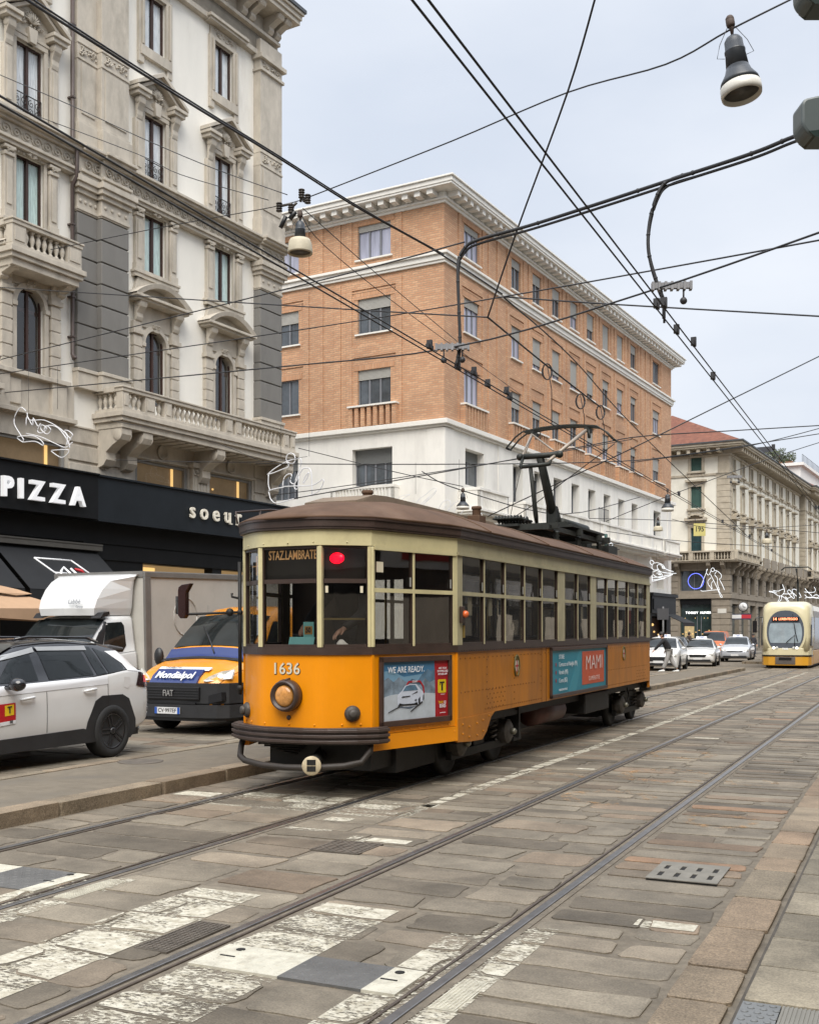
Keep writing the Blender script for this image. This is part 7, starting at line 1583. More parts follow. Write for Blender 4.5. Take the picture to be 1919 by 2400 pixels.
car('white car peeping out between the people carrier and the modern tram', 'car', HAT, (-9.2, 84, 0), R(2), wht, wind=(1.08, 1.78), taxi=True, lit=True)
# ---------------- modern tram
MT = thing('modern_tram', 'modern cream and yellow low tram with an oval windscreen at the right edge', 'tram', (-5.9, 57.6, 0))
mc = mat('modern_tram_cream', (.64, .58, .38), .3, var=.03, coat=.3); my = mat('modern_tram_yellow', (.62, .31, .03), .3, var=.04, coat=.3); mk = mat('modern_tram_black', (.012, .012, .014), .15, var=.2)
TW = 1.2
def tsec(y, w, z0, z1, r=.35):
    q = [(-w, y, z0), (w, y, z0), (w + .03, y, z0 + .7), (w, y, z1 - .9)]; q += [(w - r + r * math.cos(R(a)), y, z1 - r + r * math.sin(R(a))) for a in (20, 45, 70, 90)]
    return q + [(-x, y_, z) for x, y_, z in q[::-1][:-2]]
mb = MB(); mb.loft([tsec(y, w, .9, z, r)[::1] for y, w, z, r in ((0, .98, 3.08, .5), (.06, 1.05, 3.2, .5), (.2, 1.1, 3.3, .48), (.5, 1.15, 3.36, .45), (1.0, TW, 3.38, .42), (1.8, TW, 3.38, .42))][::-1], smooth=True); mb.build('cab_shell', mc, MT)
mb = MB(); mb.box(-TW, TW, 1.8, 34, .9, 2.95); mb.build('car_body', mat('modern_tram_side', (.25, .22, .18), .35, var=.2, scale=.5), MT, bevel=.05)
mb = MB(); mb.box(-TW - .005, TW + .005, 2.4, 34, 1.25, 2.6); mb.build('side_windows', mk, MT)
mb = MB(); mb.loft([[(-TW + .05, y, 2.95), (TW - .05, y, 2.95), (TW - .25, y, 3.25), (.0, y, 3.36), (-TW + .25, y, 3.25)][::-1] for y in (1.7, 34)]); mb.build('roof', mat('modern_tram_roof', (.55, .54, .5), .5, var=.1), MT)
ft = [(-1.17, 1.6), (-1.17, .55), (-1.06, .16), (-.8, -.02), (-.4, -.08), (.4, -.08), (.8, -.02), (1.06, .16), (1.17, .55), (1.17, 1.6)]
mb = MB(); strip(mb, ft, .66, 1.02, -.2, .02); mb.build('cream_apron', mc, MT, bevel=.02); mb = MB(); strip(mb, ft, .60, .665, -.2, .035); mb.build('black_band', mk, MT)
mb = MB(); strip(mb, ft, .15, .60, -.2, .02); mb.box(-1.2, 1.2, 1.6, 34, .18, .9); mb.build('yellow_apron', my, MT, bevel=.02)
mb = MB(); mb.box(-.48, .48, -.12, .1, .2, .58); AP = mb.build('coupler_hatch', mat('hatch_grey', (.10, .085, .075), .5, var=.3), MT, bevel=.02); mb = MB(); mb.box(-.3, .3, -.135, -.11, .42, .56); mb.build('slot', mk, AP)
def oval(mb, a, b, zc, off, n=36, z_lo=-9, z_hi=9):
    pts = []
    for k in range(n):
        t = 2 * math.pi * k / n; x, z = a * math.copysign(abs(math.cos(t)) ** .85, math.cos(t)), zc + b * math.copysign(abs(math.sin(t)) ** .9, math.sin(t)); z = max(z_lo, min(z_hi, z)); pts.append((x, z))
    Y = lambda x, z: -.06 + .05 * (x / .9) ** 2 - off
    n_ = len(pts); v = [(x, Y(x, z), z) for x, z in pts] + [(x * .6, Y(x * .6, zc + (z - zc) * .6), zc + (z - zc) * .6) for x, z in pts] + [(0, Y(0, zc), zc)]
    mb.add(v, [((i + 1) % n_, i, n_ + i, n_ + (i + 1) % n_)[::-1] for i in range(n_)] + [(n_ + (i + 1) % n_, n_ + i, 2 * n_)[::-1] for i in range(n_)], True)
mb = MB(); oval(mb, .99, 1.16, 1.86, .02); mb.build('windscreen_rim', mc, MT); mb = MB(); oval(mb, .89, 1.06, 1.86, .035); WS = mb.build('windscreen_mask', mat('mask_grey', (.09, .105, .13), .12, var=.1, spec=.7), MT)
mb = MB(); oval(mb, .80, .9, 1.78, .045, z_lo=1.28, z_hi=2.28); mb.build('windscreen', mat('tram_windscreen', (.30, .36, .40), .05, var=.3, scale=1.5, spec=.8), MT)
mb = MB(); mb.box(-.62, .66, -.13, -.09, 2.38, 2.58); DB = mb.build('destination_display', mk, MT)
lcd = mat('led_orange', (1, .25, .1), .5, var=0, emit=(1, .32, .16), es=1.6)
mb = MB(); text_mesh(mb, '14', .2, (-.5, -.14, 2.48), (1, 0, 0), (0, 0, 1), .004, bold=.015); text_mesh(mb, 'LORENTEGGIO', .165, (.14, -.14, 2.48), (1, 0, 0), (0, 0, 1), .004, bold=.015, sx=.8); mb.build('lettering', lcd, DB)
mb = MB(); text_mesh(mb, '7606', .13, (0, -.115, .985), (1, 0, 0), (0, 0, 1), .004, bold=.02, sx=1.1); mb.build('fleet_number', wl, MT)
for x in (-.55, -.4, .4, .55):
    mb = MB(); mb.lathe([(.075, .0), (.07, -.03), (.001, -.035)], (x, -.08, 1.03), 12, 'y'); mb.build('headlight', head_on if abs(x) > .5 else head_glass, MT)
mb = MB(); mb.tube([(.45, -.1, 1.0), (.45, -.13, 1.7), (.05, -.14, 1.3)], .02, 5); mb.tube([(.35, -.08, 2.75), (.5, -.13, 1.75), (.6, -.1, 1.35)], .02, 5); mb.build('wiper', mk, MT)
for sg in (1, -1): mb = MB(); mb.prism([(.35, 1.15), (1.65, 1.1), (1.6, 2.55), (.75, 2.6), (.5, 2.2)], *sorted((sg * 1.05, sg * 1.215)), 'x'); mb.build('cab_side_window', mk, MT); 
mb = MB(); mb.tube([(-1.1, .5, 2.6), (-1.45, .2, 2.55), (-1.5, .2, 2.4)], .03, 5); mb.box(-1.6, -1.4, .1, .25, 1.8, 2.4); mb.build('mirror', mk, MT)
mb = MB(); mb.tube([(0, 6.4, 3.3), (.15, 4.8, 4.5), (0, 5.6, 5.3)], .06, 6); mb.tube([(-.8, 5.6, 5.25), (-.6, 5.6, 5.4), (.6, 5.6, 5.4), (.8, 5.6, 5.25)], .04, 6); mb.build('pantograph', dk, MT)
mb = MB(); mb.box(-1.0, 1.0, .5, 33, .05, .3); mb.build('underframe', under_m, MT)
# measured world positions of wires and of the neon outlines hung across the street
WIRES = [
('span_wire', 'span wire from the ornate facade to the right edge, carrying the feeder drops', 0.013, 0.0, [(-22.52, 21.52, 8.1),(-10.84, 17.02, 6.6),(-5.92, 14.12, 5.74),(-3.07, 13.35, 5.9),(-0.6, 11.85, 5.88)]),
('span_wire', 'upper span wire crossing in front of the brick building to the right edge', 0.012, 0, [(-21.74, 20.78, 8.35),(-11.14, 19.09, 7.89),(-6.0, 16.51, 7.14),(-2.8, 14.68, 6.63),(-0.68, 13.46, 6.3)]),
('span_wire', 'steep support wire rising from the ornate facade to the bend of the thick feeder cable', 0.012, 0, [(-21.74, 20.78, 8.67),(-9.62, 16.48, 7.83),(-5.7, 14.11, 7.19)]),
('span_wire', 'nearly level wire across the ornate facade to the knot left of the feeder loop', 0.012, 0, [(-21.74, 20.78, 10.67),(-10.12, 17.35, 7.73),(-5.87, 15.47, 6.52)]),
('span_wire', 'wire from the knot over the brick building sloping gently down to the right edge', 0.012, 0, [(-6.0, 16.51, 7.14),(-4.13, 15.72, 6.57),(-0.76, 15.08, 5.78)]),
('feeder_cable', 'thick dark twin cable sweeping down from the top left corner across the ornate facade', 0.014, 0, [(-6.73, 6.8, 7.01),(-7.02, 7.99, 7.29),(-7.16, 9.02, 7.45),(-7.32, 10.17, 7.64),(-7.43, 11.99, 7.85),(-7.24, 13.73, 7.82),(-6.74, 15.61, 7.67),(-6.01, 16.5, 7.18)]),
('feeder_cable', 'thin cable running beside the thick twin cable from the top left', 0.01, 0, [(-6.74, 6.85, 7.06),(-7.02, 7.99, 7.32),(-7.26, 10.08, 7.62),(-7.39, 12.01, 7.85),(-7.08, 13.69, 7.73),(-6.67, 15.65, 7.65)]),
('feeder_cable', 'zigzag cable hanging from the top edge down to the knot before the brick facade', 0.013, 0, [(-3.18, 11.75, 8.78),(-3.82, 12.78, 8.28),(-5.09, 14.61, 7.46),(-5.87, 15.47, 6.52)]),
('feeder_cable', 'dark cable falling right from the knot past brick windows, ending in a coil', 0.015, 0, [(-5.87, 15.47, 6.52),(-5.82, 18.25, 6.4),(-5.63, 21.09, 6.2)]),
('span_wire', 'thin cable from the upper knot across the brick facade towards the distant palazzo', 0.013, 0, [(-6.0, 16.51, 7.14),(-6.27, 21.34, 7.29),(-6.56, 28.92, 7.0),(-6.54, 49.88, 5.89)]),
('lamp_wire', 'lamp wire from top right through the big lamp to the ornate building lamp', 0.011, 0, [(-1.19, 12.9, 8.87),(-1.93, 12.88, 8.65),(-2.78, 13.48, 8.73),(-4.34, 14.52, 9.18),(-6.55, 15.7, 9.42),(-9.22, 17.0, 9.69),(-10.24, 17.3, 9.69)]),
('lamp_wire', 'lamp wire from the lamp by the ornate building back to its facade, dropping left', 0.009, 0, [(-10.24, 17.3, 9.69),(-11.31, 17.9, 9.94),(-14.72, 19.08, 10.51),(-17.99, 19.21, 10.55)]),
('lamp_wire', 'upper guy wire from the top left facade to the insulators of the hanging lamp', 0.009, 0, [(-17.01, 16.36, 13.14),(-15.12, 16.69, 12.17),(-13.52, 16.88, 11.29),(-11.92, 16.96, 10.45),(-10.45, 17.2, 9.79)]),
('lamp_wire', 'lower guy wire from the facade to the insulators of the hanging lamp', 0.008, 0, [(-16.67, 17.07, 12.52),(-13.78, 17.09, 11.11),(-12.77, 17.12, 10.54),(-10.76, 17.05, 9.69)]),
('lamp_wire', 'thin wire from the hanging lamp down to the right across the brick corner', 0.009, 0, [(-10.19, 17.32, 9.54),(-10.42, 20.52, 9.44),(-10.29, 24.99, 8.98)]),
('lamp_wire', 'second thin wire from the hanging lamp down past the brick windows', 0.008, 0, [(-10.23, 17.3, 9.45),(-10.33, 18.36, 9.22),(-10.14, 21.75, 8.81),(-10.16, 29.46, 8.53)]),
('span_wire', 'wire entering low at the right edge and sloping down behind the pantograph', 0.014, 0, [(-1.42, 28.01, 8.71),(-3.91, 24.64, 6.76),(-5.66, 23.83, 5.81),(-7.38, 24.13, 5.21),(-9.6, 25.31, 4.64)]),
('span_wire', 'long nearly level wire from the right edge crossing behind the pantograph', 0.015, 0, [(-1.63, 32.31, 7.52),(-4.56, 29.85, 7.13),(-6.35, 27.92, 6.81),(-7.41, 26.88, 6.5),(-10.09, 26.19, 6.07),(-15.51, 25.88, 5.46)]),
('span_wire', 'level wire across the white stone floors above the tram roof', 0.015, 0, [(-17.56, 27.13, 6.73),(-12.2, 27.41, 6.4),(-7.93, 29.39, 6.46),(-6.57, 34.43, 7.32),(-1.96, 38.78, 8.51)]),
('span_wire', 'wire crossing the red tiled roof from the right edge, with a long insulator', 0.016, 0, [(-2.29, 45.24, 9.98),(-4.98, 41.78, 8.77),(-6.86, 42.02, 8.62),(-10.38, 43.69, 8.66)]),
('span_wire', 'wire from the right edge crossing the palazzo windows towards the brick corner', 0.016, 0, [(-2.5, 49.55, 10.22),(-5.39, 47.1, 9.0),(-9.38, 46.36, 7.59),(-12.35, 47.19, 6.7)]),
('span_wire', 'wire sloping across the white balconies behind the pantograph arm', 0.014, 0, [(-7.5, 29.59, 6.97),(-9.08, 29.96, 6.05),(-10.28, 30.51, 5.44),(-12.37, 31.74, 4.71)]),
('span_wire', 'low level wire at the height of the palazzo balcony, upper of two', 0.016, 0, [(-13.57, 48.82, 7.04),(-10.04, 52.66, 7.11),(-2.94, 58.16, 6.62)]),
('span_wire', 'low level wire at the height of the palazzo balcony, lower of two', 0.016, 0, [(-12.86, 49.15, 6.45),(-10.05, 54.87, 6.3),(-3.16, 62.47, 6.19)]),
('span_wire', 'wire sagging from the brick corner across the palazzo towards the modern tram', 0.016, 0, [(-12.12, 60.52, 8.06),(-9.77, 63.81, 7.71),(-3.48, 68.94, 8.28)]),
('lamp_wire', 'wire from the white balcony to the lamp on the brick corner', 0.016, 0, [(-12.72, 28.27, 6.35),(-11.29, 27.83, 5.67),(-11.13, 36.73, 5.91),(-10.52, 45.83, 7.52)]),
('lamp_wire', 'wire slanting over the ornate building shop sign to the neon figure', 0.007, 0, [(-18.42, 21.77, 7.12),(-16.86, 23.6, 6.82),(-15.82, 24.63, 6.34)]),
('lamp_wire', 'thin wire under the stone balcony towards the brick side street', 0.008, 0, [(-17.99, 21.42, 6.04),(-15.92, 24.58, 6.3),(-17.21, 29.5, 7.27)]),
('lamp_wire', 'wire from the lamp at the white balcony up left to the side street', 0.012, 0, [(-16.94, 28.52, 7.36),(-13.7, 28.37, 6.43),(-11.29, 27.83, 5.79)]),
('lamp_wire', 'wire over the white stone floor from the tram roof to the ornate corner', 0.012, 0, [(-16.57, 26.48, 5.68),(-14.33, 26.42, 5.79),(-9.73, 27.46, 6.36),(-6.84, 28.8, 6.91)])]
FEED = [
('thick black feeder cable arching from the traffic light, dropping to the far track wires', 0.024, [(-0.63, 12.49, 7.22),(-1.21, 12.67, 7.2),(-1.69, 12.89, 7.19),(-2.72, 13.4, 7.26),(-3.7, 13.72, 7.25),(-4.75, 14.11, 7.27),(-5.5, 14.2, 7.23),(-5.73, 14.21, 7.15),(-5.82, 14.17, 6.91),(-5.81, 14.17, 6.31),(-5.8, 14.18, 5.83),(-5.84, 14.16, 5.5)]),
('black feeder branch hanging in an S curve down to the wires over the near track', 0.022, [(-2.33, 13.25, 7.25),(-2.72, 13.4, 7.26),(-2.86, 13.39, 7.11),(-2.96, 13.4, 6.79),(-2.97, 13.39, 6.42),(-2.88, 13.43, 6.05),(-2.81, 13.47, 5.84),(-2.8, 13.47, 5.6)])]
NEON = [
('white neon outline of a winter figure hung before the ornate facade at far left', 0.016, [[(-19.99, 20.5, 7.25),(-20.16, 20.5, 7.36),(-20.34, 20.5, 7.19),(-20.38, 20.5, 6.98),(-20.22, 20.5, 6.74),(-20.07, 20.5, 6.55),(-20.1, 20.5, 6.49),(-19.7, 20.5, 6.48),(-19.44, 20.5, 6.36),(-19.47, 20.5, 6.46),(-19.76, 20.5, 6.62),(-20.28, 20.5, 6.63),(-20.1, 20.5, 6.49)], [(-19.99, 20.5, 6.9),(-19.96, 20.5, 7.12),(-19.78, 20.5, 6.88),(-19.76, 20.5, 7.06),(-19.61, 20.5, 6.85),(-19.52, 20.5, 6.91),(-19.62, 20.5, 6.74),(-19.5, 20.5, 6.67),(-19.32, 20.5, 6.76),(-19.47, 20.5, 6.87),(-19.51, 20.5, 6.77),(-19.32, 20.5, 6.63),(-19.19, 20.5, 6.73),(-19.34, 20.5, 6.84),(-19.41, 20.5, 6.74),(-19.27, 20.5, 6.84),(-18.96, 20.5, 6.75),(-18.67, 20.5, 6.45)], [(-19.96, 20.5, 7.21),(-19.87, 20.5, 7.02),(-19.41, 20.5, 6.98),(-18.96, 20.5, 6.77),(-18.67, 20.5, 6.53),(-18.7, 20.5, 6.32),(-18.56, 20.5, 6.48),(-18.51, 20.5, 6.56),(-18.65, 20.5, 6.66),(-18.76, 20.5, 6.66),(-18.56, 20.5, 6.44)], [(-19.99, 20.5, 6.7),(-19.52, 20.5, 6.58),(-19.12, 20.5, 6.41),(-18.73, 20.5, 6.26),(-18.51, 20.5, 6.37)], [(-19.18, 20.5, 6.2),(-18.84, 20.5, 6.02),(-18.62, 20.5, 6.19),(-19.17, 20.5, 6.22)], [(-18.87, 20.5, 6.68),(-18.65, 20.5, 6.4),(-18.59, 20.5, 6.24)]], []),
('white neon outline of a sledging figure beside the balcony end', 0.022, [[(-17.8, 29.5, 7.42),(-17.93, 29.5, 7.36),(-17.97, 29.5, 7.23),(-17.85, 29.5, 7.1),(-17.69, 29.5, 7.1),(-17.64, 29.5, 7.23),(-17.69, 29.5, 7.37),(-17.8, 29.5, 7.42)], [(-18.65, 29.5, 6.8),(-18.41, 29.5, 6.96),(-17.96, 29.5, 7.16),(-17.51, 29.5, 7.23),(-17.42, 29.5, 7.15),(-17.46, 29.5, 6.95),(-17.66, 29.5, 6.46),(-17.64, 29.5, 6.28),(-17.54, 29.5, 6.32),(-17.51, 29.5, 6.68)], [(-18.67, 29.5, 6.8),(-18.46, 29.5, 6.83),(-18.14, 29.5, 6.92),(-17.88, 29.5, 7.0),(-17.96, 29.5, 7.16)], [(-18.09, 29.5, 6.39),(-18.06, 29.5, 6.62),(-17.93, 29.5, 6.75),(-17.77, 29.5, 6.74),(-17.82, 29.5, 6.52),(-17.64, 29.5, 6.46),(-17.41, 29.5, 6.85),(-17.25, 29.5, 6.91),(-17.07, 29.5, 6.79),(-17.03, 29.5, 6.07)], [(-17.35, 29.5, 6.44),(-17.31, 29.5, 6.6),(-17.15, 29.5, 6.78),(-17.2, 29.5, 6.62),(-17.34, 29.5, 6.44)], [(-18.62, 29.5, 6.79),(-18.63, 29.5, 6.48),(-18.57, 29.5, 6.29)], [(-18.09, 29.5, 6.38),(-17.56, 29.5, 6.37),(-17.04, 29.5, 6.36),(-16.74, 29.5, 6.48),(-16.66, 29.5, 6.53),(-16.62, 29.5, 6.45),(-16.76, 29.5, 6.21),(-17.04, 29.5, 6.07),(-17.72, 29.5, 5.97),(-18.3, 29.5, 5.87),(-18.51, 29.5, 5.97),(-18.59, 29.5, 6.15),(-18.57, 29.5, 6.29),(-18.06, 29.5, 6.36)]], []),
('thin white neon loops hung behind the tram roof before the white stone corner', 0.018, [[(-15.87, 33.0, 6.02),(-15.79, 33.0, 6.22),(-15.63, 33.0, 6.35),(-15.3, 33.0, 6.39)], [(-15.79, 33.0, 6.0),(-15.63, 33.0, 6.21),(-15.31, 33.0, 6.38)], [(-15.13, 33.0, 5.92),(-15.0, 33.0, 6.18),(-14.73, 33.0, 6.35),(-14.45, 33.0, 6.54),(-14.33, 33.0, 6.51),(-14.42, 33.0, 6.34),(-14.84, 33.0, 6.0)], [(-15.05, 33.0, 5.89),(-14.79, 33.0, 6.12),(-14.5, 33.0, 6.34),(-14.34, 33.0, 6.47)], [(-14.92, 33.0, 5.91),(-14.58, 33.0, 6.25)], [(-14.24, 33.0, 5.85),(-14.14, 33.0, 6.04),(-13.96, 33.0, 6.13),(-13.83, 33.0, 6.07),(-13.86, 33.0, 5.88),(-14.01, 33.0, 5.7),(-14.14, 33.0, 5.59)], [(-14.19, 33.0, 5.71),(-13.96, 33.0, 5.98)], [(-14.01, 33.0, 5.6),(-13.8, 33.0, 5.93),(-13.6, 33.0, 6.06),(-13.42, 33.0, 6.06),(-13.32, 33.0, 5.95),(-13.4, 33.0, 5.72),(-13.65, 33.0, 5.54)], [(-13.86, 33.0, 5.57),(-13.55, 33.0, 5.91)], [(-13.42, 33.0, 5.48),(-13.25, 33.0, 5.57),(-13.15, 33.0, 5.35)], [(-13.09, 33.0, 5.35),(-12.79, 33.0, 5.64),(-12.73, 33.0, 5.52),(-12.94, 33.0, 5.32)]], []),
('small white neon biathlete aiming a rifle, above the rear of the old tram', 0.024, [[(-11.7, 43.0, 5.25),(-11.36, 43.0, 5.27),(-11.14, 43.0, 5.3)], [(-11.66, 43.0, 5.23),(-11.42, 43.0, 5.19),(-11.38, 43.0, 5.04),(-11.25, 43.0, 4.95),(-11.17, 43.0, 5.09),(-11.34, 43.0, 5.18)], [(-11.04, 43.0, 5.38),(-11.11, 43.0, 5.34),(-11.09, 43.0, 5.25),(-11.01, 43.0, 5.24),(-10.98, 43.0, 5.33),(-11.04, 43.0, 5.38)], [(-11.17, 43.0, 5.22),(-10.98, 43.0, 5.25),(-10.9, 43.0, 5.1),(-10.93, 43.0, 4.96),(-11.12, 43.0, 4.91)], [(-11.06, 43.0, 4.93),(-11.05, 43.0, 5.07),(-11.19, 43.0, 5.18)], [(-11.27, 43.0, 4.94),(-11.19, 43.0, 5.08)]], []),
('white neon speed skater in a low tuck before the white corner of the brick building', 0.034, [[(-14.88, 68.0, 6.35),(-14.99, 68.0, 6.29),(-15.0, 68.0, 6.18),(-14.92, 68.0, 6.08),(-14.8, 68.0, 6.11),(-14.76, 68.0, 6.22),(-14.88, 68.0, 6.35)], [(-14.84, 68.0, 6.04),(-14.89, 68.0, 5.88),(-14.75, 68.0, 5.73),(-14.55, 68.0, 5.74),(-14.48, 68.0, 5.79)], [(-14.77, 68.0, 6.16),(-14.51, 68.0, 6.17),(-14.22, 68.0, 6.04),(-14.09, 68.0, 5.84),(-14.21, 68.0, 5.81),(-14.26, 68.0, 5.93)], [(-14.56, 68.0, 6.02),(-14.51, 68.0, 5.79),(-14.29, 68.0, 5.6),(-13.85, 68.0, 5.51),(-13.37, 68.0, 5.49)], [(-14.56, 68.0, 6.02),(-14.36, 68.0, 6.05),(-14.14, 68.0, 5.86),(-13.85, 68.0, 5.69),(-13.54, 68.0, 5.6)], [(-14.81, 68.0, 5.6),(-14.55, 68.0, 5.68),(-14.29, 68.0, 5.48),(-14.25, 68.0, 5.38),(-14.29, 68.0, 5.27),(-14.59, 68.0, 5.29),(-14.8, 68.0, 5.45)], [(-14.59, 68.0, 5.5),(-14.48, 68.0, 5.54),(-14.33, 68.0, 5.4),(-14.51, 68.0, 5.46)], [(-14.86, 68.0, 5.26),(-14.29, 68.0, 5.31),(-13.59, 68.0, 5.44)], [(-14.88, 68.0, 5.1),(-14.14, 68.0, 5.22),(-13.59, 68.0, 5.42)], [(-14.86, 68.0, 5.02),(-14.07, 68.0, 5.19)], [(-14.88, 68.0, 5.39),(-14.86, 68.0, 5.02)]], []),
('white neon cross country skier with a blue neon ring at the palazzo corner', 0.04, [[(-14.79, 90.0, 7.09),(-14.91, 90.0, 7.0),(-14.92, 90.0, 6.87),(-14.79, 90.0, 6.77),(-14.67, 90.0, 6.86),(-14.69, 90.0, 7.01),(-14.79, 90.0, 7.09)], [(-15.77, 90.0, 5.48),(-15.56, 90.0, 6.06),(-15.32, 90.0, 6.68),(-15.27, 90.0, 6.92),(-15.2, 90.0, 6.99),(-15.29, 90.0, 6.75),(-15.21, 90.0, 6.55),(-15.11, 90.0, 6.52),(-15.0, 90.0, 6.67),(-14.92, 90.0, 6.88)], [(-14.67, 90.0, 6.89),(-14.39, 90.0, 6.79),(-14.15, 90.0, 6.55),(-14.11, 90.0, 6.36),(-14.2, 90.0, 6.2),(-14.27, 90.0, 6.16),(-14.06, 90.0, 5.74),(-13.87, 90.0, 5.28)], [(-14.5, 90.0, 6.78),(-14.63, 90.0, 6.52),(-14.43, 90.0, 6.23),(-14.41, 90.0, 5.75),(-14.25, 90.0, 5.26)], [(-14.97, 90.0, 6.57),(-14.71, 90.0, 6.04),(-14.39, 90.0, 5.36),(-14.05, 90.0, 4.76),(-14.17, 90.0, 4.73),(-14.32, 90.0, 5.12),(-14.48, 90.0, 5.53)], [(-14.92, 90.0, 6.29),(-15.16, 90.0, 6.05),(-15.14, 90.0, 5.76),(-14.91, 90.0, 5.44),(-14.88, 90.0, 5.33)], [(-14.84, 90.0, 5.37),(-14.9, 90.0, 5.8),(-14.75, 90.0, 6.04)], [(-15.75, 90.0, 5.3),(-15.56, 90.0, 5.21),(-14.9, 90.0, 5.28),(-14.38, 90.0, 5.31)], [(-15.51, 90.0, 6.03),(-15.53, 90.0, 5.87),(-15.59, 90.0, 5.72),(-15.69, 90.0, 5.59),(-15.82, 90.0, 5.5),(-15.97, 90.0, 5.44),(-16.13, 90.0, 5.42),(-16.29, 90.0, 5.44),(-16.43, 90.0, 5.51),(-16.56, 90.0, 5.61),(-16.66, 90.0, 5.74),(-16.72, 90.0, 5.89),(-16.75, 90.0, 6.06),(-16.72, 90.0, 6.22),(-16.66, 90.0, 6.37),(-16.56, 90.0, 6.5),(-16.44, 90.0, 6.6),(-16.29, 90.0, 6.65),(-16.13, 90.0, 6.67),(-15.97, 90.0, 6.65),(-15.82, 90.0, 6.58),(-15.69, 90.0, 6.48),(-15.59, 90.0, 6.35),(-15.53, 90.0, 6.2),(-15.51, 90.0, 6.03)]], [8]),
('white neon running figure with looping letters above the modern tram', 0.045, [[(-11.15, 96.0, 5.32),(-10.77, 96.0, 5.22),(-10.45, 96.0, 4.98),(-10.2, 96.0, 4.94),(-9.98, 96.0, 5.14),(-9.91, 96.0, 5.37),(-9.96, 96.0, 5.61),(-10.01, 96.0, 5.74),(-10.07, 96.0, 5.91)], [(-11.15, 96.0, 5.35),(-10.77, 96.0, 5.31),(-10.52, 96.0, 5.18)], [(-10.82, 96.0, 5.42),(-10.45, 96.0, 5.35),(-10.11, 96.0, 5.47),(-9.92, 96.0, 5.54)], [(-10.3, 96.0, 4.96),(-10.33, 96.0, 4.68),(-10.52, 96.0, 4.31)], [(-10.13, 96.0, 4.93),(-10.17, 96.0, 4.64),(-10.39, 96.0, 4.38),(-10.49, 96.0, 4.28)], [(-10.11, 96.0, 4.93),(-9.79, 96.0, 4.66),(-9.6, 96.0, 4.31),(-9.5, 96.0, 4.33),(-9.7, 96.0, 4.69),(-9.85, 96.0, 4.87)], [(-9.98, 96.0, 5.11),(-9.51, 96.0, 5.1),(-9.32, 96.0, 5.13),(-9.41, 96.0, 5.33),(-9.59, 96.0, 5.44),(-9.66, 96.0, 5.27),(-9.41, 96.0, 4.93),(-9.17, 96.0, 4.71),(-9.13, 96.0, 4.83),(-9.26, 96.0, 5.2),(-9.28, 96.0, 5.43),(-9.13, 96.0, 5.49),(-8.85, 96.0, 5.32),(-8.59, 96.0, 4.81),(-8.91, 96.0, 4.88),(-9.19, 96.0, 5.16)], [(-9.85, 96.0, 4.86),(-9.66, 96.0, 4.74),(-9.35, 96.0, 4.87)], [(-8.35, 96.0, 5.25),(-7.95, 96.0, 5.2),(-7.54, 96.0, 5.23),(-7.48, 96.0, 5.46),(-7.57, 96.0, 5.63)], [(-8.32, 96.0, 5.01),(-8.01, 96.0, 4.77),(-7.7, 96.0, 4.82),(-8.13, 96.0, 5.31),(-8.29, 96.0, 5.54)], [(-7.64, 96.0, 4.9),(-7.42, 96.0, 5.0),(-7.2, 96.0, 4.89),(-7.39, 96.0, 4.73),(-7.64, 96.0, 4.83)], [(-8.32, 96.0, 4.72),(-7.98, 96.0, 4.8),(-7.42, 96.0, 4.72),(-7.11, 96.0, 4.7)]], [])]
# ============================================================ WIRES, LAMPS, NEON, PEOPLE AND SMALL THINGS
GRP = {'span_wire': 'span wires of the tram overhead', 'feeder_cable': 'cables of the tram overhead', 'lamp_wire': 'thin wires carrying the street lamps'}
for nm, label, r, sag, pts in WIRES:
    mb = MB(); mb.tube(smooth_path(pts, 5), r * 1.0, 5); tag(mb.build(nm, wire_black), label, 'wire' if 'cable' not in nm else 'cable', GRP[nm])
for label, r, pts in FEED:
    sp = smooth_path(pts, 7); mb = MB(); mb.tube(sp, r, 8); o = tag(mb.build('feeder_cable', wire_black), label, 'cable', GRP['feeder_cable'])
    mb = MB(); mb.tube([p + Vector((0, .02, -.05)) for p in sp], r * .7, 6); mb.build('second_strand', wire_black, o)
    for k in range(4, len(sp) - 2, 5): mb = MB(); mb.ball(sp[k], r * 1.3, 6, 4); mb.build('cable_tie', wire_black, o)
def clamp(mb, c, s=1.0):
    x, y, z = c; mb.box(x - .03 * s, x + .03 * s, y - .12 * s, y + .12 * s, z, z + .07 * s); mb.box(x - .05 * s, x + .05 * s, y - .03 * s, y + .03 * s, z, z + .16 * s); mb.ball((x, y + .05 * s, z + .12 * s), .045 * s, 6, 4)
CW = (('contact wire over the near track, right one of its pair', -2.70, 5.60, (13.0, 14.9, 24, 36)), ('contact wire over the near track, left one of its pair', -2.79, 5.60, (13.0, 14.2, 17, 36)), ('contact wire over the far track touching the old tram pantograph, right one of its pair', -5.83, 5.50, (13.2, 14.8, 16.2, 30, 44)), ('contact wire over the far track touching the old tram pantograph, left one of its pair', -5.92, 5.50, (14.4, 15.6, 16.6, 38, 52)))
for label, x, z, cl in CW:
    mb = MB(); mb.tube([(x, -6, z), (x, 30, z - .01), (x, 110, z)], .0095, 5); o = tag(mb.build('contact_wire', wire_black), label, 'wire', 'contact wires over the tracks')
    for y in cl: mb = MB(); clamp(mb, (x, y, z), .7); mb.build('clamp', iron, o)
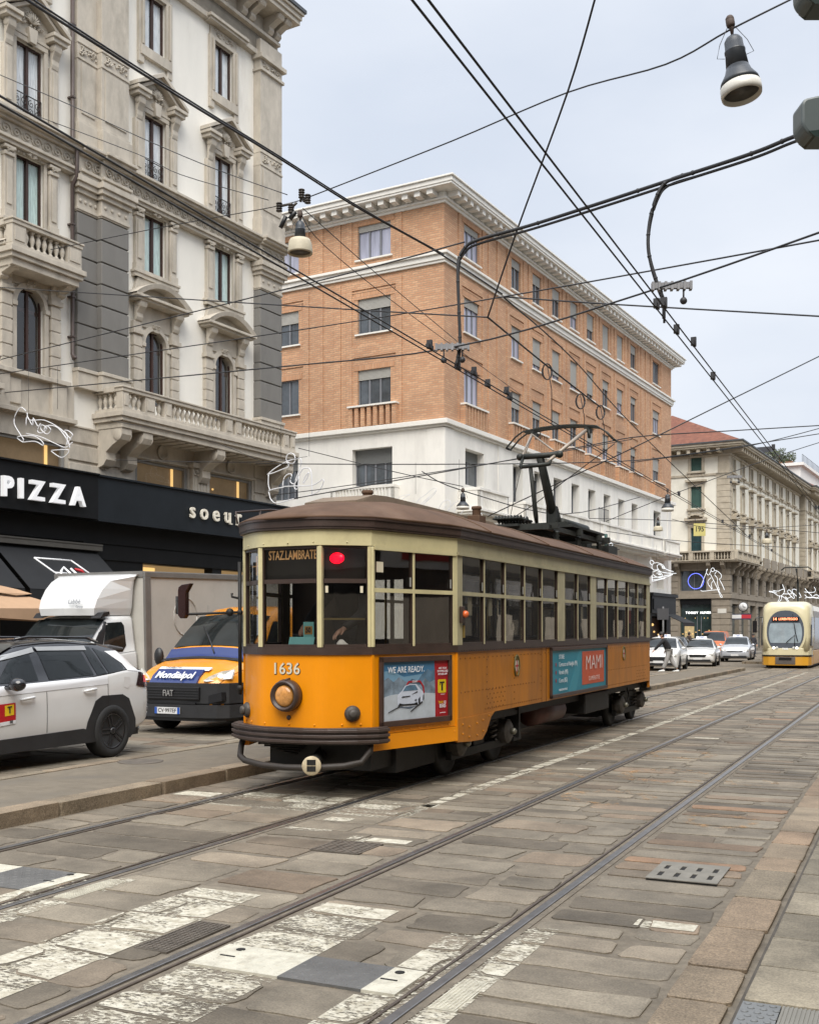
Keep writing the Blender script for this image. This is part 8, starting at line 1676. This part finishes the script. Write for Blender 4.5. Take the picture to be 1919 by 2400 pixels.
for label, x, y, z in (('grey strip insulator on the span wire above the near track', -2.67, 13.30, 5.92), ('grey strip insulator on the span wire above the far track', -5.88, 14.1, 5.73), ('grey strip insulator over the brick facade far above the modern tram', -5.6, 38.5, 7.1)):
    t = thing('insulator', label, 'insulator', (x, y, z), R(20), group='strip insulators on the span wires')
    mb = MB(); mb.box(-.24, .24, -.03, .03, -.02, .05)
    for k in range(7): mb.box(-.24 + k * .075, -.21 + k * .075, -.045, .045, -.04, .06)
    mb.build('ribbed_bar', mat('insulator_grey', (.22, .22, .23), .5, var=.3), t)
    for s in (-.12, .14): mb = MB(); mb.tube([(s, 0, -.03), (s, 0, -.16)], .012); mb.ball((s, 0, -.17), .045, 8, 5); mb.build('hanger', iron, t)
for label, c in (('upper wire coil hanging before the brick facade', (-5.82, 18.25, 6.3)), ('middle wire coil hanging before the brick facade', (-5.71, 19.95, 6.1)), ('lowest wire coil hanging before the brick facade', (-5.63, 21.09, 6.1))):
    mb = MB()
    for k in range(3): mb.tube([(c[0] + (.06 + .008 * k) * math.cos(a * .4), c[1] + .05 * math.cos(a * .4), c[2] + .14 * math.sin(a * .4)) for a in range(17)], .011, 5)
    mb.tube([(c[0], c[1], c[2] + .12), (c[0] + .05, c[1] + .1, c[2] - .3), (c[0] + .02, c[1] + .2, c[2] - .9)], .008, 4); tag(mb.build('wire_coil', wire_black), label, 'wire coil', 'coils of spare wire')
# ---- street lamps hung on wires
lamp_dk = mat('lamp_dark_grey', (.030, .034, .040), .4, var=.15); lamp_wh = mat('lamp_glass_white', (.62, .60, .54), .35, var=.08); lamp_in = mat('lamp_reflector', (.09, .085, .08), .4, var=.5, scale=8)
def street_lamp(label, top, h, kind, d=.48, tilt=0):
    t = thing('street_lamp', label, 'street lamp', top, 0, group='bell lamps hung over the street'); t.rotation_euler = (tilt * .4, tilt, R(15))
    s = h / .92; r = d / 2
    mb = MB(); mb.tube([(0, 0, 0), (.01, 0, -.08 * s), (0, 0, -.22 * s)], [.03, .035, .015], 6); mb.ball((0, 0, -.03), .05 * s, 8, 5); mb.lathe([(.04, -.1), (.05, -.08), (.05, -.02), (.03, 0)], (0, 0, -.02), 8); mb.build('hanger', mat('lamp_hanger_rust', (.06, .04, .03), .7, var=.3), t)
    mb = MB(); mb.lathe([(.03, -.22 * s), (.075 * s, -.25 * s), (.10 * s, -.29 * s), (.105 * s, -.40 * s), (.115 * s, -.40 * s), (.115 * s, -.42 * s), (.11 * s, -.43 * s), (.125 * s, -.60 * s)], (0, 0, 0), 20); mb.build('stem', lamp_dk, t)
    z0 = -.60 * s
    if kind == 'two':
        mb = MB(); mb.lathe([(.125 * s, z0), (r * .66, z0 - .07 * s), (r * .92, z0 - .16 * s), (r * .97, z0 - .205 * s), (r * .9, z0 - .21 * s)], n=28); mb.build('shade', lamp_dk, t)
        mb = MB(); mb.lathe([(r * .9, z0 - .205 * s), (r * .985, z0 - .22 * s), (r, z0 - .29 * s), (r * .97, z0 - .335 * s), (r * .9, z0 - .335 * s), (r * .84, z0 - .27 * s)], n=28); mb.build('glass_ring', lamp_wh, t)
    else:
        mb = MB(); mb.lathe([(.13 * s, z0), (r * .8, z0 - .03 * s), (r * .92, z0 - .10 * s), (r, z0 - .30 * s), (r * .99, z0 - .33 * s), (r * .86, z0 - .33 * s), (r * .8, z0 - .2 * s)], n=28); mb.build('shade', mat('lamp_dirty_white', (.47, .42, .31), .6, var=.12, scale=8), t)
    mb = MB(); mb.lathe([(r * .85, z0 - .29 * s), (r * .5, z0 - .22 * s), (.01, z0 - .2 * s)], n=24); mb.build('reflector', lamp_in, t)
    mb = MB(); mb.box(-.09 * s, .09 * s, -.07 * s, .07 * s, z0 - .27 * s, z0 - .2 * s); mb.build('lamp_unit', mat('lamp_unit_grey', (.3, .29, .27), .4, var=.2), t)
    mb = MB()
    for sg in (1, -1): mb.tube([(0, 0, -.05 * s), (sg * .15 * s, 0, -.3 * s), (sg * .2 * s, 0, -.45 * s), (sg * .12 * s, 0, -.47 * s)], .004, 4)
    mb.build('safety_loop', iron, t); return t
street_lamp('big grey and white bell lamp against the sky at top right', (-1.93, 12.88, 8.8), .94, 'two', .46, R(-8))
street_lamp('bell lamp with a dirty cream shade hanging beside the ornate building corner', (-10.24, 17.3, 9.5), .78, 'plain', .46)
street_lamp('bell lamp low before the white balcony, just above the old tram roof', (-11.29, 27.83, 5.75), .58, 'two', .36)
street_lamp('bell lamp hanging at the right end of the brick building', (-9.68, 47.32, 8.0), .95, 'two', .54)
street_lamp('small white bell lamp lower at the right end of the brick building', (-9.41, 44.14, 6.45), .55, 'plain', .38)
street_lamp('distant bell lamp before the palazzo windows', (-7.65, 64.8, 7.7), .8, 'plain', .56)
t = thing('insulator_cluster', 'cluster of dark ribbed insulators and joints above the lamp beside the ornate building', 'insulators', (-10.24, 17.3, 9.6))
for i, (x, z) in enumerate(((-.28, -.05), (.02, .12), (-.12, -.12), (.1, .0))):
    mb = MB()
    for k in range(4): mb.lathe([(.03, k * .045), (.06, k * .045 + .012), (.06, k * .045 + .025), (.03, k * .045 + .04)], (x * 1.6, 0, z), 10)
    mb.tube([(x * 1.6, 0, z + .1), (x * .6, 0, .06)], .025, 5); mb.build('insulator', mat('insulator_dark', (.05, .042, .035), .4, var=.3), t)
mb = MB(); mb.tube([(-.3, 0, -.15), (-.42, 0, -.35)], .04, 6); mb.tube([(-.1, 0, -.1), (-.22, 0, -.22)], .045, 6); mb.build('cable_joint', black_plastic, t)
# ---- neon decorations
neon_w = mat('neon_white', (.85, .88, .92), .3, var=0, emit=(.86, .94, 1), es=.3); neon_b = mat('neon_blue', (.1, .12, .6), .3, var=0, emit=(.12, .16, 1), es=1.2); neon_off = mat('neon_unlit', (.62, .62, .64), .3, var=0, emit=(.9, .95, 1), es=.06)
for i, (label, r, polys, blue) in enumerate(NEON):
    mb = MB(); ps_ = [Vector(p) for q in polys for p in q]; c = sum(ps_, Vector()) / len(ps_); top = max(p.z for p in ps_)
    t = thing('neon_figure', label, 'neon decoration', c, 0, group='neon winter sport figures over the street')
    mb.m = Matrix.Translation(-c); mk_ = []
    for k, q in enumerate(polys):
        if k in blue: continue
        mb.tube(smooth_path(q, 4), r * (.8 if i < 2 else .5), 6)
    mb.build('tube_outline', neon_off if i in (0, 1, 2) else neon_w, t)
    for k in blue: m2 = MB(); m2.m = Matrix.Translation(-c); m2.tube(smooth_path(polys[k], 3), r * .6, 6); m2.build('ring', neon_b, t)
    mb = MB(); x0, x1 = min(p.x for p in ps_) - c.x, max(p.x for p in ps_) - c.x
    for f in (.25, .75): mb.tube([(lerp(x0, x1, f), 0, top - c.z - .15), (lerp(x0, x1, f), 0, top - c.z + .9)], .006, 4)
    mb.build('hanging_wire', wire_black, t)
# ---- hanging number sign
t = thing('hanging_sign', 'yellow square sign reading 195 hung from the wires', 'sign', (-11.12, 63.19, 7.68), R(18))
mb = MB(); mb.box(-.33, .33, -.02, .02, -.36, .36); mb.build('panel', mat('sign_yellow', (.52, .46, .16), .5, var=.06), t)
mb = MB(); text_mesh(mb, '195', .40, (0, -.024, .02), (1, 0, 0), (0, 0, 1), .006, bold=.02, sx=.85); mb.build('lettering', txt_k, t)
mb = MB(); mb.tube([(-.24, 0, .36), (-.24, 0, .62)], .018, 5); mb.tube([(.24, 0, .36), (.24, 0, .62)], .018, 5); mb.build('hanger', iron, t)
# ---- traffic light, close by at the top right corner
t = thing('traffic_light', 'grey green traffic light housings cut by the top right corner of the view', 'traffic light', (-.47, 5.295, 4.0), R(24.9))
tl = mat('signal_grey', (.095, .115, .115), .35, var=.08, scale=4); tl_d = mat('signal_green_dark', (.008, .022, .018), .35, var=.1)
for dz in (0, .61):
    mb = MB(); pr = [(.075 + .075 * math.cos(R(a)), .075 + .075 * math.sin(R(a))) for a in range(180, 271, 10)] + [(.5, .0), (.5, .26), (.12, .2)] + [(.035 + .035 * math.cos(R(a)), .145 + .035 * math.sin(R(a))) for a in range(110, 181, 14)]
    mb.prism([(x, z + dz) for x, z in pr], 0, .13, 'y'); S_ = mb.build('signal_head', tl, t, bevel=.012)
    mb = MB(); mb.prism([(.06, -.003 + dz), (.5, -.003 + dz), (.5, .11 + dz), (.25, .05 + dz), (.03, .022 + dz)], -.003, .133, 'y'); mb.build('visor', tl_d, S_)
mb = MB(); mb.box(.38, .5, .05, .12, .2, .65); mb.box(.38, .5, .05, .12, .8, 1.4); mb.tube([(.17, .07, -.0), (.2, .07, -.12), (.5, .07, -.6)], .012, 6); mb.build('bracket', tl_d, t)
mb = MB(); mb.tube([(.62, .15, -3.9), (.62, .15, 1.5)], .06, 10); mb.box(.46, .62, .1, .2, .3, .6); mb.build('pole', tl_d, t)
# ---- cafe umbrella
t = thing('cafe_umbrella', 'beige square cafe umbrella with a small vent top by the black awnings', 'umbrella', (-18.65, 18.3, .13))
um = mat('umbrella_beige', (.42, .27, .165), .85, var=.06, scale=3)
mb = MB(); h = 1.25; ring = [(h, h), (0, h * 1.04), (-h, h), (-h * 1.04, 0), (-h, -h), (0, -h * 1.04), (h, -h), (h * 1.04, 0)]
def rg(k, z, dz): return [(x * k, y * k, z - (dz if i % 2 else 0)) for i, (x, y) in enumerate(ring)]
mb.loft([rg(1, 2.13, -.02), rg(.7, 2.26, .02), rg(.36, 2.44, .02)], caps=False, smooth=False); mb.loft([rg(1.0, 2.13, -.02), rg(1.005, 1.93, .05)], caps=False); C_ = mb.build('canopy', um, t)
mb = MB(); mb.loft([rg(.40, 2.50, .05), rg(.22, 2.60, .01), rg(.02, 2.68, 0)], smooth=False); mb.build('vent', um, C_)
mb = MB(); mb.tube([(0, 0, 0), (0, 0, 2.7)], .03, 8); mb.box(-.3, .3, -.3, .3, 0, .08); mb.build('pole', frame_br, t)
mb = MB(); mb.box(-.35, .35, -.35, .35, .72, .75); mb.tube([(0, 0, 0), (0, 0, .72)], .03); tb = mb.build('cafe_table', wood_in); tb.location = (-18.2, 16.9, .13); tag(tb, 'dark cafe table under the edge of the beige umbrella', 'table')
# ---- sign pole
t = thing('green_pole', 'thin dark green pole with wire brackets behind the rear of the old tram', 'pole', (-10.29, 39.32, 0)); mb = MB(); mb.tube([(0, 0, .0), (0, 0, 5.4)], .06, 8); mb.build('pole', mat('pole_green', (.01, .05, .04), .5, var=.1), t)
mb = MB(); mb.tube([(0, 0, 5.0), (.5, 0, 5.05)], .02); mb.tube([(0, 0, 4.8), (.5, 0, 4.82)], .02); mb.build('bracket', iron, t)
t = thing('sign_pole', 'slim grey sign pole in front of the shop beside the walking person', 'pole', (-12.2, 58.5, 0)); mb = MB(); mb.tube([(0, 0, 0), (0, 0, 3.2)], .05, 8); mb.build('pole', mat('pole_grey', (.12, .12, .12), .5), t); mb = MB(); mb.box(-.3, .3, -.06, -.03, 2.5, 3.1); mb.build('panel', mat('sign_back', (.06, .06, .065), .6), t)
# ---- people
skin_m = mat('skin', (.42, .24, .17), .5, var=.06); hair_m = mat('hair_dark', (.012, .009, .008), .6, var=.3)
def skin_obj(name, verts, edges, rad, m, parent, sub=2):
    me = bpy.data.meshes.new(name); me.from_pydata(verts, edges, []); me.materials.append(m); o = bpy.data.objects.new(name, me); COL.objects.link(o); o.parent = parent
    o.modifiers.new('skin', 'SKIN').use_smooth_shade = True
    for i, d in enumerate(me.skin_vertices[0].data): d.radius = (rad[i], rad[i]) if not isinstance(rad[i], tuple) else rad[i]; d.use_root = i == 0
    s = o.modifiers.new('sub', 'SUBSURF'); s.levels = sub; s.render_levels = sub; return o
def person(label, loc, rz, J, top, leg, shoe, hair=hair_m, s=1.0):
    t = thing('person', label, 'person', loc, rz); t.scale = (s,) * 3
    P = J; V, E, Rr = [], [], []
    def add(p, r, to=None):
        V.append(P[p] if isinstance(p, str) else tuple(p)); Rr.append(r)
        if to is not None: E.append((to, len(V) - 1))
        return len(V) - 1
    pe = add('pelvis', .12); ch = add('chest', .13, pe); ne = add('neck', .055, ch); h0 = add('head', .095, ne); hx, hy, hz = P['head']; fx, fy = P.get('face', (0, -1)); add((hx, hy, hz + .1), .075, h0)
    ends = {}
    for sd in 'lr':
        a = add('sh' + sd, .06, ch); a = add('el' + sd, .042, a); w = add('wr' + sd, .028, a); a0, b0 = Vector(P['el' + sd]), Vector(P['wr' + sd]); d = (b0 - a0).normalized(); pm = b0 + d * .07; k = add(pm, .034, w); sdv = d.cross(Vector((0, 0, 1))).normalized(); dn = d.cross(sdv).normalized()
        for q, ln in ((-.03, .065), (-.01, .08), (.01, .075), (.03, .058)):
            f1 = add(pm + sdv * q + d * .035, .0095, k); f2 = add(pm + sdv * q + d * (.03 + ln * .5) + dn * .01, .009, f1); add(pm + sdv * q + d * (.03 + ln * .8) + dn * .03, .008, f2)
        th = add(b0 + d * .03 - sdv * .04 + dn * .01, .011, w); add(b0 + d * .08 - sdv * .055 + dn * .02, .009, th)
        a = add('hp' + sd, .085, pe); a = add('kn' + sd, .06, a); add('an' + sd, .042, a)
    skin_obj('body', V, E, Rr, skin_m, t)
    head = Vector(P['head']); f = Vector((fx, fy, 0)).normalized(); r_ = Vector((f.y, -f.x, 0))
    mb = MB()
    for sg in (1, -1): mb.ball(head + f * .088 + r_ * .033 * sg + Vector((0, 0, .035)), .012, 6, 4)
    mb.build('eyes', mat('eye_dark', (.02, .015, .012), .2, var=0), t)
    mb = MB(); mb.ball(head + f * .10 + Vector((0, 0, .0)), (.016, .02, .028), 6, 5); [mb.ball(head + r_ * .098 * sg + Vector((0, 0, .01)), (.016, .025, .035), 6, 5) for sg in (1, -1)]; mb.build('nose_and_ears', skin_m, t)
    mb = MB(); mb.ball(head + f * .088 + Vector((0, 0, -.05)), (.025, .012, .008), 6, 4); mb.build('mouth', mat('lips', (.3, .12, .1), .5, var=0), t)
    mb = MB(); mb.ball(head - f * .022 + Vector((0, 0, .075)), (.112, .118, .105), 14, 9); mb.ball(head - f * .05 + Vector((0, 0, -.0)), (.095, .085, .1), 12, 8); mb.build('hair', hair, t)
    V, E, Rr = [], [], []
    a = add('pelvis', .165); b = add('waist', .16, a); c = add('chest', .185, b); add(Vector(P['neck']) - Vector((0, 0, .02)), .085, c)
    for sd in 'lr': q = add('sh' + sd, .088, c); q = add('el' + sd, .068, q); add('wr' + sd, .05, q)
    skin_obj('jacket', V, E, Rr, top, t)
    V, E, Rr = [], [], []
    a = add('pelvis', .15)
    for sd in 'lr':
        q = add('hp' + sd, .115, a); q = add('kn' + sd, .10, q); add(Vector(P['an' + sd]) + Vector((0, 0, .03)), .085, q)
    skin_obj('trousers', V, E, Rr, leg, t)
    for sd in 'lr':
        an, to = Vector(P['an' + sd]), Vector(P['to' + sd]); d = (to - an); d.z = 0; d.normalize(); mb = MB(); lo = min(an.z - .09, to.z - .03)
        mb.m = Matrix(((d.y, d.x, 0, an.x), (-d.x, d.y, 0, an.y), (0, 0, 1, max(0, lo)), (0, 0, 0, 1))); mb.loft([[(-.04, y, 0), (.04, y, 0), (.045, y, h * .5), (.02, y, h), (-.02, y, h), (-.045, y, h * .5)] for y, h in ((-.07, .08), (0, .1), (.1, .07), (.2, .04))], smooth=True); mb.build('shoe', shoe, t)
    return t
walk = dict(pelvis=(0, .04, .90), waist=(0, -.03, 1.06), chest=(0, -.13, 1.24), neck=(0, -.22, 1.42), head=(0, -.28, 1.53), face=(.3, -1), shl=(.17, -.18, 1.34), ell=(.22, -.38, 1.12), wrl=(.24, -.56, .92), shr=(-.17, -.16, 1.34), elr=(-.27, -.02, 1.12), wrr=(-.25, -.12, .90), hpl=(.09, .04, .86), knl=(.11, -.06, .48), anl=(.11, -.2, .10), tol=(.11, -.38, .04), hpr=(-.09, .04, .86), knr=(-.1, .14, .48), anr=(-.1, .38, .12), tor=(-.1, .22, .02))
person('person in black top and baggy light grey trousers leaning forward on the traffic island', (-9.45, 46.3, .125), R(-80), walk, mat('top_black', (.010, .010, .012), .8, var=.2), mat('trousers_grey', (.30, .29, .28), .85, var=.12, scale=8), mat('shoe_white', (.6, .6, .58), .6))
stand = dict(pelvis=(0, 0, .93), waist=(0, 0, 1.08), chest=(0, 0, 1.28), neck=(0, -.01, 1.48), head=(0, -.03, 1.60), shl=(.18, 0, 1.4), ell=(.25, .02, 1.14), wrl=(.25, -.1, .92), shr=(-.18, 0, 1.4), elr=(-.25, .04, 1.14), wrr=(-.26, -.06, .9), hpl=(.09, 0, .9), knl=(.1, -.06, .5), anl=(.1, -.1, .1), tol=(.1, -.3, .03), hpr=(-.09, 0, .9), knr=(-.1, .0, .5), anr=(-.1, .12, .1), tor=(-.1, -.06, .03))
dk_c = mat('coat_dark', (.018, .018, .024), .8, var=.2); dk_j = mat('jeans_dark', (.03, .035, .05), .8, var=.2)
person('pedestrian in dark coat behind the silver people carrier', (-11.4, 88, 0), R(30), stand, dk_c, dk_j, black_plastic)
person('pedestrian in brown coat on the pavement before the palazzo shop window', (-16.3, 88, .13), R(140), stand, mat('coat_brown', (.06, .04, .03), .8, var=.2), dk_j, black_plastic)
person('pedestrian in grey coat by the black shop at the brick corner', (-16.0, 78, .13), R(-60), stand, mat('coat_grey', (.1, .1, .11), .8, var=.2), dk_j, black_plastic)
# driver in the cab of the old tram
drv = dict(pelvis=(0, 0, .9), waist=(0, 0, 1.06), chest=(0, -.02, 1.27), neck=(0, -.04, 1.46), head=(0, -.07, 1.58), shl=(.19, -.02, 1.38), ell=(.3, -.28, 1.04), wrl=(.16, -.50, .86), shr=(-.19, -.02, 1.38), elr=(-.32, -.16, 1.12), wrr=(-.38, -.34, .92), hpl=(.09, 0, .88), knl=(.1, -.05, .48), anl=(.1, 0, .1), tol=(.1, -.2, .03), hpr=(-.09, 0, .88), knr=(-.1, -.05, .48), anr=(-.1, 0, .1), tor=(-.1, -.2, .03))
person('tram driver in black jacket standing in the cab with one hand at the window', (-5.90 + .24, 9.75 + .93, .905), 0, drv, mat('jacket_black', (.008, .008, .010), .8, var=.2), dk_c, black_plastic)
# things on the cab desk
tq = mat('card_turquoise', (.16, .40, .40), .6, var=.04)
mb = MB(); mb.prism([(.0, 0), (.012, 0), (.05, .115), (.04, .118)], -.15, .15, 'x'); o = mb.build('notice_board', tq); o.location = (-5.80, 9.80, 1.565); tag(o, 'turquoise notice leaning on the tram windscreen under the number card', 'notice')
t = thing('number_card', 'small turquoise card with black number 50 behind the tram windscreen', 'card', (-5.735, 9.86, 1.68), R(-3)); mb = MB(); mb.box(-.065, .065, 0, .006, 0, .16); mb.build('card', tq, t); mb = MB(); mb.box(-.048, .048, -.003, 0, .03, .115); mb.build('panel', mat('card_orange', (.35, .18, .05), .6, var=0), t); mb = MB(); text_mesh(mb, '50', .075, (0, -.006, .073), (1, 0, 0), (0, 0, 1), .002, bold=.03, sx=.85); mb.build('lettering', txt_k, t)
mb = MB(); secs = []
rn = random.Random(5)
for k in range(9): x = -.13 + k * .0325; hh = .02 + (.07 * math.exp(-((k - 1.5) / 1.6) ** 2)) + rn.uniform(0, .012); secs.append([(x, -.05, 0), (x, .05, 0), (x, .045, .018), (x, .02, hh), (x, -.02, hh * .9), (x, -.045, .02)])
mb.loft(secs, smooth=True); o = mb.build('cloth', mat('cloth_white', (.6, .58, .55), .8, var=.05)); o.location = (-5.90 + .55, 9.75 + .29, 1.565); o.rotation_euler = (0, 0, R(38)); tag(o, 'crumpled white cloth on the sill of the tram cab window', 'cloth')
